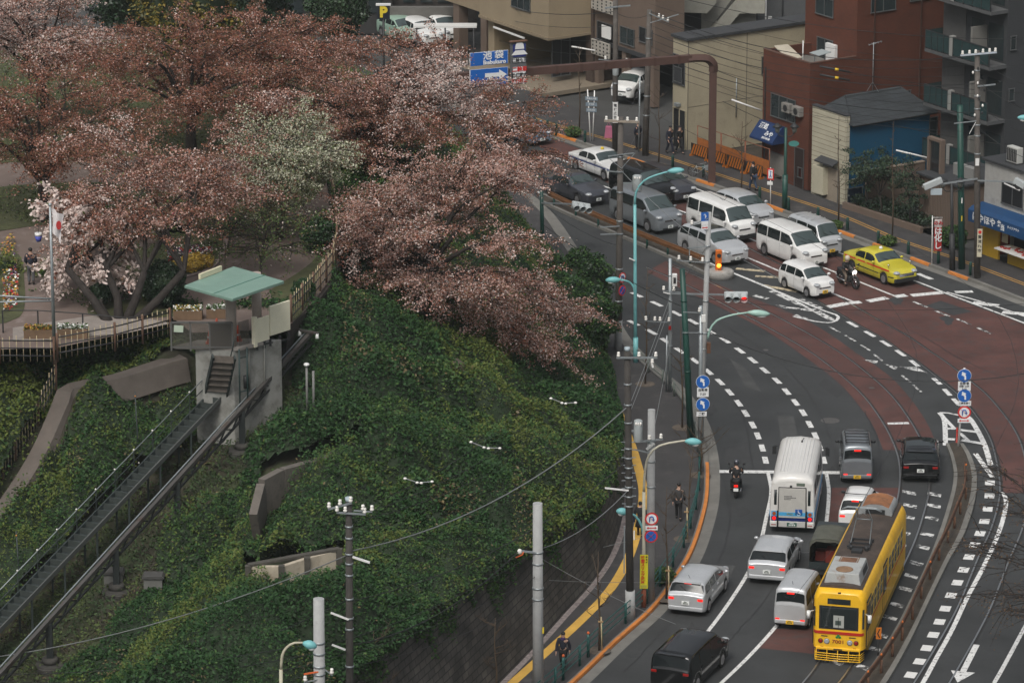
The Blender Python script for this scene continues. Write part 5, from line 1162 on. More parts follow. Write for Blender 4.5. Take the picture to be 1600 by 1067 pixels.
for px,py,s_,lb in ((540,440,1.2,'dark shrub at the foot of the bamboo fence wall'),(475,470,.5,'small evergreen shrub by the fence beside the station'),(500,395,.9,'leafy shrub growing against the tall bamboo fence')):
    bush('evergreen_shrub',lb,TP(px,py) if px>530 else G(px,py,11),s_,s_,s_*.9,[LG[0],DK[1]],3500,.14,.05)
# ---- station: floor, concrete base, pillars, roof, panels
def station():
    fl=10.75; root=thing('station_shelter','small station with pale green roof on two round pillars and a concrete base','station',(0,0,0))
    A,B,C_,D=[G(*p,13.75) for p in ((288,447),(365,417),(444,440),(363,468))]
    GR=mat('green_roof',(.17,.275,.225),.5,var=.10,vscale=.8,wear=((.21,.30,.255),1.5,.5,.8)); mb=MB()
    for z0,z1 in ((0,.10),): mb.prism([(p.x,p.y) for p in (A,B,C_,D)],13.65,13.78)
    rf=mb.build('roof',GR,root,.02)
    mb=MB(); m0=(A+D)/2; m1=(B+C_)/2; p,q=A.lerp(D,.62),B.lerp(C_,.62); mb.bar(p+Vector((0,0,.04)),q+Vector((0,0,.04)),.03,.03); mb.build('roof_seam',mat('roof_seam',(.10,.22,.18),.6),rf)
    mb=MB(); p,q=A.lerp(B,.28),A.lerp(B,.72); mb.bar(p+Vector((.05,.05,.16)),q+Vector((.05,.05,.16)),.10,.22); mb.build('roof_box',mat('cream_panel',(.66,.61,.43),.5,var=.05),rf)
    P1,P2=G(362,545,fl),G(402,528,fl)
    for p,s in ((P1,.23),(P2,.21)):
        mb=MB(); mb.lathe([(s,0),(s,13.66-fl)],18,(p.x,p.y,fl)); mb.build('pillar',mat('pillar_concrete',(.34,.29,.25),.8,var=.12,vscale=2),root)
    # concrete base block: left front face and right face
    a=G(305,546,fl); b=G(365,548,fl); c=G(440,530,fl); d_=a+(c-b)
    mb=MB(); mb.prism([(p.x,p.y) for p in (a,b,c,d_)],6.0,fl); mb.build('concrete_base',mat('station_concrete',(.25,.25,.23),.85,var=.2,vscale=.8,wear=((.12,.115,.10),1.3,.47,.70)),root,.03)
    ex=(c-b).normalized(); ey=(b-a).normalized(); nr=Vector((ey.x,ey.y,0)); n2=Vector((ex.y,-ex.x,0))
    mb=MB(); o=(a-ey*.5-ex*.0); mb.prism([(p.x,p.y) for p in (a-ey*.9-n2*.0,b+ey*.25,b+ey*.25+ex*1.3,a-ey*.9+ex*1.3)],fl+.002,fl+.14); mb.build('platform',mat('platform_conc',(.24,.22,.2),.9,var=.2),root)
    # glass balustrade along the left front, dark panel at the corner
    GLP=mat('balustrade_glass',(.10,.095,.08),.15); n_t=GLP.node_tree; tb_=n_t.nodes.new('ShaderNodeBsdfTransparent'); mx_=n_t.nodes.new('ShaderNodeMixShader'); mx_.inputs[0].default_value=.62; n_t.links.new(n_t.nodes['Principled BSDF'].outputs[0],mx_.inputs[1]); n_t.links.new(tb_.outputs[0],mx_.inputs[2]); n_t.links.new(mx_.outputs[0],n_t.nodes['Material Output'].inputs['Surface']); z0,z1=fl+.14,fl+1.25
    s0=G(268,548,fl)
    pts=[s0,s0.lerp(b,.31),s0.lerp(b,.62),s0.lerp(b,.985)]
    for k in range(3):
        mb=MB(); p,q=pts[k],pts[k+1]; mb.bar(p+Vector((0,0,(z0+z1)/2-fl)),q+Vector((0,0,(z0+z1)/2-fl)),.05,z1-z0-.08); mb.build('balustrade_panel',GLP if k<2 else mat('dark_panel',(.055,.05,.044),.5),root)
    mb=MB()
    for p in pts: mb.bar(p,p+Vector((0,0,z1-fl)),.07)
    mb.bar(pts[0]+Vector((0,0,z1-fl)),pts[3]+Vector((0,0,z1-fl)),.07); mb.bar(pts[0]+Vector((0,0,.16)),pts[3]+Vector((0,0,.16)),.06); mb.build('balustrade_frame',mat('frame_grey',(.10,.10,.095),.5),root)
    p=pts[0].lerp(pts[1],.3)-n2*(-.0); mb=MB(); mb.bar(p+Vector((-.12,-.05,1.0)),p+Vector((.28,-.06,.98)),.01,.3); mb.build('notice',mat('notice_paper',(.42,.50,.40),.6),root)
    # sliding gate and cream panels on the right
    g0=b+ex*.25+n2*.05; g1=g0+ex*.55
    mb=MB(); mb.bar(g0+Vector((0,0,.7)),g1+Vector((0,0,.72)),.04,1.05); mb.build('gate_panel',GLP,root)
    CP=MATS['cream_panel']
    q0=G(396,541,fl+.05); q1=G(453,523,fl+.05)
    e=(q1-q0); e.z=0; e.normalize()
    for (t0,t1,h0,h1,w_) in ((.0,.07,-.12,1.22,.20),(.09,.43,.02,1.10,.06),(.45,1.0,.16,1.48,.08)):
        p=q0.lerp(q1,t0); q=q0.lerp(q1,t1); mb=MB(); mb.bar(Vector((p.x,p.y,fl+(h0+h1)/2+.12)),Vector((q.x,q.y,fl+(h0+h1)/2+.12)),w_,h1-h0); mb.build('cream_panel',mat('gate_cream',(.80,.76,.58),.45,var=.04),root,.015)
    mb=MB()
    for t in (.1,.30,.46,.72,.97):
        p=q0.lerp(q1,t); mb.box(p.x-.05,p.x+.05,p.y-.02,p.y+.12,fl-.18,fl+.12)
    mb.bar(q0+Vector((0,.05,-.0)),q1+Vector((0,.05,-.2)),.08,.06); mb.build('gate_rail',M_dark,root)
    # conduits on the concrete face
    for t,ht in ((.30,1),(.62,1.2)):
        p=b.lerp(c,t)+n2*.05; mb=MB(); mb.tube([p+Vector((0,0,-.05)),p+Vector((0,0,-1.9*ht))],.045,6); mb.build('conduit',mat('conduit_grey',(.2,.2,.18),.6),root)
    p=b.lerp(c,.22)+n2*.06; mb=MB(); mb.tube([p+Vector((0,0,-1.2)),p+Vector((0,0,-1.75))],.1,8); mb.build('meter',M_dark,root)
    mb=MB(); p=b+ex*.10+n2*.25; q=p+ex*.42
    for s in (p,q): mb.tube([s+Vector((0,0,.1)),s+Vector((0,0,-2.7))],.04,6)
    for z in (-.3,-1.8): mb.bar(p+Vector((0,0,z)),q+Vector((0,0,z)),.04)
    mb.build('ladder',mat('ladder_green',(.02,.045,.042),.5),root)
    p=P1+Vector((.35,-.25,2.55)); mb=MB(); mb.bar(p,p+Vector((.22,-.2,.22)),.12); mb.build('camera',M_wht,root)
    return fl,b,c,n2,ex,P2
fl,sb,sc_,sn,sex,P2_=station()
def cone(name,label,p,s=1.0):
    r=thing(name,label,'traffic cone',p); mb=MB(); mb.lathe([(.14*s,.03),(.03*s,.68*s)],12); mb.build('cone_body',mat('cone_red',(.60,.07,.02),.5),r); mb=MB(); mb.box(-.18*s,.18*s,-.18*s,.18*s,0,.03); mb.build('cone_base',MATS['cone_red'],r)
    mb=MB(); mb.lathe([(.108*s,.24*s),(.082*s,.36*s)],12); mb.build('cone_band',M_signwhite,r)
cone('traffic_cone','tall red cone without bands in front of the planter behind the station balustrade',G(339,525,fl+.14),1.15); cone('traffic_cone','red and white cone behind the glass balustrade panel',G(328,536,fl+.14)); cone('traffic_cone','red and white cone right of the first pillar',G(372,532,fl+.14))
# planters
def planter(label,px,py,w,fm,rz=0,name='planter'):
    p=G(px,py,PLZ); r=thing(name,label,'planter',p,rz); mb=MB(); mb.box(-w/2,w/2,-.25,.25,0,.42); mb.build('box',mat('planter_wood',(.15,.095,.055),.8,var=.2,vscale=3),r,.02)
    n=420; P=np.stack([rng.uniform(-w/2,w/2,n),rng.uniform(-.25,.25,n),.42+rng.uniform(0,.16,n)],1); leafcloud('flowers',P,.10,fm+[MATS['leaf_mid']],rng.integers(0,len(fm)+1,n),r,up=1,aspect=.8)
planter('wooden planter with orange and yellow flowers right of the flagpole foot',62,528,1.3,[FO,FY_]); planter('wooden planter full of white flowers beside the flagpole',114,527,1.3,[FW]); planter('brown planter with yellow and white flowers left of the station pillar',294,498,1.25,[FY_,FW]); planter('brown planter with white flowers right behind the tall red cone',340,496,.95,[FW])
# flagpole, lamps and rail behind
p=G(85,546,11); r=thing('flagpole','grey flagpole with a limp white and red flag behind the bamboo fence','flagpole',p); hgt_=AT(83,322,p.y).z-p.z
mb=MB(); mb.tube([(0,0,0),(0,0,hgt_)],[.085,.05],10); mb.ball((0,0,hgt_+.05),.08); mb.build('pole',M_galv,r)
rows=[]
for k in range(6):
    t=k/5; rows.append([(.05+.50*u*(1-.25*t)+.04*math.sin(9*u+3*t),.08*math.sin(u*8+t*2),hgt_-.1-1.25*t*(.75+.25*u)-.30*u) for u in np.linspace(0,1,8)])
mb=MB(); mb.grid(rows,True); fo=mb.build('flag',mat('flag_white',(.66,.62,.62),.8),r,fix=False)
mb=MB(); c=Vector((.36,-.12,hgt_-.80)); mb.poly([c+Vector((.11*math.cos(a),-.02+.03*math.cos(a),.20*math.sin(a))) for a in np.linspace(0,2*math.pi,14)[:-1]]); mb.build('flag_disc',mat('flag_red',(.45,.03,.03),.8),fo,fix=False)
mb=MB(); mb.tube([(0,0,AT(85,467,p.y).z-p.z),AT(-40,460,p.y)-p],.035,6); mb.tube([(0,0,AT(85,470,p.y).z-p.z),AT(-40,473,p.y)-p],.035,6); mb.build('side_arm',M_galv,r)
def railfence(name,label,px,z,h,m,mp,spacing=2.2,rails=(1.0,),group=None,pr=.035):
    pts=[G(a,b,z) if z is not None else TP(a,b) for a,b in px]; root=thing(name,label,'fence',pts[0],0,group); o=pts[0]
    for k in range(len(pts)-1):
        a,b=pts[k]-o,pts[k+1]-o; n=max(1,round((b-a).length/spacing))
        for i in range(n+(k==len(pts)-2)):
            q=a.lerp(b,i/n); mb=MB(); mb.bar(q-Vector((0,0,.1)),q+Vector((0,0,h)),pr*2); mb.build('post',mp,root)
    for rz_ in rails:
        mb=MB(); mb.tube([q-o+Vector((0,0,h*rz_)) for q in pts],pr*.8,6); mb.build('rail',m,root)
    return root
railfence('railing','low dark metal railing across the park path behind the planters',[(5,520),(60,520),(130,525),(200,532),(268,520)],PLZ,1.0,M_dark,M_dark,2.0,(1.0,),pr=.03)
def bamboofence(label,px,z,h=1.15,post=1.9,step=.27,zs=None):
    pts=[(G(a,b,z) if zs is None else G(a,b,zs[k])) for k,(a,b) in enumerate(px)]; o=pts[0]; root=thing('bamboo_fence',label,'fence',o,0,'bamboo fences around the park edge')
    st=MB()
    for k in range(len(pts)-1):
        a,b=pts[k]-o,pts[k+1]-o; L=(b-a).length; n=max(1,round(L/post))
        for i in range(n+(k==len(pts)-2)):
            q=a.lerp(b,i/n); mb=MB(); mb.tube([q-Vector((0,0,.1)),q+Vector((0,0,h*1.02))],.055,7); mb.build('post',M_wood,root)
        m=max(2,int(L/step))
        for i in range(m):
            q=a.lerp(b,(i+.5)/m); st.tube([q+Vector((0,0,.02)),q+Vector((0,0,h*(1.0+.05*((i*7)%3-1)))) ],.018,5)
    for f in (.25,.55,.85):
        mb=MB(); mb.tube([q-o+Vector((0,0,h*f)) for q in pts],.03,6); mb.build('rail',M_dark,root)
    st.build('bamboo_slats',M_bamboo,root)
bamboofence('bamboo fence with brown posts along the front edge of the park lawn',[(-40,566),(0,565),(85,566)],10.95,1.1)
bamboofence('bamboo fence from the path corner to the station balustrade',[(90,562),(180,545),(266,522)],10.98,1.15)
bamboofence('bamboo fence stepping down beside the concrete ramp',[(88,606),(60,668),(25,728),(-15,800)],None,1.25,1.5,.25,zs=[9.0,7.5,6.2,4.6])
bamboofence('tall weathered bamboo fence on the wall right of the station',[(455,506),(490,470),(520,432),(527,400)],10.95,1.3,1.5,.36)
bamboofence('narrow bamboo fence running away behind the flowering tree',[(527,400),(524,350),(516,290)],11.0,1.4,2.0,.36)
# earth wall under the tall fence
mb=MB(); w0=[G(a,b,z) for a,b,z in ((440,560,9.0),(478,535,9.0),(512,500,9.0),(538,455,9.1),(540,420,9.4))]; w1=[G(a,b,10.95) for a,b in ((450,512),(492,476),(524,436),(531,402),(528,360))]
for p in w0: p.z=7.4
mb.grid([w0,w1],False); mb.grid([w1,[p+Vector((-.5,.3,.02)) for p in w1]],False); o=mb.build('retaining_wall',mat('dark_earth_wall',(.050,.040,.033),.95,var=.4,vscale=1.2,bump=.6,bscale=5),fix=False); tag(o,'dark mossy retaining wall below the tall bamboo fence right of the station','retaining wall')
# concrete ramp wall left of the shrubs
mb=MB(); T=[p+Vector((0,0,.42)) for p in RT]; Tn=[]
for i,p in enumerate(T):
    t=T[min(i+1,len(T)-1)]-T[max(i-1,0)]; t.z=0; t.normalize(); Tn.append(Vector((-t.y,t.x,0)))
inn=[p+n*(-.45) for p,n in zip(T,Tn)]; outw=[p+n*.30 for p,n in zip(T,Tn)]; low=[Vector((p.x+n.x*.60,p.y+n.y*.50,p.z-1.0)) for p,n in zip(T,Tn)]; lowi=[Vector((p.x,p.y,p.z-.8)) for p in inn]
mb.grid([lowi,inn,outw,low],False); o=mb.build('ramp_wall',mat('ramp_concrete',(.105,.088,.075),.9,var=.22,vscale=.9,bump=.15,wear=((.09,.078,.068),1.3,.5,.75)),fix=False); tag(o,'long curved concrete wall dropping beside the bamboo fence left of the shrubs','wall')
# small walls on the right slope
def lowwall(label,pxz,h,th,m,panel=False):
    pts=[G(a,b,z) for a,b,z in pxz]; mb=MB()
    for p,q in zip(pts,pts[1:]): mb.bar(p-Vector((0,0,h/2)),q-Vector((0,0,h/2)),th,h)
    o=mb.build('low_wall',m); tag(o,label,'wall')
    if panel:
        for k,p in enumerate(pts): MB().box(p.x-.12,p.x+.12,p.y-.2,p.y+.05,p.z-h,p.z+.05).build('buttress',mat('buttress_dark',(.06,.055,.045),.9,var=.3),o)
        MB().bar(pts[0]+Vector((0,-.03,.04)),pts[-1]+Vector((0,-.03,.04)),.28,.10).build('coping',MATS['buttress_dark'],o)
lowwall('grey concrete retaining wall with a rounded end among the slope shrubs',[(398,796,7.1),(410,748,7.9),(440,732,8.0),(500,716,7.9),(556,690,8.0)],1.5,.34,mat('slope_wall',(.12,.105,.09),.9,var=.3,vscale=1.5,wear=((.06,.055,.048),1.5,.5,.7)))
lowwall('short pale wall with dark buttresses half buried in the shrubs',[(388,884,6.95),(440,884,7.0),(480,871,7.1),(530,858,7.2)],1.1,.2,mat('pale_wall',(.40,.35,.27),.85,var=.2,vscale=2,wear=((.2,.15,.1),3,.55,.75)),True)
p=TP(712,595); tag(MB().extr([(-.55,0),(.55,0),(.40,.75),(.05,1.0),(-.4,.8)],-.3,.3).build('stone_marker',mat('brown_stone',(.085,.065,.05),.95,var=.3,vscale=3),None,.05),'brown stone marker standing among the shrubs below the large pink tree','stone').location=p
# ---- monorail: beam, pylons, stair walkway
M_beam=mat('beam_steel',(.06,.056,.052),.6,var=.2,vscale=1,wear=((.05,.03,.022),2,.52,.7)); M_wk=mat('walkway_steel',(.028,.038,.037),.6,var=.2,vscale=2)
root=thing('monorail_track','inclined steel monorail beam with lattice underside climbing the slope on round footings','monorail',BEAM_A)
bz=(BEAM_B-BEAM_A); nn=bnr
mb=MB(); mb.bar((0,0,0),bz,.17,.17); mb.build('beam',M_beam,root)
mb=MB(); mb.bar((0,0,-.46),bz+Vector((0,0,-.46)),.09,.08); 
NS=int(bz.length/.55)
for i in range(NS):
    a=bz*(i/NS); b=bz*((i+1)/NS); mb.bar(a+Vector((0,0,-.12)),b+Vector((0,0,-.44)),.05) if i%2 else mb.bar(a+Vector((0,0,-.44)),b+Vector((0,0,-.12)),.05)
mb.build('lattice',mat('lattice_dark',(.025,.026,.026),.6),root)
mb=MB(); mb.bar(nn*-.22+Vector((0,0,.05)),bz+nn*-.22+Vector((0,0,.05)),.05); mb.build('power_rail',M_galv,root)
mb=MB(); mb.bar(bdir*0.2-nn*.5+Vector((0,0,.1)),bdir*.2+nn*.5+Vector((0,0,.1)),.12,.1); mb.build('end_bar',M_beam,root)
for s in (-1,1): MB().tube([bdir*.2+nn*.45*s+Vector((0,0,.1)),bdir*.2+nn*.45*s+Vector((0,-.1,-.12))],[.05,.09],8).build('end_lamp',M_wht,root)
FT=[]
for px,py in ((378,690),(277,822),(181,920),(76,1028),(-40,1130)):
    best=min((abs(proj(BEAM_A+bz*t)[0]-px),t) for t in np.linspace(0,1,400)); q=bz*float(best[1]); w_=BEAM_A+q; g=tz(w_.x,w_.y); FT.append(q)
    mb=MB(); mb.box(q.x-.13,q.x+.13,q.y-.13,q.y+.13,g-BEAM_A.z-.2,q.z-.1); mb.build('pylon',mat('pylon_dark',(.016,.02,.02),.6),root)
    mb=MB(); z=g-BEAM_A.z; mb.lathe([(.60,z-.5),(.60,z+.08),(.56,z+.12)],24,(q.x,q.y,0)); mb.lathe([(.36,z+.14),(.30,z+.36)],12,(q.x,q.y,0)); ft=mb.build('footing',mat('footing_concrete',(.045,.042,.037),.9,var=.25,vscale=2),root)
    MB().lathe([(.605,z+.0),(.605,z+.03)],24,(q.x,q.y,0)).build('footing_band',mat('band_pale',(.11,.105,.095),.9),ft)
# stair walkway parallel to the beam
def onside(px,py,s):
    lo,hi=-3.0,13.0
    for _ in range(50):
        m=(lo+hi)/2; g=G(px,py,m); v=(g.x-BEAM_A.x)*bnr.x+(g.y-BEAM_A.y)*bnr.y
        if v<s: lo=m
        else: hi=m
    return G(px,py,(lo+hi)/2)
WA=onside(336,620,-1.45); WB=onside(-120,1096,-2.4)
wr_=thing('stairway','long dark steel maintenance stair with wire handrails beside the monorail beam','stairs',WA); wv=WB-WA
for s in (-1,1): MB().bar(nn*.34*s,wv+nn*.34*s,.06,.2).build('stringer',M_wk if s<0 else mat('stringer_grey',(.075,.08,.075),.6),wr_)
st=MB(); ns=int(wv.length/.42)
for i in range(ns):
    q=wv*((i+.5)/ns); st.bar(q-nn*.32,q+nn*.32,.24,.04,bdir)
st.build('treads',mat('tread_mesh',(.035,.043,.04),.6,var=.25,vscale=2),wr_)
mb=MB(); a=[nn*-.33+Vector((0,0,-.13)),wv+nn*-.33+Vector((0,0,-.13))]; b=[nn*.33+Vector((0,0,-.13)),wv+nn*.33+Vector((0,0,-.13))]; mb.grid([a,b],False); mb.build('grating',mat('grating_dark',(.022,.03,.03),.7,var=.3,vscale=3),wr_)
for h_ in (.95,.5): MB().tube([nn*-.36+Vector((0,0,h_)),wv+nn*-.36+Vector((0,0,h_))],.022,5).build('handrail',M_galv if h_>.9 else M_wk,wr_)
for i in range(16):
    q=wv*(i/15.0)+nn*-.36; mb=MB(); mb.bar(q,q+Vector((0,0,1.0)),.035); po=mb.build('baluster',M_wk,wr_); MB().ball(q+Vector((0,0,1.0)),.045,n=6,m=4).build('cap',M_insul,po)
for i in range(1,9):
    q=wv*(i/9.0); g=WA+q; z=tz(g.x,g.y)-WA.z
    for s in (-1,1): MB().bar(q+nn*.32*s+Vector((0,0,-.1)),Vector((q.x+nn.x*.32*s,q.y+nn.y*.32*s,z-.2)),.08).build('support',M_wk,wr_)
# upper steep stair section at the station wall
ua=G(350,557,10.85); ub=WA.copy(); ux=Vector((1,-.2,0)).normalized()
us=thing('stairway','short steep dark stair flight against the station wall','stairs',ub); v=ua-ub
for s in (-1,1): MB().bar(ux*.48*s,v+ux*.48*s,.07,.22).build('stringer',M_wk,us)
st=MB()
for i in range(7):
    q=v*((i+.5)/7); st.bar(q-ux*.45,q+ux*.45,.30,.05,(0,1,0))
st.build('treads',mat('tread_worn',(.10,.085,.072),.8,var=.3,vscale=3),us)
MB().tube([ux*.5+Vector((0,0,.9)),v+ux*.5+Vector((0,0,.9))],.025,6).build('handrail',M_wk,us)
# thin marker posts and cabinets
for (px,py,py1,lb) in ((218,742,612,'thin dark post among the shrubs left of the stair'),(33,945,830,'thin dark post with small lamps at the lower left of the stair')):
    b=TP(px,py); h_=AT(px-4,py1,b.y).z-b.z; r=thing('marker_post',lb,'post',b); MB().tube([(0,0,0),(-.1,0,h_)],.03,6).build('shaft',M_wk,r)
    for f in (.15,.95): MB().ball((-.1*f,-.03,h_*f),.04,n=6,m=4).build('lamp',M_insul if f<.5 else mat('amber_dot',(.5,.2,.03),.5),r)
for px,py,lb in ((178,905,'grey cabinet with a sloped lid between the stair and the beam'),(240,912,'small grey cabinet right of the monorail beam')):
    b=TP(px,py+8); r=thing('utility_cabinet',lb,'cabinet',b); MB().box(-.38,.38,-.28,.28,-.1,.55).build('case',mat('cabinet_grey',(.13,.13,.12),.7,var=.15),r); MB().extr([(-.46,.55),(.46,.55),(.38,.66),(-.38,.66)],-.34,.34).build('lid',mat('cabinet_lid',(.06,.058,.055),.7),r)
b=G(480,640,8.2); r=thing('lamp_bollard','pair of slim white topped lamp posts right of the monorail beam top','post',b)
for dx in (0,.28): MB().tube([(dx,0,-.4),(dx,0,2.0-dx)],.055,7).build('shaft',mat('slim_grey',(.16,.16,.15),.6),r)
MB().ball((0,-.03,2.02),.13,.13,.08).build('lamp_head',M_wht,r)
# hanging paper lanterns
for k,(px,py,z) in enumerate(((274,338,12.6),(60,370,12.8),(457,185,13.2))):
    p=G(px,py,z); r=thing('paper_lantern',['small pink and blue lantern hanging in the pink tree','small white and blue lantern near the flagpole','pink and blue lantern hanging at the edge of the flowering tree'][k],'lantern',p); 
    MB().lathe([(.10,-.22),(.17,.05)],8).build('shade',mat('lantern_blue',(.08,.10,.45),.6),r); MB().lathe([(.175,.052),(.16,.18)],8).build('shade_top',mat('lantern_pink',(.5,.06,.14),.6) if k!=1 else M_wht,r); MB().tube([(0,0,.18),(0,0,.9)],.01,4).build('cord',M_pureblack,r)
# ================================================================== BUILDINGS ALONG THE FAR PAVEMENT
UU=(G(1600,423)-G(1075,235)).normalized(); VV=Vector((-UU.y,UU.x,0)); BRZ=math.atan2(VV.y,VV.x)
def VP(px,py,P,d):                                      # sight line meets the vertical plane through P along d
    r=ray(px,py); n=Vector((-d[1],d[0],0)); C0=Vector((0,0,CAM_H)); t=(Vector(P)-C0).dot(n)/r.dot(n); return C0+r*t
M_wframe=mat('window_frame_grey',(.12,.125,.125),.5,.3)
class Bld:
    def __init__(s,name,label,px,cat='building',z=0.0,base=None):
        s.o=base.copy() if base else G(*px,z); s.root=thing(name,label,cat,s.o,BRZ)
    def st(s,px,py,x=0.0):                              # street face: (y, z)
        q=VP(px,py,s.o+VV*x,UU)-s.o; return q.dot(-UU),q.z
    def sd(s,px,py,y=0.0):                              # side face: (x, z)
        q=VP(px,py,s.o-UU*y,VV)-s.o; return q.dot(VV),q.z
    def box(s,nm,x0,x1,y0,y1,z0,z1,m,parent=None,bev=0):
        return MB().box(x0,x1,y0,y1,z0,z1).build(nm,m,parent or s.root,bev)
    def swin(s,r,x=0.0,frame=None,nm='window',cols=2,sill=True,glass=None):   # window on the street face from pixel box
        y1,z1=s.st(r[0],r[1],x); y0,_=s.st(r[2],r[1],x); _,z0=s.st(r[0],r[3],x)
        w=s.box(nm,x-.03,x+.02,y0,y1,z0,z1,glass or M_glassb); fm=frame or M_wframe
        mb=MB(); t=.05
        mb.box(x-.07,x-.032,y0-t,y1+t,z1,z1+t); mb.box(x-.09,x-.032,y0-t,y1+t,z0-t,z0)
        for k in range(cols+1): yy=y0+(y1-y0)*k/cols; mb.box(x-.07,x-.032,yy-.02,yy+.02,z0,z1)
        mb.build('window_frame',fm,w); return w
    def dwin(s,r,y=0.0,frame=None,cols=2,nm='window',glass=None):
        x0,z1=s.sd(r[0],r[1],y); x1,_=s.sd(r[2],r[1],y); _,z0=s.sd(r[0],r[3],y)
        w=s.box(nm,x0,x1,y-.03,y+.02,z0,z1,glass or M_glassb); mb=MB(); t=.05
        mb.box(x0-t,x1+t,y-.07,y-.032,z1,z1+t); mb.box(x0-t,x1+t,y-.09,y-.032,z0-t,z0)
        for k in range(cols+1): xx=x0+(x1-x0)*k/cols; mb.box(xx-.02,xx+.02,y-.07,y-.032,z0,z1)
        mb.build('window_frame',frame or M_wframe,w); return w
M_brickA=brickmat('red_tile',(.112,.031,.014),(.094,.026,.012),(.062,.022,.013),.22,.065,bump=.3,var=.16,msize=.008)
M_cr=mat('cream_cladding',(.38,.335,.235),.75,var=.12,vscale=.5,wear=((.27,.235,.165),1.2,.55,.8)); M_seam=mat('seam_dark',(.12,.11,.085),.8)
M_dkw=mat('dark_grey_wall',(.036,.038,.041),.75,var=.14,vscale=.5); M_gw=mat('grey_wall',(.115,.115,.115),.8,var=.12,vscale=.6); M_bg=mat('beige_tile',(.27,.215,.14),.75,var=.1,vscale=.5); M_bt=mat('brown_tile',(.135,.098,.075),.8,var=.12,vscale=.6)
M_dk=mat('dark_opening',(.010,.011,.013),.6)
# --- red tiled building: low front block with a roof terrace, tall block behind
b=Bld('tiled_building','red brown tiled building with a roof terrace in front and a tall block behind','' or (1262,293))
_,h=b.st(1264,100); h=max(6.5,h); w=4.5; d=b.sd(1335,250)[0]; d=max(2.8,min(3.6,d))
b.box('wall',0,d+.3,0,w,-.2,h-.75,M_brickA)
for (x0,x1,y0,y1) in ((0,.16,0,w),(.16,d,0,.16),(.16,d,w-.16,w)): b.box('parapet',x0,x1,y0,y1,h-.748,h,M_brickA)
b.box('terrace_floor',.17,d-.0,.17,w-.17,h-.745,h-.70,M_gutter)
b.box('tower_wall',d+.003,d+7.5,.03,5.0,-.2,h+9.5,M_brickA)
mb=MB()
for x0,x1,y0,y1 in ((0,.18,-.02,w+.02),(.18,d,-.02,.18)): mb.box(x0-.02,x1,y0,y1,h+.002,h+.05)
mb.build('parapet_cap',mat('cap_brown',(.10,.05,.035),.7),b.root)
b.swin((1206,146,1244,180),cols=3); b.swin((1276,-6,1303,20),x=d+.003); b.swin((1278,58,1302,90),x=d+.003); b.dwin((1361,-6,1399,20),y=.03); b.dwin((1412,143,1422,152),y=.03,cols=1); b.dwin((1422,-8,1452,2),y=.03)
b.swin((1202,236,1227,288),cols=1,nm='shutter',glass=mat('shutter_grey',(.21,.20,.18),.6,var=.1)); b.swin((1243,230,1257,294),cols=1,nm='door',glass=mat('dark_door',(.03,.02,.018),.5))
b.swin((1248,262,1254,276),cols=1,nm='mail_box',glass=mat('mail_red',(.2,.02,.02),.5))
mb=MB(); mb.box(d-.25,d-.02,1.8,2.7,h-.7,h+.35); mb.build('condenser',M_wht,b.root,.02)
# terrace clutter: boards, drum, pole (top-level things standing on the terrace)
def loc(bb,x,y,z): return bb.o+VV*x-UU*y+Vector((0,0,z))
r=thing('stacked_boards','pale boards leaning on the roof terrace of the red tiled building','boards',loc(b,.7,3.0,h-.7),BRZ)
mb=MB(); mb.bar((-.2,-.9,.55),(.1,.9,.95),.9,.05); mb.build('board',mat('board_pale',(.42,.38,.30),.8,var=.1),r); MB().bar((-.1,-.8,.45),(.2,.7,.75),.8,.05).build('board',mat('board_grey',(.25,.24,.21),.8),r)
r=thing('roof_table','folding table and pale sheet on the roof terrace by the tower window','table',loc(b,1.8,1.5,h-.7),BRZ); MB().bar((-.4,0,.8),(.5,0,.9),.9,.04).build('table_top',mat('sheet_blue_grey',(.30,.34,.34),.6),r)
for sx_ in (-.35,.4): MB().bar((sx_,0,0),(sx_,0,.8),.05).build('leg',M_galv,r)
r=thing('washing_pole','slim white pole standing on the roof terrace','pole',loc(b,.9,1.9,h-.7)); MB().tube([(0,0,0),(0,0,1.6)],.035,6).build('shaft',M_wht,r)
r=thing('dish_antenna','satellite dish on an arm at the top of the red tiled tower','antenna',loc(b,d+5.3,-.3,h+3.9),BRZ); MB().bar((-.9,.1,0),(0,0,0),.05).build('arm',M_galv,r); MB().ball((0,-.12,0),.28,.10,.28).build('dish',mat('dish_grey',(.4,.4,.38),.5),r)
for x in (d+1.2,d+4.6): b.box('downpipe',x,x+.07,-.06,.025,.2,h+9,mat('pipe_brown',(.06,.03,.022),.6))
y_,z_=b.st(1236,140); 
for k in range(2): 
    u_=b.box('condenser',-.34,-.02,.5+k*1.0,1.25+k*1.0,h-3.2,h-2.65,mat('condenser_pale',(.22,.21,.19),.6),bev=.02); MB().lathe([(.2,-.352),(.2,-.34)],14,(0,.87+k,h-2.93),'x').build('fan',M_dark,u_)
b.box('cable_tray',-.05,-.003,w-.3,w-.22,.3,h-1,M_dark)
brickB=b; BH=h
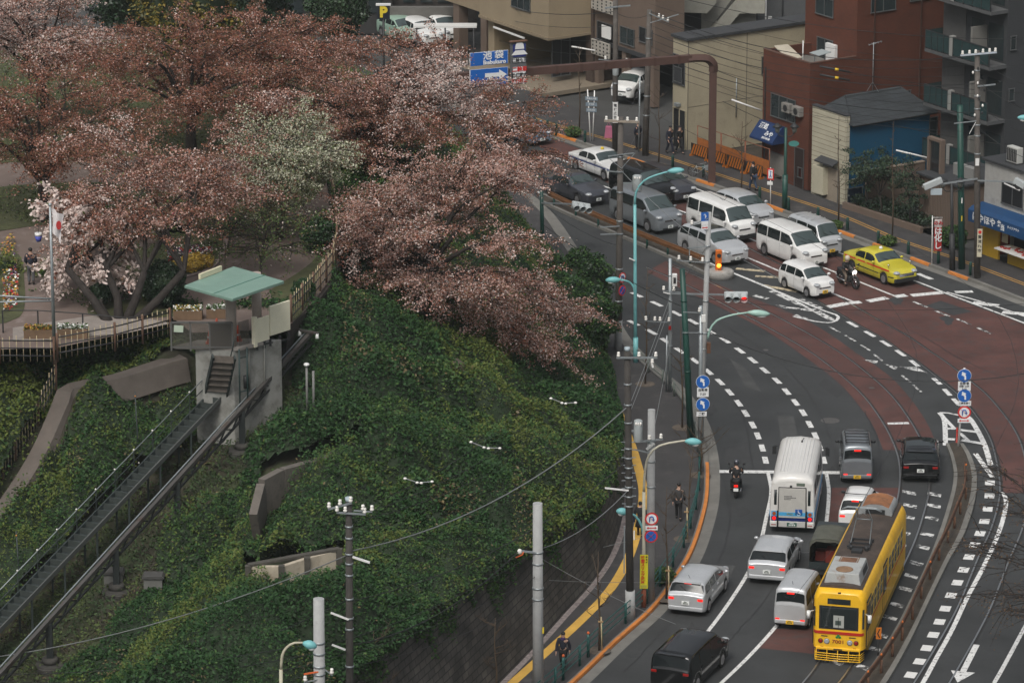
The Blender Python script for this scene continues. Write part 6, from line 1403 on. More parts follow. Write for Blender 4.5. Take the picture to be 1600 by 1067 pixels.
# blue awning
aw=thing('shop_awning','blue shop awning with white lettering below the tiled building window','awning',loc(b,0,0,0),BRZ)
yl,zt=b.st(1192,187); yr,_=b.st(1228,190); zt=max(zt,2.9); zb=zt-.95; dep=.95
mb=MB(); pr=[(0,zt),(-.25,zt+.02),(-dep,zb+.12),(-dep,zb),(0,zb)]
i=mb._add([(x,yl,z) for x,z in pr]+[(x,yr,z) for x,z in pr]); n_=len(pr); mb.face([i+k for k in range(n_)]); mb.face([i+n_+k for k in range(n_)][::-1])
for k in range(n_): mb.face([i+k,i+(k+1)%n_,i+n_+(k+1)%n_,i+n_+k])
mb.build('canvas',mat('awning_blue',(.005,.026,.095),.65,var=.1),aw)
s0=Vector((-.25,yl,zt+.02)); sl_=Vector((-dep+.25,0,zb+.12-zt-.02)); yc=(yl+yr)/2; fr=lambda u,t: frame_m(s0+sl_*t+Vector((-.02,u-yl,.02)),(0,-1,0),-sl_)
W_=yl-yr
text('lettering','酒処',.40,fr(yl-W_*.32,.26),M_signwhite,aw,bold=.01); text('lettering','みや',.38,fr(yl-W_*.68,.62),M_signwhite,aw,bold=.008); text('lettering','☎3917-0100' if False else '3917-8150',.18,fr(yl-W_*.66,.88),M_signwhite,aw,bold=.006)
# --- cream building beside the fenced lot
b=Bld('cream_building','cream clad building with a dark flat roof edge beside the fenced empty lot',(1073,238)); _,h=b.st(1073,64); w=1.5
b.box('wall',0,11,0,w,-.2,h,M_cr); b.box('roof_edge',-.12,11.1,-.12,w+.1,h+.002,h+.17,M_dkw)
mb=MB()
for x in (0.02,4.3,8.9): mb.box(x,x+.04,-.012,0.01,0,h-.05)
for z in (2.7,): mb.box(0,11,-.010,.01,z,z+.03)
mb.build('cladding_seam',M_seam,b.root)
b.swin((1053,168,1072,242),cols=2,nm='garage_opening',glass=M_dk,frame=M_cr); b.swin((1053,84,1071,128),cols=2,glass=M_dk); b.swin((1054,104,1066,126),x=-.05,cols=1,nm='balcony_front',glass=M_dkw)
b.dwin((1190,90,1197,115),cols=1); x,z=b.sd(1060,163); 
x,z=b.sd(1150,122); mb=MB(); mb.tube([(x,-.06,z),(x,-.06,z-2.4)],.03,5); mb.build('downpipe',M_galv,b.root)
y_,z_=b.st(1061,163); b.box('wall_lamp',-.25,-.0,y_-.2,y_+.2,z_-.1,z_+.08,M_galv)
creamB=b
# --- buildings behind, in view above the cream roof
def back(name,label,px0,px1,Y,z1,m,dep=10,ang=BRZ):
    p=AT(px0,0,Y); q=AT(px1,0,Y); r=thing(name,label,'building',(p.x,Y,0),0); return r,(q.x-p.x)
r,w=back('pale_building','pale concrete building with an outside stair behind the cream building',1033,1182,283,20,M_cr)
o=r.location; L=lambda px,py,dy=0: AT(px,py,283+dy)-Vector(o)
pc_=mat('pale_concrete',(.27,.265,.235),.85,var=.12,vscale=.4)
MB().box(0,w,0,9,0,24).build('wall',pc_,r)
mb=MB(); a=L(1067,46); c=L(1096,8); mb.box(a.x,c.x,-.02,.02,a.z-.2,c.z); mb.build('opening',M_dk,r)
a=L(1052,10); c=L(1118,-8); MB().extr([(a.x,a.z+1.6),(a.x+.1,a.z-.1),(c.x-.6,a.z-.2),(c.x,a.z+.5),(c.x,a.z+1.8)],-1.3,-.03).build('balcony',mat('pale_balcony',(.33,.325,.28),.85,var=.1),r)
a=L(1095,62); c=L(1155,12); MB().extr([(a.x,a.z-1),(c.x,c.z-.2),(c.x+1.6,c.z-.2),(c.x+1.6,c.z+.9),(c.x,c.z+.9),(a.x,a.z+.1)],-.9,-.03).build('stair_parapet',mat('pale_balcony',(0,0,0)),r)
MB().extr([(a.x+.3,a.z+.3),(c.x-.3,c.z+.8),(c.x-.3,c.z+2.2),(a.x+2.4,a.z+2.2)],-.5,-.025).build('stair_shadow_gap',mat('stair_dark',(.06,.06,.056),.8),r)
r,w=back('dark_building','dark grey building with slim white pipes behind the cream roof',1172,1266,286,20,M_dkw); o=r.location; L=lambda px,py,dy=0: AT(px,py,286+dy)-Vector(o)
MB().box(0,w,0,9,0,24).build('wall',mat('mid_grey_wall',(.075,.078,.082),.8,var=.12),r); 
for px in (1196,1222): a=L(px,48); MB().tube([(a.x,-.08,a.z-3),(a.x,-.08,a.z+4)],.05,6).build('downpipe',M_wht if px<1200 else M_dk,r)
for (x0,y0,x1,y1) in ((1172,-5,1184,30),(1200,26,1206,32),(1205,44,1262,50)): a=L(x0,y1);c=L(x1,y0); MB().box(a.x,c.x,-.06,.02,a.z,c.z).build('window',M_dk if x0!=1200 else M_wht,r)
# --- brown apartment with an open ground floor and its neighbour
b=Bld('brown_building','brown tiled building over an open garage, with a pierced white balcony',(935,178)); X0=4.2
_,zt=b.st(1000,128,X0); zt=3.0
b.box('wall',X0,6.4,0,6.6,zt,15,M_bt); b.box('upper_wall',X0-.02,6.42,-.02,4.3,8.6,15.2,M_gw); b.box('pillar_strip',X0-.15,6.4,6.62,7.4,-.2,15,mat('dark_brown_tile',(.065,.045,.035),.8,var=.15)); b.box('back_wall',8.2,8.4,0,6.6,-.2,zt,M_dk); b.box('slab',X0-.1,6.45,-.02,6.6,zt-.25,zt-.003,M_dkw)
for y in (.1,3.2,6.2): b.box('pillar',X0,X0+.45,y,y+.4,-.2,zt-.252,M_bt)
b.swin((970,41,992,66),x=X0); b.swin((934,33,962,60),x=X0,nm='balcony_opening',glass=M_dk); b.swin((1000,42,1020,64),x=X0,glass=M_dk)
for (r0) in ((934,59,962,82),(934,-8,968,12)):
    y1,z1=b.st(r0[0],r0[1],X0); y0,_=b.st(r0[2],r0[1],X0); _,z0=b.st(r0[0],r0[3],X0); pn=b.box('balcony_panel',X0-.5,X0-.4,y0,y1,z0,z1,mat('balcony_white',(.35,.33,.29),.7,var=.08))
    n_=5
    for i in range(n_):
        for j in range(4):
            mb=MB(); yy=y0+(y1-y0)*(i+.5)/n_; zz=z0+(z1-z0)*(j+.5)/4; mb.box(X0-.515,X0-.45,yy-.06,yy+.06,zz-.05,zz+.05); mb.build('panel_opening',M_dk,pn)
y_,z_=b.st(950,48,X0-.2); b.box('hanging_laundry',X0-.35,X0-.3,y_-.5,y_+.5,z_-.5,z_+.3,M_wht)
b=Bld('beige_building','large beige tiled building with an overhanging upper storey and dark garage mouth',(857,141)); zt=b.st(857,60)[1]; zt=max(3,zt)
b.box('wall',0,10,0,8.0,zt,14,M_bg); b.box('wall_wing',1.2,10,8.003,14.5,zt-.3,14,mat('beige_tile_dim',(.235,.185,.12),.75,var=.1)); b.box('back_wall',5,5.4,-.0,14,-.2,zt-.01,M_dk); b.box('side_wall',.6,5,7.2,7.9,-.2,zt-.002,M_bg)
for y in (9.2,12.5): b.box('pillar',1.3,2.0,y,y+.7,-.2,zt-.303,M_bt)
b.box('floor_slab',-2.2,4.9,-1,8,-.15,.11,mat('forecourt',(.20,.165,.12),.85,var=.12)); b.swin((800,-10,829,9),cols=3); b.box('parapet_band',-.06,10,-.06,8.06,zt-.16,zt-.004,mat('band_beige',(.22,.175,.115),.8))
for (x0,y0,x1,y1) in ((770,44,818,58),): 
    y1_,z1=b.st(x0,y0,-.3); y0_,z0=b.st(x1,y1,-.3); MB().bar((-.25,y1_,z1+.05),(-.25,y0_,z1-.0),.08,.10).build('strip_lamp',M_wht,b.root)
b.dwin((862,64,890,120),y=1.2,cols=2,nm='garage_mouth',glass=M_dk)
# --- blue house
b=Bld('blue_house','small house with a deep blue side wall, cream front and dark slate hip roof',(1320,319)); h=b.st(1320,181)[1]; w=3.1; d=b.sd(1451,270)[0]
Blu=mat('blue_siding',(.004,.062,.125),.6,var=.08,vscale=.7); he=h-.55
b.box('wall',.22,d,.02,w,-.1,he,Blu); b.box('front_wall',-.05,.215,-.03,w+.05,-.1,h,brickmat('cream_siding',(.43,.40,.30),(.41,.38,.285),(.22,.20,.15),8.0,.28,bump=.25,var=.10,msize=.02)); b.box('front_cap',-.09,.26,-.06,w+.08,h+.002,h+.07,M_dkw)
mb=MB(); e0,e1=.2,d+.25; y0,y1=-.35,w+.3; zr=he+1.25; rA=(e0+.9,w/2,zr); rB=(e1-1.3,w/2,zr+.0)
mb.poly([(e0,y0,he),(e1,y0,he),rB,rA]); mb.poly([(e1,y0,he),(e1,y1,he),rB]); mb.poly([(e1,y1,he),(e0,y1,he),rA,rB]); mb.poly([(e0,y1,he),(e0,y0,he),rA])
rf=mb.build('roof',brickmat('slate_tiles',(.034,.040,.044),(.028,.033,.037),(.014,.016,.018),.30,.17,bump=.5,var=.2,msize=.012),b.root); so_=rf.modifiers.new('t','SOLIDIFY'); so_.thickness=.1
MB().bar(rA,rB,.12,.10).build('ridge_cap',mat('ridge_slate',(.06,.068,.072),.7),rf)
b.box('side_band',.3,d-2.0,-.012,.018,1.15,1.4,mat('pale_band',(.32,.30,.25),.8)); b.dwin((1324,296,1347,328),y=.0,cols=1,nm='side_door',glass=mat('door_navy',(.008,.016,.035),.5)); b.dwin((1452,185,1464,214),y=.02,cols=1)
b.swin((1288,258,1311,316),x=-.05,cols=1,nm='shutter',glass=mat('shutter_beige',(.27,.23,.18),.7,var=.08)); y0_,z0=b.st(1311,258,-.05); y1_,z1=b.st(1283,248,-.05); MB().extr([(-.55,z0+.02),(-.05,z0+.22),(-.05,z0+.12),(-.55,z0-.06)],y0_,y1_).build('front_eave',M_dkw,b.root)
y1_,z1=b.st(1270,257,-.4); y0_,_=b.st(1287,257,-.4); _,z0=b.st(1270,300,-.4); b.box('sign_box',-.45,-.055,y0_,y1_,z0,z1,mat('sign_cream',(.48,.45,.34),.6,var=.05),bev=.02); x_,z_=b.sd(1325,258); b.box('meter_box',x_-.12,x_+.12,-.1,.018,z_-.12,z_+.12,mat('meter_cream',(.4,.38,.32),.6))
blueB=b
r=thing('roof_antenna','thin television antenna standing on the ridge of the blue house','antenna',loc(b,rA[0]+1.9,w/2,zr)); MB().tube([(0,0,0),(0,0,2.9)],.022,5).build('mast',M_galv,r); mb=MB(); mb.tube([(-.3,0,2.75),(.5,.1,2.95)],.02,5)
for k in range(5): mb.tube([(-.25+k*.17,-.25,2.77+k*.045),(-.25+k*.17,.25,2.77+k*.045)],.012,4)
mb.build('aerial',M_galv,r)
for k in (-1,1): MB().tube([(0,0,.6),(k*.35,0,0)],.012,4).build('stay',M_galv,r)
# --- brown garden wall, annex and apartment block with balconies
b=Bld('apartment_block','dark grey apartment block with glass fronted balconies in the upper right corner',(1565,333)); w=b.st(1467,297)[0]; H=18
b.box('wall',0,14,0,w,-.2,H,M_dkw); 
gl_=mat('balcony_glass',(.022,.045,.046),.2,var=.15,spec=.6)
gwl=mat('apartment_grey',(.085,.083,.080),.8,var=.1)
_,zs=b.st(1562,112,-1.2); fl0=zs
for k in range(-1,3):
    z=zs-3.15+3.15*k
    if z<2: continue
    b.box('balcony_slab',-1.25,-.003,-.02,w+.1,z-.14,z+.06,mat('slab_grey',(.07,.072,.073),.8,var=.1))
    for (y0,y1) in ((.05,w*.57),(w*.63,w+.05)):
        pn=b.box('balcony_glass',-1.24,-1.20,y0,y1,z+.12,z+1.10,gl_); mb=MB(); mb.box(-1.26,-1.18,y0,y1,z+1.102,z+1.15)
        for q in np.linspace(y0,y1,5): mb.box(-1.26,-1.19,q-.02,q+.02,z+.061,z+1.10)
        mb.build('balcony_rail',M_dark,pn)
    b.box('pale_divider',-1.27,-1.0,w*.575,w*.625,z+.061,z+1.2,mat('column_pale',(.24,.24,.225),.8)); b.box('end_glass',-1.19,-.02,w+.02,w+.06,z+.12,z+1.10,gl_)
    b.box('facade_panel',-.03,-.003,w*.64,w-.02,z+.065,z+2.9,gwl); b.box('partition_screen',-1.1,-.035,w*.30,w*.33,z+.065,z+2.0,mat('screen_grey',(.16,.155,.14),.8)); b.box('window',-.03,-.003,.3,w*.28,z+.2,z+2.2,M_glassb); b.box('window',-.03,-.003,w*.36,w*.55,z+.2,z+2.2,M_glassb)

for r0 in ((1579,58,1587,78),(1576,140,1584,158)): b.dwin(r0,y=0,cols=1)
apt=b
b2=Bld('annex','low brown walled annex with a fenced roof deck in front of the apartment block',(1496,372)); w2=b2.st(1436,300)[0]; h2=2.9
b2.box('wall',0,7,0,w2,-.2,h2,M_bt); mb=MB()
for i in range(24): y=w2*(i+.5)/24; mb.box(-.012,.0,y-.02,y+.02,0,h2-.1)
mb.build('wall_groove',mat('groove_brown',(.09,.066,.05),.8),b2.root); b2.box('roof_deck',-.15,7.1,-.15,w2+.15,h2+.002,h2+.12,M_dkw)
b2.box('gate_frame',.6,.9,w2-1.1,w2-.95,h2+.122,h2+1.9,M_bt); b2.box('gate_frame',.6,.9,w2+.0,w2+.14,h2+.122,h2+1.9,M_bt); b2.box('gate_frame',.6,.9,w2-1.1,w2+.14,h2+1.9,h2+2.05,M_bt)
mb=MB()
for i in range(9): y=w2-.9+i*.1; mb.box(.7,.74,y,y+.03,h2+.122,h2+1.8)
mb.build('roof_railing',M_dark,b2.root)
for k in range(2): 
    mb=MB(); mb.box(1.2,1.6,.3+k*.95,1.1+k*.95,h2+.125,h2+.8); c_=mb.build('condenser',mat('condenser_grey',(.2,.2,.19),.6),b2.root,.02)
g0=Bld('garden_wall','brown tiled garden wall behind the slender pines beside the blue house',(1342,330),cat='wall'); xw=g0.sd(1440,300)[0]; hw=g0.sd(1348,268)[1]; g0.box('wall',.4,xw,-.25,.0,-.1,max(1.6,hw),M_bt); g0.box('wall_cap',.38,xw,-.28,.03,max(1.6,hw)+.002,max(1.6,hw)+.06,mat('cap_pale_brown',(.2,.155,.12),.8))
P=gp([(1318,328),(1440,368)],0); pl_=thing('planter_bed','long raised planter with a brown stone kerb under the pines','planter',P[0],0); q=P[1]-P[0]; n_=VV*2.2
MB().bar(Vector((0,0,.2)),q+Vector((0,0,.2)),.2,.55).build('kerb',M_bt,pl_); mb=MB(); mb.poly([Vector((0,0,.36)),q+Vector((0,0,.36)),q+n_+Vector((0,0,.36)),n_+Vector((0,0,.36))]); mb.build('soil',M_dirt,pl_)
n0=3500; t_=rng.uniform(0,1,n0); s_=rng.uniform(.1,.9,n0); pts=np.array([tuple(q*float(a)+n_*float(c)) for a,c in zip(t_,s_)]); pts[:,2]=.4+rng.uniform(0,.45,n0); leafcloud('ground_cover',pts,.13,DK,rng.integers(0,2,n0),pl_,up=.4)
PN=[mat('pine_dark',(.014,.034,.016),.7,island=.4),mat('pine_mid',(.028,.05,.02),.7,island=.4)]
for k,(px,py,t1,lb) in enumerate(((1352,322,238,'slender pine at the left end of the planter'),(1373,332,236,'slender pine in the middle of the planter in front of the blue wall'),(1422,346,256,'slender pine at the right end of the planter'))):
    bb=G(px,py,.36); ht=AT(px,t1,bb.y).z-bb.z
    cherry('pine_tree',lb,bb,bb+Vector((.1,0,ht*.62)),.75,.75,ht*.42,30,[.6,.4],PN,nleaf=150,size=.11,seed=60+k,r0=.07,low=-.8,twl=(.4,.8),fork=.3,group='slender pines in the planter',droop=.05)
bush('hedge_bush','bright green bush between the annex and the shop',G(1488,388,.1),.75,.7,.6,[LG[0],LG[1]],2600,.13,.05,'bush',.15)
p=G(1517,402,.12); r=thing('vending_machine','red vending machine in the dark passage left of the lunch shop','vending machine',p+VV*1.6,BRZ); MB().box(0,.7,-.5,.5,0,1.85).build('case',mat('vending_red',(.22,.015,.012),.45),r,.03); MB().box(-.02,0,-.42,.42,.95,1.65).build('display',M_glassb,r); MB().box(-.02,0,-.3,.3,.2,.4).build('tray',M_dk,r)
# --- lunch shop
b=Bld('lunch_shop','white lunch shop with yellow panels, a blue lettered awning and a serving counter',(1668,448)); w=b.st(1537,330)[0]; h=b.st(1540,250)[1]; h=min(6.4,max(5,h))
Wh=mat('shop_white',(.36,.355,.335),.8,var=.1,wear=((.24,.23,.21),1.3,.55,.8)); Yp=mat('panel_yellow',(.42,.26,.02),.55,var=.08)
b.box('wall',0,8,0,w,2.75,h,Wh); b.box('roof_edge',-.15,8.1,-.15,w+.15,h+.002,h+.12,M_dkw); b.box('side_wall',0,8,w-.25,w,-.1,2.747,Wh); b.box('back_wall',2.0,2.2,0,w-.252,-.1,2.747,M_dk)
b.box('yellow_panel',-.02,.12,w-1.35,w-.02,-.05,2.74,Yp); b.box('yellow_panel',-.05,.2,w-4.5,w-2.2,-.05,.95,Yp); b.box('yellow_panel',-.03,.15,0,w-4.55,-.05,2.74,Yp)
ct=b.box('counter',-.75,.35,w-4.5,w-1.9,.98,1.05,M_wht)
for k in range(14):
    x=rng.uniform(-.6,.1); y=w-4.25+k*.16; bxo=MB().box(-.1,.1,-.075,.075,0,.07).build('lunch_box',mat('box_red',(.4,.06,.05),.5) if k%3 else M_wht); bxo.rotation_euler=(0,0,BRZ); bxo.location=loc(b,x,y,1.053); tag(bxo,'small lunch box on the serving counter under the blue awning','box','lunch boxes on the counter')
b.box('menu_board',-.035,-.005,w-2.15,w-1.65,1.2,2.1,mat('menu_paper',(.35,.30,.2),.6))
for y in (w-2.75,w-3.45): MB().ball((.1,y,2.35),.09).build('lamp',mat('warm_lamp',(.9,.6,.2),.4,emit=(1,.6,.2),estr=6),b.root)
b.swin((1567,283,1600,316),cols=2,glass=M_dk); y_,z_=b.st(1571,290,-.3); MB().bar((-.3,y_+.1,z_+.1),(-.3,y_-1.2,z_+.0),.06).build('strip_lamp',M_wht,b.root)
aw=thing('shop_awning','blue awning with large white hiragana above the lunch counter','awning',b.o,BRZ); zt=b.st(1537,315)[1]; zt=min(3.6,max(2.9,zt)); zb=zt-.95
mb=MB(); pr=[(-.003,zt),(-.75,zt-.12),(-1.0,zt-.3),(-1.0,zb),(-.003,zb)]; i=mb._add([(x,w+.1,z) for x,z in pr]+[(x,.3,z) for x,z in pr]); n_=5; mb.face([i+k for k in range(n_)]); mb.face([i+n_+k for k in range(n_)][::-1])
for k in range(n_): mb.face([i+k,i+(k+1)%n_,i+n_+(k+1)%n_,i+n_+k])
mb.build('canvas',mat('awning_blue2',(.007,.05,.14),.6,var=.08),aw)
fr=lambda y,z: frame_m((-1.006,y,z),(0,-1,0),(0,0,1))
text('lettering','ほやほや',.50,fr(w-1.25,zb+.34),M_signwhite,aw,bold=.014,xs=1.0); text('lettering','弁',.36,fr(w-2.55,zb+.42),M_signwhite,aw,bold=.01); text('lettering','当',.36,fr(w-2.85,zb+.26),M_signwhite,aw,bold=.01); text('lettering','テイクアウト',.17,fr(w-3.75,zb+.40),M_signwhite,aw,bold=.004)
r=thing('air_conditioner','white air conditioner unit on the lunch shop roof','air conditioner',loc(b,.6,w-1.75,h+.12),BRZ); MB().box(-.2,.2,-.45,.45,.05,.9).build('case',mat('ac_white',(.45,.45,.42),.5),r,.02); mb=MB()
for k in range(6): mb.box(-.215,-.2,-.4+k*.14,-.30+k*.14,.12,.82)
mb.build('grille',M_dark,r); MB().box(-.25,.25,-.5,.5,0,.045).build('stand',M_dark,r)
r=thing('roof_awning','pale grey sloping roof sheet at the right edge above the lunch shop','roof',loc(b,1.6,w-4.6,h+.12),BRZ); MB().extr([(-1.2,0),(1.5,1.3),(1.5,1.38),(-1.2,.08)],-2.2,1.2).build('sheet',mat('pale_sheet',(.30,.29,.26),.7,var=.1),r)
shopB=b
# --- gap buildings: pale strip between the tiled tower and the apartment
r,w=back('narrow_house','narrow cream house with blue balcony squeezed behind the tiled tower',1444,1478,262,20,M_cr); o=r.location; L=lambda px,py: AT(px,py,262)-Vector(o)
MB().box(0,w,0,6,0,16).build('wall',M_cr,r)
for y0,y1,m,nm in ((66,96,M_dark,'balcony_rail'),(118,148,M_dark,'balcony_rail'),(96,101,mat('strip_blue',(.03,.16,.28),.6),'balcony_edge')): a=L(1446,y1);c=L(1463,y0); MB().box(a.x,c.x,-.5,-.03,a.z,c.z).build(nm,m,r)
a=L(1462,48);c=L(1474,24); MB().box(a.x,c.x,-.03,.02,a.z,c.z).build('window',M_glassb,r)
# --- construction fence on the empty lot
OR=mat('barrier_orange',(.42,.13,.012),.6,var=.12,vscale=2)
P0,P1=G(1080,243,.12),G(1193,281,.12); e=(P1-P0); Ltot=e.length; e.normalize(); rz=math.atan2(e.y,e.x)
proto=None
for k in range(4):
    lb=['orange and black striped barrier nearest the cream building','orange and black striped barrier left of the brown gantry leg','orange and black striped barrier right of the gantry leg','orange and black striped barrier touching the tiled building'][k]
    loc_=P0+e*(Ltot*k/4)
    if proto is None:
        r=thing('construction_barrier',lb,'barrier',loc_,rz,'striped barriers along the empty lot'); W_=Ltot/4-.12
        MB().box(0,W_,-.02,.02,.12,.78).build('panel',mat('barrier_black',(.012,.012,.012),.6),r)
        mb=MB(); n_=7
        for i in range(n_):
            x=W_*i/n_; mb.poly([(x,-.025,.13),(min(W_,x+.14),-.025,.13),(min(W_,x+.42),-.025,.77),(min(W_,x+.28),-.025,.77)])
        mb.build('stripes',OR,r,fix=False)
        for x in (.08,W_-.08): MB().box(x-.03,x+.03,-.18,.18,0,.12).build('foot',OR,r)
        proto=r
    else: dup(proto,loc_,rz,lb)
for k in range(3):
    q=P0+e*(Ltot*k/3)+VV*.45; r=thing('site_fence',['orange site fence panel beside the cream building','orange site fence panel behind the gantry leg','orange site fence panel beside the tiled building'][k],'fence',q,rz,'orange fence panels of the empty lot'); W_=Ltot/3-.06
    MB().box(.03,W_-.03,-.01,.01,.15,1.05).build('mesh_panel',mat('site_mesh',(.33,.105,.02),.8,var=.25,vscale=3),r); mb=MB()
    for x in (0,W_): mb.tube([(x,0,0),(x,0,1.75)],.03,5)
    mb.tube([(0,0,1.75),(W_,0,1.75)],.025,5); mb.build('frame',mat('site_frame',(.22,.08,.04),.7),r)
mb=MB(); mb.poly([P0+VV*.6,P1+VV*.6,P1+VV*9,P0+VV*9]); struct(mb.build('lot_ground',M_dirt))
# --- car park and walls behind the cherries
M_cw=mat('carpark_wall',(.12,.115,.105),.85,var=.2,vscale=.5)
def backbox(name,label,x0,y0,x1,y1,Y,dep,m,cat='wall',zb=None):
    a=AT(x0,y1,Y); c=AT(x1,y0,Y); o=MB().box(a.x,c.x,Y,Y+dep,(a.z if zb is None else zb),c.z).build(name,m); tag(o,label,cat); return o
backbox('concrete_wall','weathered grey concrete wall behind the car park sign',600,12,716,60,289,.4,M_cw,zb=-.2)
wall_=backbox('dark_building','dark building with small windows along the top edge behind the round green tree',420,-60,612,38,291,9,mat('dark_facade',(.030,.029,.029),.8,var=.2),'building',zb=-.2)  # facade base colour is near black; windows use the common window glass
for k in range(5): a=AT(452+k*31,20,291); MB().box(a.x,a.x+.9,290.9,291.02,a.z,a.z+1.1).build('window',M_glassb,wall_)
wall_=backbox('dark_building','dark brown building above the car park',612,-60,745,8,292,9,mat('dark_facade_b',(.040,.034,.031),.8,var=.2),'building',zb=-.2)  # facade has a dark brown base colour with random variation
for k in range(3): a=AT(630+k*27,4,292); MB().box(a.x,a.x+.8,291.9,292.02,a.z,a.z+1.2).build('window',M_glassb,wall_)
r=thing('carport','flat white carport roof on slim posts in the car park',"carport",AT(640,62,283)); o=Vector(r.location); a=AT(646,44,283)-o; c=AT(745,36,283)-o
MB().box(a.x,c.x,0,.9,a.z,a.z+.12).build('roof',M_wht,r)
for x in (a.x+.2,(a.x+c.x)/2,c.x-.2): MB().tube([(x,.1,-3),(x,.1,a.z)],.06,6).build('post',M_dark,r)
for px,py,m,lb in ((625,62,mat('paint_palegreen',(.25,.36,.29),.35,coat=.5),'pale green car in the car park below the parking sign'),(655,66,P_white,'white car in the car park nearest the parking sign'),(688,60,P_white,'white car under the white carport roof')):
    car('parked_car',lb,(px-14,py-7),(px+16,py+5),3.9,1.65,1.5,'hatch',m,group='cars in the car park')
r=thing('parking_sign','black parking sign with a yellow letter P above the car park','sign',AT(598,60,281)); o=Vector(r.location); a=AT(589,30,281)-o; c=AT(609,9,281)-o
MB().box(a.x,c.x,-.1,.1,a.z,c.z).build('panel',mat('sign_black',(.008,.012,.02),.5),r); MB().box(a.x-.06,c.x+.06,-.12,.12,c.z+.002,c.z+.12).build('top_edge',M_wht,r)
text('letter','P',.92,frame_m(((a.x+c.x)/2,-.11,(a.z+c.z)/2),(1,0,0),(0,0,1)),mat('letter_yellow',(.65,.50,.03),.5),r,bold=.05); MB().tube([((a.x+c.x)/2,0,-4),((a.x+c.x)/2,0,a.z)],.08,6).build('post',M_dark,r)
# ================================================================== STREET FURNITURE
M_poleb=mat('old_pole',(.085,.075,.066),.85,var=.25,vscale=2,wear=((.13,.12,.11),2,.55,.75))
class Pole:
    def __init__(s,name,label,base,top,r0,r1,m,cat='utility pole',z=.12,group=None,shaft='shaft',ground=None):
        s.b=ground.copy() if ground is not None else G(*base,z); s.root=thing(name,label,cat,s.b,0,group)
        t=AT(top[0],top[1],s.b.y)-s.b; s.t=t; s.r0,s.r1=r0,r1
        MB().tube([(0,0,-.2),t*.5,t],[r0,(r0+r1)/2,r1],14).build(shaft,m,s.root)
    def L(s,px,py,dy=0.0): return AT(px,py,s.b.y+dy)-s.b+Vector((0,0,0))
    def at(s,py):                                         # point on the shaft at this picture height
        z=AT(s.t.x*0+800,py,s.b.y).z-s.b.z; k=z/s.t.z; return s.t*k
    def bands(s,pys,m=None,nm='band'):
        for py in pys:
            p=s.at(py); k=p.z/s.t.z; r=s.r0+(s.r1-s.r0)*k+.018; MB().tube([p-Vector((0,0,.035)),p+Vector((0,0,.035))],r,12).build(nm,m or M_galv,s.root)
    def arm(s,p,q,w=.07,m=None,nm='bracket',ins=(),dy=-.18):
        a=s.L(*p)+Vector((0,dy,0)); b_=s.L(*q)+Vector((0,dy,0)); o=MB().bar(a,b_,w).build(nm,m or M_galv,s.root)
        for t in ins:
            c=a.lerp(b_,t); MB().lathe([(.035,.03),(.075,.07),(.075,.13),(.045,.15),(.07,.19),(.05,.25)],10,c).build('insulator',M_insul,o)
        return o
    def lamp(s,pts,head0,head1,m=None,r=.05,hm=None):
        P=[s.L(*p) for p in pts]; c=crom(P,.25); o=MB().tube(c,[r*1.15-(r*.35)*i/len(c) for i in range(len(c))],8).build('lamp_arm',m or M_cyan,s.root)
        a,b_=s.L(*head0),s.L(*head1); d=b_-a; n=8
        pr=[.05,.10,.145,.165,.165,.15,.11,.04]
        hd=MB().tube([a+d*(i/(n-1)) for i in range(n)],pr,10).build('lamp_head',hm or M_cyan,s.root)
        c=a.lerp(b_,.62); MB().ball(c+Vector((0,0,-.09)),d.length*.26,.13,.12,12,6).build('lamp_glass',mat('lamp_glass',(.72,.74,.72),.15,spec=.6),hd)
    def can(s,x0,y0,x1,y1,nm='transformer'):
        a=s.L((x0+x1)/2,y1); b_=s.L((x0+x1)/2,y0); w=(s.L(x1,y1)-s.L(x0,y1)).x/2; h=b_.z-a.z
        o=MB().lathe([(w*.9,0),(w,.04),(w,h*.86),(w*.96,h*.9),(w*.96,h*.97),(w*.7,h)],16,a).build(nm,mat('transformer_grey',(.33,.36,.36),.5,var=.08),s.root)
        for dx in (-.5,0,.5): MB().lathe([(.03,0),(.05,.03),(.05,.1),(.02,.14)],8,a+Vector((dx*w,-w*.8,h*.8))).build('bushing',M_insul,o)
        q=s.at((y0+y1)/2); MB().bar(q,(a+b_)/2,.08).build('bracket',M_galv,o)
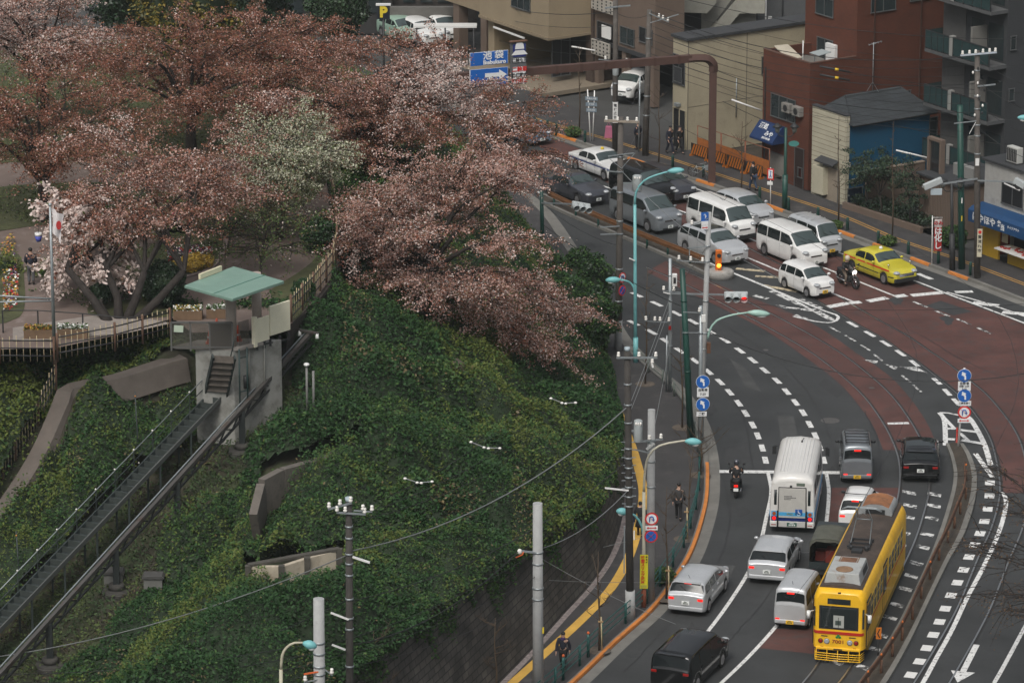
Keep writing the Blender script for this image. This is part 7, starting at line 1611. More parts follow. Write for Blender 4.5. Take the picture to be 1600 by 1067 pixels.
def rot_sign(root, c, r, kind, yaw=0.0, nm='sign_disc'):
    # round traffic sign, face towards -y turned by yaw; c local centre
    M=Matrix.Translation(c)@Matrix.Rotation(yaw,4,'Z'); 
    def mk(nm,m,build,par): mb=MB(); mb.m=M; build(mb); return mb.build(nm,m,par)
    back=mk(nm,{'blue':M_signblue,'ring':M_signred,'nostop':M_signred}[kind],lambda mb:mb.lathe([(r,-.012),(r,.012)],24,(0,0,0),'y'),root)
    if kind=='blue':
        mk('sign_rim',M_signwhite,lambda mb:mb.lathe([(r*1.05,0),(r*1.05,.02)],24,(0,0,0),'y'),back)
        def ar(mb):
            y=-.020; a=[(.02,-.62),(.26,-.62),(.26,-.05),(.12,.22),(.30,.34),(-.36,.66),(-.42,.02),(-.20,.06),(.02,-.16)]
            mb.poly([(x*r,y,z*r) for x,z in a])
        o=mk('arrow',M_signwhite,ar,back)
    elif kind=='ring':
        f=mk('sign_face',M_signwhite,lambda mb:mb.lathe([(r*.76,-.020),(r*.76,0)],24,(0,0,0),'y'),back)
        def ut(mb):
            y=-.030; c=[(-.30,-.45),(-.30,.10)]+[(-.02+.28*math.cos(t),.12+.26*math.sin(t)) for t in np.linspace(math.pi,0,8)]+[(.26,-.02)]
            mb.tube([(x*r,y,z*r) for x,z in c],r*.085,5); mb.poly([(.02*r,y-.004,-.02*r),(.50*r,y-.004,-.02*r),(.26*r,y-.004,-.38*r)])
        mk('u_turn_arrow',M_signblue,ut,f)
        mk('slash',M_signred,lambda mb:mb.bar((-.52*r,-.036,.52*r),(.52*r,-.036,-.52*r),r*.13,.006),f)
    else:
        f=mk('sign_face',M_signblue,lambda mb:mb.lathe([(r*.78,-.020),(r*.78,0)],24,(0,0,0),'y'),back)
        for k in (-1,1): mk('slash',M_signred,lambda mb:mb.bar((-.55*r*k,-.028-.003*k,.55*r),(.55*r*k,-.028-.003*k,-.55*r),r*.16,.006),f)
    return back
def plate(root,c,w,h,m,yaw=0,nm='sign_plate',rows=None,arrow=False,ink=None):
    M=Matrix.Translation(c)@Matrix.Rotation(yaw,4,'Z'); mb=MB(); mb.m=M; mb.box(-w/2,w/2,-.01,.01,-h/2,h/2); o=mb.build(nm,m,root)
    if arrow:
        mb=MB(); mb.m=M; y=-.016; mb.box(-w*.3,w*.3,y-.003,y,-h*.10,h*.10)
        for s in (-1,1): mb.poly([(s*w*.42,y-.002,0),(s*w*.26,y-.002,h*.3),(s*w*.26,y-.002,-h*.3)])
        mb.build('red_arrow',M_signred,o)
    for t,size,dz,m2 in (rows or []): text('sign_text',t,size,M@frame_m((0,-.014,dz),(1,0,0),(0,0,1)),m2,o,bold=.003)
    return o
INK=mat('sign_ink',(.02,.02,.022),.6)
# 1 brown utility pole in front of the queue
p=Pole('utility_pole','tall brown utility pole with a grey transformer standing before the dark minivan',(966,546),(970,183),.19,.14,M_poleb)
p.arm((944,188),(999,190),.09,mat('rusty_arm',(.28,.24,.19),.7,var=.2),'crossarm',(.06,.38,.66,.92)); p.arm((944,190),(999,192),.12,MATS['rusty_arm'],'crossarm',dy=.16); p.can(988,274,1003,299); p.arm((938,354),(968,352),.05); p.arm((938,365),(968,364),.05); p.arm((948,266),(970,268),.05); p.arm((950,243),(990,238),.05); p.bands((245,268,300,345,365,420,470)); p.arm((951,246),(971,262),.03); p.arm((992,238),(971,262),.03)
MB().tube([(0,0,-.15),p.at(500)],[.205,.20],14).build('base_sleeve',M_concl,p.root)
rot_sign(p.root,p.at(432)+Vector((.16,-.22,0)),.27,'ring',.85); rot_sign(p.root,p.at(452)+Vector((.16,-.22,0)),.27,'nostop',.85)
PA=p
# 2,3 far poles
p=Pole('utility_pole','far utility pole with a white vertical notice in front of the brown building',(961,236),(962,-60),.18,.14,M_poleb); p.bands((95,130,160)); p.arm((945,12),(985,8),.08); p.can(957,98,967,118); plate(p.root,p.at(175)+Vector((0,-.2,0)),.30,1.25,M_wht,nm='notice',rows=[(c,.2,.42-.24*k,INK) for k,c in enumerate('電柱広告')]); p.arm((935,92),(990,98),.05,ins=(.2,.8)); P2=p
p=Pole('utility_pole','far utility pole at the corner of the cream building',(1008,243),(1015,16),.2,.15,M_poleb); p.arm((1014,20),(1045,34),.06,ins=(.5,.7,.95)); p.arm((1016,35),(1060,22),.05); p.bands((60,100,150,180)); MB().tube([p.L(998,238),p.L(1000,120)],.05,6).build('side_pipe',M_galv,p.root); P3=p
# 5 turquoise lamp
p=Pole('street_lamp','tall turquoise street lamp with two lamp heads on the near pavement',(993,566),(992,320),.10,.075,M_cyan,cat='street lamp'); p.lamp([(992,322),(994,300),(1006,283),(1025,274),(1046,268)],(1043,268),(1069,266)); p.lamp([(992,462),(990,449),(982,440),(968,437)],(970,437),(946,438)); MB().tube([(0,0,-.1),(0,0,1.3)],.125,12).build('base_sleeve',M_cyan,p.root); p.arm((983,402),(992,406),.05,M_wht)
# 6 leaning concrete signal pole
p=Pole('utility_pole','leaning pale concrete pole with a blue sign on top behind the round arrow signs',(1094,692),(1108,332),.15,.115,M_concl); p.arm((1074,386),(1106,384),.05); p.arm((1077,386),(1077,398),.05); p.arm((1056,405),(1102,409),.045,ins=(.1,.5,.9)); p.arm((1078,352),(1106,340),.04,ins=(.1,)); p.bands((384,408,470,520,545))
o=plate(p.root,p.L(1101,337)+Vector((0,-.2,0)),.36,.42,M_signblue,.25); text('sign_text','↑',.32,Matrix.Translation(p.L(1101,337)+Vector((0,-.22,0)))@frame_m((0,0,0),(1,0,0),(0,0,1)),M_signwhite,o); plate(p.root,p.L(1101,347)+Vector((0,-.2,0)),.34,.2,M_signwhite,.25); plate(p.root,p.L(1101,354)+Vector((0,-.2,0)),.34,.2,M_signwhite,.25,arrow=True)
p.lamp([(1106,530),(1109,516),(1120,501),(1145,492),(1172,488)],(1168,488),(1203,491),mat('mint_paint',(.30,.46,.40),.5,var=.12,wear=((.3,.22,.14),5,.62,.72)),hm=MATS['mint_paint']); q=p.L(1107,538); MB().box(q.x-.09,q.x+.09,-.3,-.1,q.z-.35,q.z+.15).build('lamp_clamp',M_rust,p.root); P6=p
# 7 grey signal mast
p=Pole('traffic_signal','grey mast with a three lens traffic signal showing red, on a long arm',(1047,612),(1047,404),.095,.085,M_galv,cat='traffic signal')
p.arm((1047,457),(1133,459),.07,nm='signal_arm'); p.arm((1036,455),(1048,458),.05,M_wht); p.arm((1035,453),(1070,456),.035,ins=(.05,.5,.95))
q0,q1=p.L(1131,460),p.L(1168,461); hd=MB().box(q0.x,q1.x,-.32,-.12,q0.z-.20,q0.z+.20).build('signal_head',mat('signal_grey',(.40,.43,.43),.45),p.root,.05)
for k in range(3):
    cx=q0.x+(q1.x-q0.x)*(k+.5)/3; MB().tube([(cx,-.30,q0.z),(cx,-.62,q0.z-.10)],[.185,.175],14,False).build('visor',MATS['signal_grey'],hd,fix=False); MB().lathe([(.15,-.34),(.15,-.32)],16,(cx,0,q0.z-.02),'y').build('lens',M_redlit if k==2 else M_pureblack,hd)
q=p.L(1054,437); MB().box(q.x-.12,q.x+.12,-.14,.1,q.z-.3,q.z+.3).build('control_box',M_wht,p.root,.02); plate(p.root,q+Vector((0,-.16,0)),.12,.3,INK); MB().tube([p.L(1041,612),p.L(1042,524)],.045,8).build('side_post',M_galv,p.root); q=p.L(1047,511); MB().box(q.x-.08,q.x+.05,-.16,-.09,q.z-.1,q.z+.1).build('red_lamp',M_redoff,p.root); p.arm((1007,500),(1047,502),.03,ins=(.05,.4,.6,.95)); p.bands((430,470,540)); P7=p
# 8 dark green leaning pole, 9 grey pole with arrow signs
p=Pole('steel_pole','dark green steel pole leaning over the near pavement',(1080,688),(1066,420),.17,.13,M_dgreen); p.bands((470,520,580),M_dgreen); P8=p
p=Pole('sign_pole','grey pole with two blue round arrow signs beside the dark green pole',(1094,716),(1095,478),.10,.085,M_galv,cat='sign post')
for py in (595,630): rot_sign(p.root,p.L(1098,py)+Vector((0,-.16,0)),.31,'blue',.1)
plate(p.root,p.L(1098,611)+Vector((0,-.16,0)),.55,.46,M_signwhite,.1,rows=[('自動車',.15,.10,INK),('7-20',.15,-.10,INK)]); plate(p.root,p.L(1096,645)+Vector((0,-.16,0)),.48,.22,M_signwhite,.1,rows=[('二輪',.15,0,INK)]); q=p.L(1099,496); MB().box(q.x-.1,q.x+.1,-.2,-.08,q.z-.18,q.z+.18).build('control_box',M_wht,p.root,.02); p.arm((1067,486),(1094,487),.035,ins=(.95,)); p.arm((1066,518),(1094,518),.035); p.bands((490,520))
# 10 dark utility pole on the near pavement
p=Pole('utility_pole','dark utility pole with a pale concrete foot and many steps beside the tactile strip',(985,965),(980,548),.17,.14,mat('tar_pole',(.038,.034,.030),.85,var=.3,vscale=2)); p.arm((963,557),(1027,557),.07,nm='crossarm',ins=(.05,.55,.96)); MB().lathe([(.10,0),(.12,.05),(.12,.15)],10,p.t).build('pole_cap',mat('cap_blue_grey',(.35,.42,.45),.4),p.root); MB().tube([(0,0,-.15),p.at(922)],[.215,.21],14).build('base_sleeve',M_concl,p.root)
p.can(990,656,1004,690); p.arm((945,760),(982,764),.06,M_wht); p.arm((1018,562),(1020,572),.08,M_wht,ins=(.5,)); p.bands((600,632,660,700,715,730,745,760,775,790))
for k in range(9):
    q=p.at(690+k*12); MB().bar(q+Vector((-.3,-.05,0)),q+Vector((.3,-.05,0)),.03).build('step',M_galv,p.root)
q=p.at(845); MB().bar(q+Vector((-.22,-.1,-1.4)),q+Vector((-.22,-.1,.7)),.05).build('cable_guard',M_galv,p.root); MB().bar(q+Vector((.19,-.1,.1)),q+Vector((.19,-.1,.5)),.05).build('white_tag',M_wht,p.root); P10=p
# 11 concrete pole and cream lamp post with signs
p=Pole('utility_pole','thick pale concrete pole behind the yellow caution sign',(1016,938),(1018,640),.19,.16,M_concl); p.bands((690,720,760,820)); p.arm((1000,688),(1036,684),.06,ins=(.4,.9)); p.arm((991,700),(1018,706),.05); p.arm((1010,700),(1022,690),.10,mat('switch_grey',(.42,.43,.42),.5)); P11=p
p=Pole('street_lamp','cream lamp post with rusty foot, two lamp arms, prohibition signs and a yellow caution sign',(1006,948),(1006,768),.085,.07,mat('cream_post',(.45,.43,.34),.6,var=.1,wear=((.22,.13,.07),3,.6,.7)),cat='street lamp')
cp=MATS['cream_post']; p.lamp([(1006,770),(1008,735),(1014,711),(1031,696),(1058,690),(1074,688)],(1070,689),(1096,691),cp); p.lamp([(1006,845),(1003,822),(992,805),(978,800)],(982,800),(963,798),M_cyan)
MB().tube([(0,0,-.1),p.at(918)],.105,12).build('rusty_foot',mat('rust_foot',(.20,.055,.025),.8,var=.3,vscale=3),p.root)
rot_sign(p.root,p.L(1018,809)+Vector((0,-.12,0)),.285,'ring',.05); rot_sign(p.root,p.L(1017,836)+Vector((0,-.12,0)),.285,'nostop',.05); plate(p.root,p.L(1018,823)+Vector((0,-.12,0)),.52,.2,M_signwhite,.05,arrow=True)
q=p.L(1006,891)+Vector((0,-.14,0)); o=plate(p.root,q,.34,1.52,mat('caution_yellow',(.62,.56,.02),.5)); 
for k,c in enumerate('路面スリップ注意'): text('sign_text',c,.165,Matrix.Translation(q)@frame_m((-.05,-.016,.62-.155*k),(1,0,0),(0,0,1)),M_signred,o,bold=.006)
for k,c in enumerate('雨天時'): text('sign_text',c,.075,Matrix.Translation(q)@frame_m((.11,-.016,.66-.12*k),(1,0,0),(0,0,1)),INK,o,bold=.003)
plate(o,q+Vector((0,-.012,-.65)),.26,.12,mat('plate_olive',(.40,.38,.05),.6))
# 12,13,14,15 the lower poles
p=Pole('utility_pole','smooth grey concrete pole with orange tagged bracket standing behind the walker',(841,1092),(840,786),.235,.195,M_concl); p.bands((862,880,918,935)); p.arm((812,858),(838,861),.07,ins=()); q=p.L(812,859); MB().ball(q+Vector((0,-.18,0)),.10,.07,.12).build('shackle',M_insul,p.root); MB().tube([q+Vector((-.15,-.2,-.25)),q+Vector((.12,-.2,-.12)),q+Vector((.15,-.2,-.0))],.03,6).build('orange_tag',mat('tag_orange',(.6,.12,.03),.5),p.root); q=p.at(983); MB().box(q.x+.17,q.x+.24,-.14,-.04,q.z-.12,q.z+.12).build('yellow_tag',mat('tag_yellow',(.6,.45,.03),.5),p.root); P12=p
p=Pole('utility_pole','grey concrete pole at the bottom beside the curved lamp',(501,1360),(498,935),.235,.20,M_concl); p.bands((1003,1020,1040,1052)); p.arm((475,1050),(498,1046),.05,MATS['tag_orange']); p.arm((508,1043),(520,1052),.04,ins=(.9,)); p.arm((475,1063),(498,1058),.04,ins=(.1,)); P13=p
p=Pole('utility_pole','dark utility pole with double crossarms of white insulators below the slope',(548,1325),(545,783),.165,.125,MATS['tar_pole']); p.arm((513,793),(550,783),.06,nm='crossarm',ins=(.04,.5,.95)); p.arm((526,798),(572,801),.06,nm='crossarm',ins=(.02,.30,.96)); p.arm((553,795),(582,797),.05,nm='crossarm',ins=(.5,.98)); MB().lathe([(.12,0),(.14,.06),(.14,.15)],10,p.t).build('pole_cap',MATS['cap_blue_grey'],p.root); p.arm((551,867),(578,876),.07,M_wht); p.arm((517,954),(545,965),.06,M_wht); p.arm((519,1004),(540,1012),.06,M_wht); p.bands((822,840,865,880,898,935,965,982,1040)); P14=p
p=Pole('street_lamp','slender peeling street lamp with a curved arm at the bottom edge',(439,1405),(439,1045),.075,.065,mat('peeling_cream',(.42,.40,.30),.6,var=.12,wear=((.20,.08,.04),6,.58,.68)),cat='street lamp'); p.lamp([(439,1047),(441,1024),(448,1011),(460,1004),(475,1004)],(473,1004),(495,1010),MATS['peeling_cream'])
# 16.. right hand poles
p=Pole('utility_pole','old utility pole with a crowded crossarm beside the lunch shop',(1527,434),(1527,80),.18,.14,M_poleb); p.arm((1500,86),(1557,81),.08,mat('arm_bluegrey',(.42,.47,.52),.5),'crossarm',(.06,.25,.42,.62,.8,.96)); p.arm((1527,134),(1555,131),.07); p.bands((110,150,170,195,212,240)); p.arm((1490,192),(1525,188),.05); p.arm((1514,208),(1524,190),.03,M_wht)
for k in range(10): q=p.at(105+k*8.5)+Vector((rng.uniform(-.3,.35),-.2,rng.uniform(-.1,.1))); MB().ball(q,.06,.06,.09,8,5).build('insulator',M_insul if k%2 else M_dark,p.root)
plate(p.root,p.at(252)+Vector((-.02,-.2,0)),.2,.4,M_wht,nm='notice'); q=p.at(378)+Vector((.1,-.22,0)); o=plate(p.root,q,.26,1.55,mat('notice_cream',(.50,.46,.34),.6),nm='notice'); MB().lathe([(.09,-.02),(.09,.0)],14,q+Vector((0,-.004,.6)),'y').build('red_ring',M_signred,o)
for k,c in enumerate('質流れ市'): text('sign_text',c,.2,Matrix.Translation(q)@frame_m((0,-.016,.32-.25*k),(1,0,0),(0,0,1)),INK,o,bold=.004)
a=p.arm((1440,291),(1527,278),.08,nm='signal_arm'); q0,q1=p.L(1442,290),p.L(1471,281); hd=MB().bar(Vector((q0.x,-.5,q0.z+.02)),Vector((q1.x,-.25,q1.z+.06)),.22,.36).build('signal_head',MATS['signal_grey'],p.root,.05); q=p.L(1462,297); MB().box(q.x-.3,q.x+.3,-.4,-.32,q.z-.17,q.z+.17).build('signal_plate',mat('plate_bluegrey',(.36,.42,.45),.5),p.root); p.arm((1527,281),(1600,284),.07,nm='signal_arm'); q=p.L(1590,288); MB().lathe([(.2,-.4),(.2,-.1)],14,q,'y').build('signal_head',M_dark,p.root); MB().bar(p.L(1585,280)+Vector((0,-.2,.0)),p.L(1600,290)+Vector((0,-.5,.1)),.30).build('signal_hood',MATS['signal_grey'],p.root); P16=p
p=Pole('steel_pole','dark green steel pole left of the old utility pole by the lunch shop',(1503,420),(1500,165),.19,.16,M_dgreen); plate(p.root,p.at(312)+Vector((.02,-.22,0)),.06,.3,M_wht,nm='white_tag'); plate(p.root,p.at(340)+Vector((.0,-.22,0)),.06,.3,mat('tag_yellow',(0,0,0)),nm='yellow_tag')
def lantern_post(label,base,top,green):
    p=Pole('lantern_post',label,base,top,.10,.08,M_dgreen if green else M_dark,cat='street lamp'); MB().tube([(0,0,-.1),p.t*.42],.16,10).build('base_sleeve',M_dgreen if green else M_dark,p.root)
    for s in (-1,1):
        c=p.t+Vector((s*.48,0,.05)); MB().tube([p.t+Vector((0,0,-.5)),p.t+Vector((s*.3,0,-.5)),c+Vector((0,0,-.35))],.03,6).build('lantern_arm',M_dark,p.root)
        ln=MB().lathe([(.11,-.32),(.17,.0)],8,c).build('lantern',mat('lantern_glass',(.16,.17,.15),.3),p.root); MB().lathe([(.30,.0),(.19,.10),(.05,.22)],8,c).build('lantern_roof',M_dark,ln)
    return p
p=lantern_post('dark lantern post with two lanterns beside the blue shop awning',(1226,326),(1228,200),True); q=p.at(224); MB().bar(q+Vector((.1,-.05,0)),q+Vector((.55,-.1,.03)),.04).build('arm',M_dark,p.root); MB().lathe([(.05,-.04),(.05,.04)],12,q).build('collar',M_dark,p.root)
mb=MB(); mb.m=Matrix.Translation(q+Vector((.45,-.12,0)))@Matrix.Diagonal((1,1,.55,1)); mb.lathe([(.30,-.02),(.30,.02)],20,(0,0,0),'y'); mb.build('oval_sign',mat('sign_teal',(.05,.20,.18),.5),p.root)
lantern_post('black lantern post with two lanterns in front of the brown annex',(1488,422),(1487,285),False)
p=Pole('sign_pole','white post on the median nose stacked with blue and red signs',(1497,697),(1507,575),.05,.05,M_wht,cat='sign post',z=.16)
for py in (586,617): rot_sign(p.root,p.L(1506.5,py)+Vector((0,-.1,0)),.315,'blue')
rot_sign(p.root,p.L(1506.5,643)+Vector((0,-.1,0)),.315,'ring'); plate(p.root,p.L(1506.5,602)+Vector((0,-.1,0)),.6,.45,M_signwhite,rows=[('自動車',.15,.12,INK),('標識 以外',.11,-.02,INK),('7-20',.12,-.15,INK)]); plate(p.root,p.L(1507,629)+Vector((0,-.1,0)),.6,.24,M_signwhite,rows=[('二輪を除く',.115,0,INK)]); plate(p.root,p.L(1506,656)+Vector((0,-.1,0)),.6,.2,M_signwhite,arrow=True)
p=Pole('street_lamp','turquoise street lamp reaching in at the right edge above the lunch shop',(1655,478),(1652,215),.1,.08,M_cyan,cat='street lamp'); p.lamp([(1652,216),(1648,199),(1632,188),(1610,185)],(1616,185),(1590,184))
p=Pole('sign_post','small white post with a red framed pedestrian sign on the far pavement',(1204,319),(1204,262),.03,.03,M_wht,cat='sign post'); q=p.L(1204,272)+Vector((0,-.06,0)); o=plate(p.root,q,.38,.66,M_signred,-.3); plate(o,q+Vector((-.005,-.014,0)),.25,.50,M_signwhite,-.3); q2=q+Vector((-.01,-.032,0)); MB().ball(q2+Vector((0,0,.16)),.035,.006,.035,8,4).build('walker_head',M_signblue,o); MB().tube([q2+Vector((0,0,.12)),q2+Vector((0,0,-.03)),q2+Vector((-.06,0,-.2))],.02,5).tube([q2+Vector((0,0,-.03)),q2+Vector((.06,0,-.2))],.02,5).build('walker_body',M_signblue,o); plate(p.root,p.L(1203,286)+Vector((0,-.06,0)),.32,.2,M_wht,-.3)
# nobori banner
p=Pole('banner','tall red banner with white characters on a white pole by the kerb',(1456,413),(1457,337),.03,.025,M_wht,cat='banner'); a,c=p.L(1459,392),p.L(1472,342); rows=[]
for t in np.linspace(0,1,9): rows.append([(a.x+(c.x-a.x)*u,-.05+.05*math.sin(3*t+u*4),a.z+(c.z-a.z)*t) for u in np.linspace(0,1,5)])
o=MB().gr(rows,True).build('cloth',mat('banner_red',(.36,.02,.02),.8),p.root,fix=False)
top_=[[(x,y-.012,z) for x,y,z in r_] for r_ in rows[6:]]; MB().gr(top_,True).build('cloth_top',mat('banner_white',(.6,.56,.54),.8),o,fix=False)
wx=(a.x+c.x)/2; hh=c.z-a.z
for k,(ch,f) in enumerate((('は',.62),('化',.40),('し',.17))): text('lettering',ch,.42,frame_m((wx,-.13,a.z+hh*f),(1,0,0),(0,0,1)),M_signwhite,o,bold=.012)
text('lettering','のみ',.26,frame_m((wx,-.14,a.z+hh*.88),(1,0,0),(0,0,1)),MATS['banner_red'],o,bold=.01); MB().tube([p.L(1457,340),p.L(1473,340)],.015,5).build('crossbar',M_wht,p.root)
# small guide sign
p=Pole('guide_sign','small guide sign with three grey blue plates on two white legs',(923,221),(918,140),.04,.035,M_wht,cat='sign post'); MB().tube([p.L(926,222),p.L(929,142)],.04,6).build('leg',M_wht,p.root)
for k in range(3): 
    q=p.L(924,154+k*9)+Vector((0,-.07,0)); o=plate(p.root,q,.75-.06*k,.22,mat('guide_bluegrey',(.16,.21,.25),.5),-.2); text('sign_text',('飛鳥山公園','王子駅','区民会館')[k],.12,Matrix.Translation(q)@Matrix.Rotation(-.2,4,'Z')@frame_m((0,-.014,0),(1,0,0),(0,0,1)),M_signwhite,o)
# orange beacon on the block at the median end
b_=G(1122,434); r=thing('median_beacon','orange beacon with a lit amber lens on a round ended concrete block','beacon',b_); MB().lathe([(.75,0),(.75,.38),(.66,.45)],20,(.1,.0,0)).build('block',M_conc,r).scale=(1.0,.8,1); MB().box(-.16,.18,-.14,.14,.44,1.55).build('case',mat('beacon_orange',(.55,.13,.01),.45),r,.03); MB().lathe([(.11,-.19),(.10,-.13)],14,(.03,0,.72),'y').build('lens',mat('amber_lit',(.9,.35,.02),.3,emit=(1,.42,.03),estr=5),r); MB().tube([(.03,-.14,.80),(.03,-.32,.77)],[.14,.12],10,False).build('visor',MATS['beacon_orange'],r,fix=False); MB().lathe([(.11,-.19),(.10,-.13)],14,(.03,0,1.28),'y').build('dark_lens',M_dark,r)
# green signal pole half hidden in the blossom with the signal over the dark saloon
p=Pole('traffic_signal','dark green pole in the blossom carrying a grey three lens signal',(848,390),(846,298),.12,.10,M_dgreen,cat='traffic signal'); p.arm((846,316),(897,318),.07,nm='signal_arm'); q0,q1=p.L(893,318),p.L(922,323)
hd=MB().bar(Vector((q0.x,-.2,q0.z)),Vector((q1.x,-.2,q1.z)),.22,.40).build('signal_head',MATS['signal_grey'],p.root,.05)
for k in range(3): c=q0.lerp(q1,(k+.5)/3)+Vector((0,-.2,0)); MB().tube([c+Vector((0,-.08,0)),c+Vector((.12,-.42,-.10))],[.19,.18],14,False).build('visor',MATS['signal_grey'],hd,fix=False); MB().lathe([(.16,-.14),(.16,-.12)],14,c,'y').build('lens',M_pureblack,hd)
# ---- gantry with direction signs
gb=G(1112,285,.12); gd=(-VV*10-UU*2.2).normalized(); gz=VP(1112,92,gb,gd).z
r=thing('sign_gantry','rusty brown steel gantry over the far carriageway carrying blue direction signs','gantry',gb); H=gz-gb.z; w_=.42
MB().box(-w_/2,w_/2,-w_/2,w_/2,-.1,H-.8).build('column',M_gantry,r,.02)
c=crom([Vector((0,0,H-.8)),Vector((0,0,H-.35)),gd*.35+Vector((0,0,H)),gd*.9+Vector((0,0,H+.1)),gd*1.6+Vector((0,0,H+.12))],.2); mb=MB(); mb.tube(c,w_*.62,4); mb.build('bend',M_gantry,r)
Lg=16.5; MB().bar(gd*1.4+Vector((0,0,H+.12)),gd*Lg+Vector((0,0,H+.25)),.36,.42).build('beam',M_gantry,r)
for k in range(7): q=gd*(2.2+k*1.5)+Vector((0,0,H+.13+.008*k)); MB().bar(q-gd*.08,q+gd*.08,.40,.47).build('collar',mat('gantry_dark',(.06,.028,.02),.75),r)
go=Vector(r.location)
def gpt(px,py): return VP(px,py,go+UU*.35,gd)-go
def gpanel(x0,y0,x1,y1,nm,m,d=0.0,th=.05):
    a,c=gpt(x0,y1),gpt(x1,y0); a2=Vector((a.x,a.y,0)); c2=Vector((c.x,c.y,0)); z0,z1=min(a.z,c.z),max(a.z,c.z); off=UU*d
    mid=(a2+c2)/2+off; o=MB().bar(Vector((a2.x,a2.y,(z0+z1)/2))+off,Vector((c2.x,c2.y,(z0+z1)/2))+off,th,z1-z0).build(nm,m,r); return o,mid+Vector((0,0,(z0+z1)/2)),(c2-a2).length,z1-z0
xd=(-gd); 
def gtext(s,px,py,size,m,par,d=.05,bold=.012,xs=1.0): q=gpt(px,py)+UU*d; return text('lettering',s,size,frame_m(q,xd,(0,0,1)),m,par,bold=bold,xs=xs)
o,_,_,_=gpanel(735,79,793,104,'direction_sign',M_signblue); gpanel(734,78.5,794,104.5,'sign_border',M_signwhite,-.02,.03); gtext('池 袋',770,87,.52,M_signwhite,o,xs=1.05); gtext('Ikebukuro',772,97,.33,M_signwhite,o)
o2,_,_,_=gpanel(735,105,793,136,'direction_sign',M_signblue); gpanel(734,104.8,794,136.6,'sign_border',M_signwhite,-.02,.03)
a=gpt(757,118)+UU*.06; b_=gpt(779,116.5)+UU*.06; t=gpt(791,116)+UU*.06; up=Vector((0,0,1)); mb=MB(); mb.bar(a,b_,.22,.012,up=(0,0,1)) if False else mb.poly([a-up*.12,b_-up*.12,b_+up*.12,a+up*.12]); mb.poly([b_-up*.30,t,b_+up*.30]); q=gpt(766,119)+UU*.058; q2=gpt(766,135)+UU*.058; e=xd*.12; mb.poly([q2-e,q2+e,q+e,q-e]); mb.build('arrow',M_signwhite,o2)
o3,_,_,_=gpanel(797,65,822,133,'info_sign',mat('info_grey',(.10,.105,.11),.6)); gpanel(796,64,823,65.2,'rust_edge',M_rust,.0,.3)
s1,_,_,_=gpanel(801,68,820.5,89.5,'parking_panel',mat('panel_navy',(.010,.022,.16),.5),.04); 
q=gpt(810.5,78)+UU*.09; mb=MB(); 
mb.poly([q+xd*x+up*z for x,z in ((-.28,.05),(.28,.05),(.24,.30),(.16,.42),(-.16,.42),(-.24,.30))]); mb.poly([q+xd*x+up*z for x,z in ((-.5,-.28),(.5,-.28),(.26,-.02),(-.26,-.02))]); mb.build('car_symbol',M_signwhite,s1)
s2,_,_,_=gpanel(801,90.5,820.5,98,'text_panel',M_signwhite,.04); gtext('二輪も可',810.5,94.3,.26,INK,s2,.09,.004,.92)
s3,_,_,_=gpanel(801,104,820.5,131,'text_panel',M_signwhite,.04)
for k,(t_,m_) in enumerate((('二輪車',M_signred),('軌道敷内',INK),('通行禁止',M_signred))): gtext(t_,810.5,108.5+k*9,.32 if k==0 else .25,m_,s3,.09,.008,.95)
# ---- rusty guard rail on the near median, brown guard rail on the far one
def guardrail(label,px,m,zt,post,hw=.30,refl=False,cls='guard_rail'):
    P=[G(a,b,zt) for a,b in px]; c=crom(P,.6); o=c[0].copy(); o.z=.14; r=thing(cls,label,'guard rail',o)
    n=offs(c,.04); 
    rows=[]
    for dz,dx in ((-hw/2,.0),(-hw*.3,.05),(-hw*.1,.0),(hw*.1,.0),(hw*.3,.05),(hw/2,.0)): rows.append([Vector((p.x,p.y,p.z+dz-.05))-o for p in offs(c,dx)])
    ob=MB().gr(rows,True).build('rail_beam',m,r,fix=False); so_=ob.modifiers.new('t','SOLIDIFY'); so_.thickness=.03
    L=0
    for i in range(1,len(c)):
        L+=(c[i]-c[i-1]).length
        if L>2.0 or i==1:
            L=0; q=c[i]-o+Vector((c[i]-c[i-1]).normalized().cross(Vector((0,0,1))))*-.10; MB().tube([Vector((q.x,q.y,-.1)),Vector((q.x,q.y,c[i].z-o.z-.10))],.06,8).build('post',post,r)
            if refl and i%3==1: MB().ball((q.x,q.y,c[i].z-o.z+.16),.045,.045,.06,8,5).build('reflector',mat('reflector_orange',(.55,.14,.02),.4),r)
    return r,c
_,GC=guardrail('rusty guard rail with orange reflectors curving along the near median beside the tram',[(1506,724),(1506,758),(1494,789),(1481,820),(1457,868),(1433,920),(1411,968),(1380,1018),(1345,1064),(1300,1125)],M_rust,.82,M_rust,refl=True)
guardrail('brown guard rail on dark posts along the far median',[(855,300),(906,324),(960,347),(1020,372),(1099,403)],mat('brown_rail',(.17,.075,.028),.7,var=.2,vscale=2),.80,M_dgreen)
q=G(1372,1024,.15); r=thing('chevron_marker','small orange chevron marker on the near median','marker',q); MB().tube([(0,0,0),(0,0,.9)],.03,6).build('post',M_dark,r); MB().box(-.11,.11,-.04,-.01,.75,1.25).build('panel',mat('chevron_orange',(.55,.16,.01),.5),r); mb=MB(); mb.poly([(.07,-.045,1.2),(.02,-.045,1.2),(-.07,-.045,1.0),(.02,-.045,.8),(.07,-.045,.8),(-.02,-.045,1.0)]); mb.build('chevron',M_pureblack,r)
r=thing('lane_pole','red flexible pole in front of the median nose',"pole",G(1495,692,.01)); MB().lathe([(.12,0),(.05,.05),(.045,.75),(.03,.78)],10).build('shaft',mat('pole_red',(.35,.03,.015),.5),r); 
for z in (.35,.58): MB().lathe([(.048,z),(.048,z+.08)],10).build('band',M_signred,r)
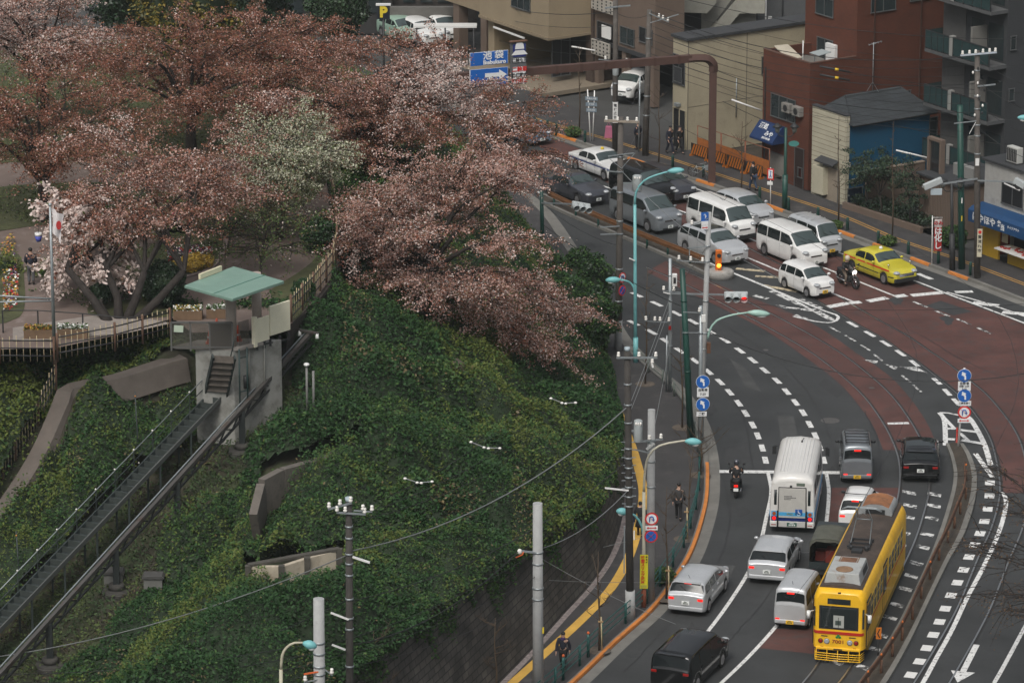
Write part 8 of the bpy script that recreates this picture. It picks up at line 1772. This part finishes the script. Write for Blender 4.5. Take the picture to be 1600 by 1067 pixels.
# ---- green pipe railing and pavement posts
kk=[p for p in offs(kerb,-.42)]; i0=min(range(len(kk)),key=lambda i:(kk[i]-G(1004,560)).length); i1=min(range(len(kk)),key=lambda i:(kk[i]-G(830,1122)).length)
def piperail(label,pts,m,hs,sp,h,group=None):
    o=pts[0].copy(); o.z=.12; r=thing('pipe_railing',label,'railing',o,0,group)
    for hh_ in hs: MB().tube([Vector((p.x-o.x,p.y-o.y,hh_)) for p in pts],.024,6).build('rail',m,r)
    L=sp
    for i in range(1,len(pts)):
        L+=(pts[i]-pts[i-1]).length
        if L>=sp: L=0; q=pts[i]-o; MB().tube([(q.x,q.y,-.05),(q.x,q.y,h)],.055,8).build('post',m,r)
iM=min(range(len(kk)),key=lambda i:(kk[i]-G(1100,740)).length)
piperail('dark green pipe railing along the kerb from the walkers down to the bottom edge',kk[iM:i1],mat('railing_green',(.012,.085,.075),.5,var=.1),(.35,.62,.88),2.2,.9)
piperail('low grey green railing along the upper part of the near kerb',kk[i0:iM-4],mat('railing_greygreen',(.10,.12,.105),.6,var=.15),(.4,.7),1.8,.75)
for k,(px,py) in enumerate(((880,1062),(919,1026))): r=thing('railing_marker',['orange topped post on the green railing beside the walker','second orange topped post on the green railing, further from the walker'][k],'marker',G(px,py,.12)); MB().tube([(0,0,0),(0,0,1.0)],.06,8).build('shaft',MATS['railing_green'],r); MB().ball((0,0,1.06),.06,.06,.07).build('cap',mat('cap_orange',(.6,.12,.03),.5),r)
BOL=[(855,206),(869,210),(914,223),(1051,262),(1099,277),(1187,312),(1232,329),(1278,344),(1324,360),(1372,381),(1419,398),(1466,412),(1516,430)]
pr=None
for px,py in BOL:
    q=G(px,py,.12)
    if pr is None:
        pr=thing('bollard','dark green bollard along the far kerb','bollard',q,0,'dark green bollards along the far kerb'); MB().lathe([(.085,-.05),(.085,.66),(.06,.74),(.02,.76)],12).build('shaft',M_dgreen,pr); MB().lathe([(.09,.52),(.09,.57)],12).build('band',M_dark,pr)
    else: dup(pr,q)
# ---- bare trees on the pavements
def bare(label,base,top,sp,seed,r0=.05,nb=9,group='bare young trees along the pavements',stake=False,zb=.12,m=None,thin=1.0):
    r_=np.random.default_rng(seed); b_=G(*base,zb); t=AT(*top,b_.y)-b_; root=thing('bare_tree',label,'tree',b_,0,group)
    MB().tube([(0,0,-.1),t*.33+Vector((.04,0,0)),t*.66+Vector((-.04,.03,0)),t],[r0,r0*.8,r0*.5,.012],7).build('trunk',m or M_twig,root)
    mb=MB()
    for k in range(nb):
        f=r_.uniform(.3,.95); p=t*f; az=r_.uniform(0,6.28); ln=sp*r_.uniform(.5,1.1)*(1.1-f*.6); d=Vector((math.cos(az)*ln,math.sin(az)*ln,ln*r_.uniform(.5,1.1)))
        mid=p+d*.5+Vector((0,0,-.08*ln)); mb.tube([p,mid,p+d],[.022*thin,.014*thin,.006],5,False)
        for j in range(3): q=p+d*r_.uniform(.35,.9); e=Vector((r_.normal(0,.3),r_.normal(0,.3),.35))*ln*.5; mb.tube([q,q+e],[.011,.005],4,False)
    mb.build('branches',m or M_twig,root,fix=False)
    if stake: MB().tube([(.12,-.05,0),(.08,-.03,1.5)],.035,6).build('stake',M_bamboo,root); MB().bar((-.05,-.05,1.3),(.16,-.06,1.3),.06).build('tie',mat('tie_tan',(.3,.2,.1),.8),root)
    lp=MB(); lp.lathe([(.5,.0),(.5,.012)],12); o=lp.build('tree_pit',mat('pit_soil',(.10,.08,.062),.95,var=.4,vscale=5,bump=.6,bscale=12),root)
for a in (('bare staked tree beside the dark coated walker',(1070,842),(1085,690),1.5,1),('thin bare tree trunk between the concrete pole and the pavement tree',(1041,935),(1042,760),1.0,2),('bare tree between the yellow strip and the railing right of the wall foot',(936,1016),(935,862),1.5,3),('bare tree at the bottom of the wall left of the grey concrete pole',(775,1090),(774,965),1.4,4),('bare tree low against the wall at the bottom edge',(583,1205),(584,985),2.0,5),('bare brown tree behind the dark utility pole crossarm',(1008,600),(1012,418),1.1,6),('bare tree trunk leaning beside the dark green pole',(1066,668),(1064,500),.9,7),('bare tree before the blue round arrow signs at the kerb',(1094,742),(1098,650),1.6,8)): bare(*a,stake=a[4]<4)
for a in (('tall pruned bare tree in front of the blue house shutter',(1310,350),(1311,182),.5,11),('tall pruned bare tree in front of the blue wall',(1394,377),(1396,190),.45,12),('bare young tree before the cream building garage',(1029,258),(1031,135),1.2,13),('bare young tree left of the small guide sign',(905,208),(906,70),.9,14),('bare young tree beside the construction barriers',(1158,300),(1160,190),1.0,15)): bare(*a,nb=12 if a[4]<13 else 9)
for px,py,s_,lb in ((895,214,.5,'small green shrub at the foot of the guide sign'),(1306,358,.38,'tuft of weeds at the foot of the pruned tree by the blue house'),(1388,384,.45,'tuft of weeds at the foot of the pruned tree by the blue wall'),(1035,910,.55,'patch of green weeds under the railing behind the silver estate car')): bush('weed_tuft',lb,G(px,py,.12),s_,s_,s_*.6,[MATS['spring_leaf'],LG[1]],900,.12,.02,'plant')
# big bare tree whose twigs reach in at the right edge
bT=G(1745,1090); cherry('bare_tree','large bare tree with thin brown twigs reaching in over the right edge',bT,bT+Vector((-1.3,1.6,6.2)),5.6,5.8,4.6,640,[.85,.15],[mat('dry_bud',(.085,.05,.028),.9,island=.35),mat('dry_bud2',(.13,.08,.03),.9,island=.35)],nleaf=9,size=.085,seed=77,r0=.22,low=-.7,twl=(1.0,2.2),group='bare young trees along the pavements',droop=.0)
# ---- overhead wires
wn=0
def wire(label,a,b,sag=.4,r=.014,m=None,name='overhead_wire',group='overhead wires'):
    a,b=Vector(a),Vector(b); pts=[a.lerp(b,t)-Vector((0,0,sag*4*t*(1-t))) for t in np.linspace(0,1,16)]
    o=MB().tube([p-a for p in pts],r,5,False).build(name,m or M_wire); o.location=a; tag(o,label,'wire',group); return pts
M_wire=mat('wire_black',(.016,.017,.018),.6); M_wireg=mat('wire_grey',(.20,.21,.21),.5)
def pt(P,px,py): return P.b+P.L(px,py)
wire('pale thick cable from the double crossarm pole up to the dark pavement pole',pt(P14,551,860),pt(P10,980,636),1.0,.026,M_wireg)
wire('black cable rising from the double crossarm pole below the pale cable',pt(P14,551,938),pt(P10,978,722),.9,.018)
wire('black cable running low along the stone wall to the grey concrete pole',pt(P14,556,1006),pt(P12,812,859),.7,.022)
wire('grey cable from the grey concrete pole to the dark pavement pole',pt(P12,841,858),pt(P10,982,765),.4,.018,M_wireg)
wire('upper cable running left across the slope from the double crossarm pole',pt(P14,545,866),AT(-40,1030,171),.6,.022,M_wireg); wire('lower cable running left across the slope bottom',pt(P14,545,936),AT(100,1085,168),.5,.018)
wire('thin span wire over the stair foot',AT(-40,975,172),AT(250,903,186),.3,.014,M_wireg); wire('thin span wire over the lowest footing',AT(-40,1008,171),AT(270,927,184),.3,.014,M_wireg)
for k,(y0,y1) in enumerate(((632,456),(645,470),(700,520))): wire(['upmost wire from the dark pavement pole to the signal mast','middle wire from the dark pavement pole to the signal mast','lowest wire from the concrete pole to the signal mast'][k],pt(P10,984,y0) if k<2 else pt(P11,1016,y0),pt(P7,1050,y1),.1,.014,M_wireg)
wire('wire from the signal mast up to the leaning concrete pole',pt(P7,1050,456),pt(P6,1104,386),.1,.014,M_wireg)
wire('sagging black wire crossing the whole junction to the right edge',pt(P8,1068,500),AT(1640,576,200),1.6,.022)
wire('black wire crossing the junction in front of the hatched marking',pt(P8,1067,462),AT(1640,470,216),.6,.010)
for k in range(9):
    y0=18+k*11; y1=86+k*15; wire(['topmost','second','third','fourth','fifth','sixth','seventh','eighth','lowest'][k]+' of the wires strung along the far buildings to the old pole',pt(P3,1016,y0),pt(P16,1527,y1),1.3-.05*k,.012 if k%3 else .022)
for k in range(4): wire(['highest','upper middle','lower middle','lowest'][k]+' of the wires between the two far poles',pt(P2,962,20+k*34),pt(P3,1013,24+k*30),.25,.014)
for k in range(5): wire(['highest','higher','middle','lower','lowest'][k]+' of the wires running left along the beige building',pt(P2,962,18+k*22),AT(700,-18+k*16,292),.8,.013 if k else .02)
for k in range(4): wire(['first','second','third','fourth'][k]+' wire leaving the old pole to the right edge',pt(P16,1527,90+k*36),AT(1660,140+k*40,226),.5,.013)
for k in range(2): wire(['upper','lower'][k]+' wire between the brown pole and the turquoise lamp street corner',pt(PA,968,190+k*60),pt(P3,1010,110+k*60),.4,.012)
wire('wire from the brown pole down to the leaning concrete pole',pt(PA,968,264),pt(P6,1108,388),.2,.016,M_wireg); wire('wire dropping from the brown pole to the left blossom',pt(PA,968,385),AT(850,320,245),.3,.014); wire('thick black wire from the left blossom to the green pole',AT(850,352,238),pt(P8,1068,480),.3,.02)
for k in range(7): wire(['first','second','third','fourth','fifth','sixth','seventh'][k]+' extra wire crossing high before the tiled tower and the apartment block',AT(1000+14*k,-20+26*k,262),AT(1660,60+44*k,238),1.0,.010 if k%2 else .018)
for k in range(4): wire(['first','second','third','fourth'][k]+' thin wire over the lower slope beside the two bottom poles',pt(P13,498,1003+16*k),AT(-60+60*k,1052+12*k,166),.4,.014)
for k in range(3): wire(['upper','middle','lower'][k]+' thin wire from the bottom pole to the grey concrete pole',pt(P13,502,1010+20*k),pt(P12,838,862+38*k),.4,.012)
for k in range(3): wire(['upper','middle','lower'][k]+' wire climbing from the double crossarm pole over the shrubs',pt(P14,548,800+8*k),AT(900+20*k,560+30*k,205),.9,.012)
# contact wires above the tracks with span wires
for nm,c,lb in (('contact_wire',cl,'near'),('contact_wire',cr_,'far')):
    cc=[Vector((p.x,p.y,5.3)) for p in offs(c,GA/2)]; o=MB().tube(cc[::6],.010,4,False).build(nm,M_wire); tag(o,'tram contact wire above the '+lb+' track','wire','overhead wires')
SPW=[((735,690,166),(782,700,166)),((860,622,172),(900,629,172)),((632,747,162),(676,752,162)),((1012,249,262),(1045,247,262)),((770,163,262),(810,158,262)),((1205,842,186),(1240,853,186)),((930,836,190),(990,840,190))]
for k,(a,b) in enumerate(SPW):
    A=AT(*a); B=AT(*b); d=B-A; r=thing('wire_insulator',['white insulator string hanging over the slope shrubs','white insulator string beside the upper hedge','white insulator string over the lower shrubs','white insulator string above the tree pit on the far pavement','white insulator string in front of the blue sign','small insulators on the span wire over the silver hatchback','small insulators on the span wire before the yellow caution sign'][k],'insulator',A)
    MB().tube([d*0,d*.5-Vector((0,0,.12)),d],.022,6,False).build('wire',M_wireg,r)
    for t in (.02,.45,.6,.98): MB().ball(d*t-Vector((0,0,.48*t*(1-t))),.07,.05,.05,8,5).build('bead',M_insul,r)
for a,b,lb in (((560,913,184),(1010,838,186),'thin span wire crossing before the wall to the caution sign'),((930,836,190),(1290,862,186),'thin span wire over the silver hatchback'),((842,870,178),(1130,1000,178),'thin span wire over the black minivan'),((842,905,178),(1240,892,186),'thin span wire from the grey pole to the grey van'),((545,985,170),(842,990,178),'thin span wire along the wall bottom')): wire(lb,AT(*a),AT(*b),.3,.010,M_wireg)
for k,(a,b,m) in enumerate((((1153,68,262),(1178,76,262),0),((1154,80,262),(1182,89,262),0),((1281,104,250),(1328,113,250),0),((1281,117,250),(1328,126,250),0),((1143,156,256),(1190,173,256),1),((1400,235,246),(1450,247,246),1),((893,73,275),(938,81,275),1))):
    A=AT(*a); B=AT(*b); d=B-A; lb=['upper black wire sleeve with a yellow end before the cream wall','lower black wire sleeve with a yellow end before the cream wall','upper black wire sleeve before the red tiled tower','lower black wire sleeve before the red tiled tower','white wire cover hanging before the cream wall','white wire cover hanging before the blue house','white wire cover hanging before the brown building'][k]
    r=thing('wire_sleeve' if not m else 'wire_cover',lb,'wire cover',A); MB().tube([d*0,d],.06 if not m else .05,8).build('tube',M_wht if m else M_dark,r)
    if not m: MB().tube([d*(.93 if k<2 else .5),d*(1.02 if k<2 else .62)],.085,8).build('yellow_clip',mat('clip_yellow',(.6,.38,.02),.5),r)
# ================================================================== PEOPLE, CYCLES
SK=mat('skin',(.42,.26,.19),.6); HR=mat('hair_black',(.010,.009,.008),.6)
def skin(name,N,E,m,parent,sub=1,root='pelvis'):
    ks=list(N); me=bpy.data.meshes.new(name); me.from_pydata([N[k][0] for k in ks],[(ks.index(a),ks.index(b)) for a,b in E],[]); o=bpy.data.objects.new(name,me); COL.objects.link(o)
    sm=o.modifiers.new('s','SKIN'); sm.use_smooth_shade=True; o.modifiers.new('d','SUBSURF').levels=sub
    if not me.skin_vertices: 
        bpy.context.view_layer.objects.active=o; bpy.ops.mesh.customdata_skin_add() if hasattr(bpy.ops.mesh,'customdata_skin_add') else None
    for i,k in enumerate(ks): me.skin_vertices[0].data[i].radius=(N[k][1],N[k][2] if len(N[k])>2 else N[k][1]); me.skin_vertices[0].data[i].use_root=(k==root)
    bpy.context.view_layer.update(); m2=bpy.data.meshes.new_from_object(o.evaluated_get(bpy.context.evaluated_depsgraph_get())); bpy.data.objects.remove(o); m2.materials.clear(); m2.materials.append(m); m2.name=name
    o=bpy.data.objects.new(name,m2); COL.objects.link(o); o.parent=parent; return o
def person(label,loc,rz,pose,top,legs,shoe=None,hair=HR,helmet=None,skirt=None,h=1.70,bag=None,scarf=None,name='person',tmat=None):
    r=thing(name,label,'person',loc,rz); s=h/1.72; V=lambda x,y,z:(x*s,y*s,z*s)     # faces +x
    sit=pose.startswith('sit'); pz=.90 if not sit else .86; st=.0
    ph=dict(walk=(.24,-.22),stand=(.03,-.03),sit=(0,0),sit2=(0,0))[pose]; lean=.05 if pose=='walk' else (.10 if sit else 0)
    N={}; E=[]
    N['pelvis']=(V(0,0,pz),.115,.135); N['spine']=(V(lean*.4,0,pz+.20),.10,.125); N['chest']=(V(lean*.8,0,pz+.40),.115,.16); N['neck']=(V(lean*1.1,0,pz+.56),.055,.055); N['head']=(V(lean*1.3+.015,0,pz+.67),.085,.075); N['crown']=(V(lean*1.3,0,pz+.78),.075,.07)
    E+=[('pelvis','spine'),('spine','chest'),('chest','neck'),('neck','head'),('head','crown')]
    for sd,sg in (('l',1),('r',-1)):
        f=ph[0] if sg>0 else ph[1]
        if not sit: K=V(max(0,f)*.55+.03-(.05 if f<0 else 0),sg*.095,.48); A=V(f,sg*.095,.09+(.05 if f<0 else 0)); T=V(f+.15,sg*.105,.03)
        else: K=V(.36,sg*.20,.68); A=V(.28,sg*.22,.28); T=V(.43,sg*.24,.24)
        N['hip'+sd]=(V(.0,sg*.09,pz-.04),.095); N['knee'+sd]=(K,.06); N['ank'+sd]=(A,.042); N['toe'+sd]=(T,.035)
        E+=[('pelvis','hip'+sd),('hip'+sd,'knee'+sd),('knee'+sd,'ank'+sd),('ank'+sd,'toe'+sd)]
        sw=-f*.8
        N['sh'+sd]=(V(lean*.9,sg*.19,pz+.48),.06)
        if sit: el=V(.20,sg*.30,pz+.24); wr=V(.42,sg*.27,pz+.22)
        elif pose=='walk': el=V(sw*.4-.02,sg*.255,pz+.20); wr=V(sw*.9+.06,sg*.25,pz-.02)
        else: el=V(.02,sg*.25,pz+.20); wr=V(.14,sg*.16,pz+.10)
        N['el'+sd]=(el,.045); N['wr'+sd]=(wr,.033); w=Vector(wr); d=(w-Vector(el)).normalized()
        pm=w+d*.07*s; N['pm'+sd]=(tuple(pm),.034,.02)
        E+=[('chest','sh'+sd),('sh'+sd,'el'+sd),('el'+sd,'wr'+sd),('wr'+sd,'pm'+sd)]
        lat=Vector((d.z,0,-d.x)); lat=lat.normalized() if lat.length>.1 else Vector((1,0,0))
        for k,(o_,ln) in enumerate(((-.028,.06),(-.010,.075),(.010,.07),(.028,.055))):
            a=pm+lat*o_*s+d*.03*s; b_=a+d*ln*.5*s; c_=b_+(d*.8+Vector((.2 if sit else .1,-sg*.3,-.2)))*ln*.5*s
            for j,q in enumerate((a,b_,c_)): N['f%d%d'%(k,j)+sd]=(tuple(q),.009)
            E+=[('pm'+sd,'f%d0'%k+sd),('f%d0'%k+sd,'f%d1'%k+sd),('f%d1'%k+sd,'f%d2'%k+sd)]
        a=w+d*.03*s-lat*.03*s; b_=a+(d*.6-lat*.6)*.05*s; N['th0'+sd]=(tuple(a),.011); N['th1'+sd]=(tuple(b_),.009); E+=[('wr'+sd,'th0'+sd),('th0'+sd,'th1'+sd)]
    skin('body',N,E,SK,r)
    up=lambda ks,dr,wide=1.0:{k:(N[k][0],N[k][1]+dr,(N[k][2] if len(N[k])>2 else N[k][1])*wide+dr) for k in ks}
    T=up(['pelvis','spine','chest','shl','shr','ell','elr','wrl','wrr'],.028); T['collar']=(V(lean*1.0,0,pz+.51),.08)
    jk=skin('jacket',T,[('pelvis','spine'),('spine','chest'),('chest','collar'),('chest','shl'),('chest','shr'),('shl','ell'),('shr','elr'),('ell','wrl'),('elr','wrr')],top,r)
    if skirt: MB().lathe([(.15*s,pz*s+.12),(.20*s,pz*s-.12),(.25*s,pz*s-.36)],14,(0,0,0)).build('skirt',skirt,r)
    Lg=up(['pelvis','hipl','hipr','kneel','kneer','ankl','ankr'],.022 if not skirt else .004); skin('trousers' if not skirt else 'stockings',Lg,[('pelvis','hipl'),('pelvis','hipr'),('hipl','kneel'),('hipr','kneer'),('kneel','ankl'),('kneer','ankr')],legs,r)
    for sd in 'lr':
        a,t=Vector(N['ank'+sd][0]),Vector(N['toe'+sd][0]); MB().tube([a+Vector((-.06,0,-.045)),a+Vector((.02,0,-.04)),t+Vector((.06,0,-.0))],[.045,.055,.035],8).build('shoe',shoe or M_black,r)
    hd=Vector(N['head'][0]); cr=Vector(N['crown'][0])
    for sg in (-1,1): MB().ball(hd+Vector((.085,sg*.03,.045)),.012,.013,.010,6,4).build('eye',M_pureblack,r); MB().ball(hd+Vector((.0,sg*.082,.02)),.025,.012,.035,6,4).build('ear',SK,r)
    MB().ball(hd+Vector((.10,0,.015)),.02,.014,.022,6,4).build('nose',SK,r); MB().ball(hd+Vector((.088,0,-.035)),.008,.026,.007,6,4).build('mouth',mat('lips',(.3,.12,.10),.6),r)
    if helmet:
        MB().lathe([(.10,-.10),(.135,-.04),(.14,.05),(.10,.14),(.03,.165)],14,(hd.x-.01,0,hd.z+.05)).build('helmet',helmet,r)
    else: MB().ball(((hd.x+cr.x)/2-.022,0,cr.z-.025),.100,.094,.085,12,7).build('hair',hair,r)
    if scarf: MB().lathe([(.09,-.06),(.115,0),(.08,.07)],12,(lean*1.05*s,0,(pz+.53)*s)).build('scarf',scarf,r)
    return r
def hdg(a,b): d=G(*b)-G(*a); return math.atan2(d.y,d.x)
NV=mat('cloth_navy',(.012,.014,.026),.85); CK=mat('cloth_black',(.010,.010,.011),.85); GT=mat('cloth_grey',(.09,.09,.095),.85); JN=mat('cloth_denim',(.025,.045,.085),.85); PUR=mat('cloth_purple',(.05,.025,.10),.85); BR=mat('cloth_drab',(.035,.034,.034),.85)
person('person in a navy jacket with a purple scarf walking past the grey concrete pole',G(880,1047,.12),hdg((880,1047),(855,1085)),'walk',NV,CK,scarf=PUR)
pw=person('person in a black jacket and short skirt walking up the tactile strip',G(1000,838,.12),hdg((1000,838),(1004,790)),'walk',CK,CK,skirt=CK,h=1.62)
b_=G(996,830,.12); bg=thing('shoulder_bag','dark shoulder bag hanging at the side of the person in the skirt','bag',G(1000,838,.12)+Vector((-.30,-.05,.95))); MB().box(-.09,.09,-.17,.17,-.2,.12).build('bag_body',NV,bg,.03); MB().tube([(0,-.12,.1),(.10,-.06,.5),(.14,.06,.5),(0,.12,.1)],.012,5).build('strap',CK,bg)
person('person in a long dark coat walking up the pavement beside the staked bare tree',G(1060,812,.12),hdg((1060,812),(1068,770)),'walk',BR,CK,helmet=None,h=1.74)
person('person in a black jacket and blue jeans walking along the far pavement by the barriers',G(1177,298,.12),hdg((1177,298),(1100,272)),'walk',CK,JN)
person('person in a dark suit striding before the cream garage, nearer the small tree',G(1046,240,.12),hdg((1046,240),(1150,278)),'walk',NV,NV); person('person in a dark suit walking on the right in front of the cream garage',G(1061,240,.12),hdg((1061,240),(1150,272)),'walk',CK,CK)
person('person in dark clothes standing by the far utility pole',G(997,234,.12),hdg((997,234),(960,222)),'stand',NV,CK)
pb=thing('pink_bag','pink cloth bag hanging by the far utility pole','bag',G(951,216,.12)); MB().extr([(-.26,0),(.26,0),(.18,.75),(-.18,.75)],-.08,.08).build('bag_body',mat('bag_pink',(.40,.12,.20),.8),pb,.03); MB().tube([(-.12,0,.74),(0,0,1.0),(.12,0,.74)],.015,5).build('handle',mat('bag_pink',(0,0,0)),pb)
person('person in a navy jacket and grey trousers standing on the park path near the flowers',G(49,445,PLZ),hdg((49,445),(60,400)),'stand',NV,GT,h=1.7)
# scooter and motorcycle
def motorcycle(label,loc,rz,scooter,cat='motorcycle'):
    r=thing('motorcycle' if not scooter else 'scooter',label,cat,loc,rz)
    for x,w in ((-.66,.14),(.70,.11)):
        rad=.30 if not scooter else .24; mb=MB(); n=18
        mb.grid([[(x+(rad+.07*math.cos(b))*math.cos(a),w*.6*math.sin(b),rad+.07+(rad+.07*math.cos(b))*math.sin(a)) for b in np.linspace(0,2*math.pi,9)[:-1]] for a in np.linspace(0,2*math.pi,n+1)],True,True); wh=mb.build('wheel',M_black,r)
        MB().lathe([(.10,-.05),(.10,.05)],10,(x,0,rad+.07),'y').build('hub',M_chrome,wh)
        mb=MB()
        for k in range(6): a=k*math.pi/3; mb.bar((x,0,rad+.07),(x+rad*math.cos(a),0,rad+.07+rad*math.sin(a)),.025)
        mb.build('spokes',M_rim,wh)
    pc=P_black; MB().ball((.12,0,.82),.30,.15,.13,12,6).build('fuel_tank',pc,r) if not scooter else MB().extr([(.25,.35),(.55,.4),(.62,1.0),(.50,1.05),(.32,.5)],-.20,.20).build('front_shield',pc,r,.03)
    MB().extr([(-.85,.62),(-.1,.60),(.05,.74),(-.3,.78),(-.9,.88)],-.15,.15).build('seat',M_trim,r,.04); MB().box(-.35,.30,-.16,.16,.28,.62).build('engine',M_dark,r,.05); MB().box(-.95,-.4,-.14,.14,.5,.70).build('rear_fairing',pc,r,.05)
    for s in (-1,1): MB().tube([(.72,s*.09,.36),(.48,s*.09,1.02)],.03,6).build('fork',M_chrome,r); MB().tube([(.42,s*.36,1.06),(.46,s*.22,1.08),(.48,0,1.02)],.018,6).build('handlebar',M_dark,r); MB().bar((.44,s*.30,1.08),(.46,s*.34,1.24),.015).build('mirror_stem',M_dark,r); MB().ball((.46,s*.34,1.27),.02,.07,.05).build('mirror',M_dark,r)
    MB().ball((.62,0,.92),.09,.11,.10).build('headlight',mat('lit_headlamp',(.8,.75,.6),.2,emit=(1,.9,.7),estr=4) if not scooter else M_lens,r); MB().box(-.99,-.93,-.09,.09,.62,.70).build('tail_light',M_redlit if scooter else M_redoff,r); MB().tube([(-.8,-.2,.34),(.1,-.2,.30)],.05,8).build('exhaust',M_chrome,r)
    MB().box(-1.03,-1.0,-.11,.11,.42,.56).build('number_plate',M_plate,r)
    return r
q=G(1150,770,.012); rz=hdg((1150,770),(1152,720)); motorcycle('black scooter with a lit tail light stopped at the white line',q,rz,True); person('person in black riding the scooter, seen from behind, with a dark helmet',q+Vector((math.cos(rz)*-.25,math.sin(rz)*-.25,-.06)),rz,'sit',CK,CK,helmet=P_dgrey)
q=G(1325,447,.012); rz=hdg((1325,447),(1358,461)); motorcycle('black motorcycle with its headlamp lit beside the yellow green taxi',q,rz,False); person('person in a dark jacket and tan trousers on the motorcycle, wearing a cream helmet',q+Vector((math.cos(rz)*-.25,math.sin(rz)*-.25,-.06)),rz,'sit',CK,mat('cloth_tan',(.13,.10,.075),.85),helmet=mat('helmet_cream',(.5,.45,.34),.35))
def bicycle(label,loc,rz):
    r=thing('bicycle',label,'bicycle',loc,rz)
    for x in (-.52,.52):
        mb=MB(); mb.tube([(x+.32*math.cos(a),0,.34+.32*math.sin(a)) for a in np.linspace(0,2*math.pi,22)],.018,6,False); wh=mb.build('wheel',M_black,r); mb=MB()
        for k in range(8): a=k*math.pi/4; mb.bar((x,0,.34),(x+.31*math.cos(a),0,.34+.31*math.sin(a)),.006)
        mb.build('spokes',M_galv,wh)
    mb=MB(); 
    for a,b in (((-.52,.34),(-.12,.30)),((-.12,.30),(.38,.72)),((-.25,.78),(-.12,.30)),((-.52,.34),(-.22,.70)),((.52,.34),(.36,.86)),((-.22,.66),(.38,.74))): mb.tube([(a[0],0,a[1]),(b[0],0,b[1])],.018,6)
    mb.build('frame',M_galv,r); MB().ball((-.27,0,.82),.13,.07,.035).build('saddle',M_black,r); MB().tube([(.22,-.26,.95),(.36,-.1,.98),(.36,.1,.98),(.22,.26,.95)],.014,6).build('handlebar',M_galv,r); MB().box(.48,.78,-.15,.15,.62,.86).build('basket',M_galv,r)
bicycle('grey bicycle parked by the kerb left of the gantry leg',G(1093,279,.12),hdg((1083,277),(1103,281)))
# ================================================================== CAMERA, LIGHT, WORLD
cam=bpy.data.cameras.new('camera'); co=bpy.data.objects.new('camera',cam); COL.objects.link(co)
cam.sensor_width=36; cam.lens=FOC/1600*36; cam.clip_start=1; cam.clip_end=3000
co.location=(0,0,CAM_H); co.rotation_euler=(math.pi/2-PITCH,0,0); scene.camera=co
w=bpy.data.worlds.new('World'); scene.world=w; w.use_nodes=True; nt=w.node_tree
SUN_EL, SUN_AZ = R(52), R(200)
sky=nt.nodes.new('ShaderNodeTexSky'); sky.sky_type='NISHITA'; sky.sun_disc=False; sky.sun_elevation=SUN_EL; sky.sun_rotation=SUN_AZ; sky.dust_density=3.5; sky.air_density=1.0
hs=nt.nodes.new('ShaderNodeHueSaturation'); hs.inputs['Saturation'].default_value=0.28; nt.links.new(sky.outputs[0],hs.inputs['Color']); tc=nt.nodes.new('ShaderNodeTexCoord'); sp=nt.nodes.new('ShaderNodeSeparateXYZ'); nt.links.new(tc.outputs['Generated'],sp.inputs[0]); mr=nt.nodes.new('ShaderNodeMapRange'); mr.inputs['To Min'].default_value=.45; mr.inputs['To Max'].default_value=2.1; nt.links.new(sp.outputs[2],mr.inputs['Value'])
mm=nt.nodes.new('ShaderNodeMix'); mm.data_type='RGBA'; mm.blend_type='MULTIPLY'; mm.inputs[0].default_value=1; nt.links.new(hs.outputs[0],mm.inputs[6]); nt.links.new(mr.outputs[0],mm.inputs[7]); nt.links.new(mm.outputs[2],nt.nodes['Background'].inputs[0]); nt.nodes['Background'].inputs[1].default_value=0.070
sl=bpy.data.lights.new('sun','SUN'); sl.energy=1.3; sl.angle=R(22); sl.color=(1.0,0.95,0.88)
so=bpy.data.objects.new('sun',sl); COL.objects.link(so)
sd=Vector((math.sin(SUN_AZ)*math.cos(SUN_EL), math.cos(SUN_AZ)*math.cos(SUN_EL), math.sin(SUN_EL)))
so.rotation_euler=(-sd).to_track_quat('-Z','Y').to_euler()
if HAZE>0:
    mb=MB(); mb.box(-215,215,-50,505,-1.3,74); hz=mb.build('haze',[mat('haze_air',(1,1,1))]); tag(hz,kind='stuff')
    nt2=MATS['haze_air'].node_tree; nt2.nodes.remove(nt2.nodes['Principled BSDF'])
    pv=nt2.nodes.new('ShaderNodeVolumePrincipled'); pv.inputs['Density'].default_value=HAZE; pv.inputs['Color'].default_value=(0.86,0.93,0.93,1)
    nt2.links.new(pv.outputs[0],nt2.nodes['Material Output'].inputs['Volume'])
vs=scene.view_settings; vs.view_transform='Standard'; vs.look='None'; vs.exposure=EXPO; vs.gamma=1; vs.use_curve_mapping=False
scene.cycles.use_denoising=True; scene.cycles.max_bounces=6; scene.cycles.transparent_max_bounces=6; scene.cycles.volume_bounces=1
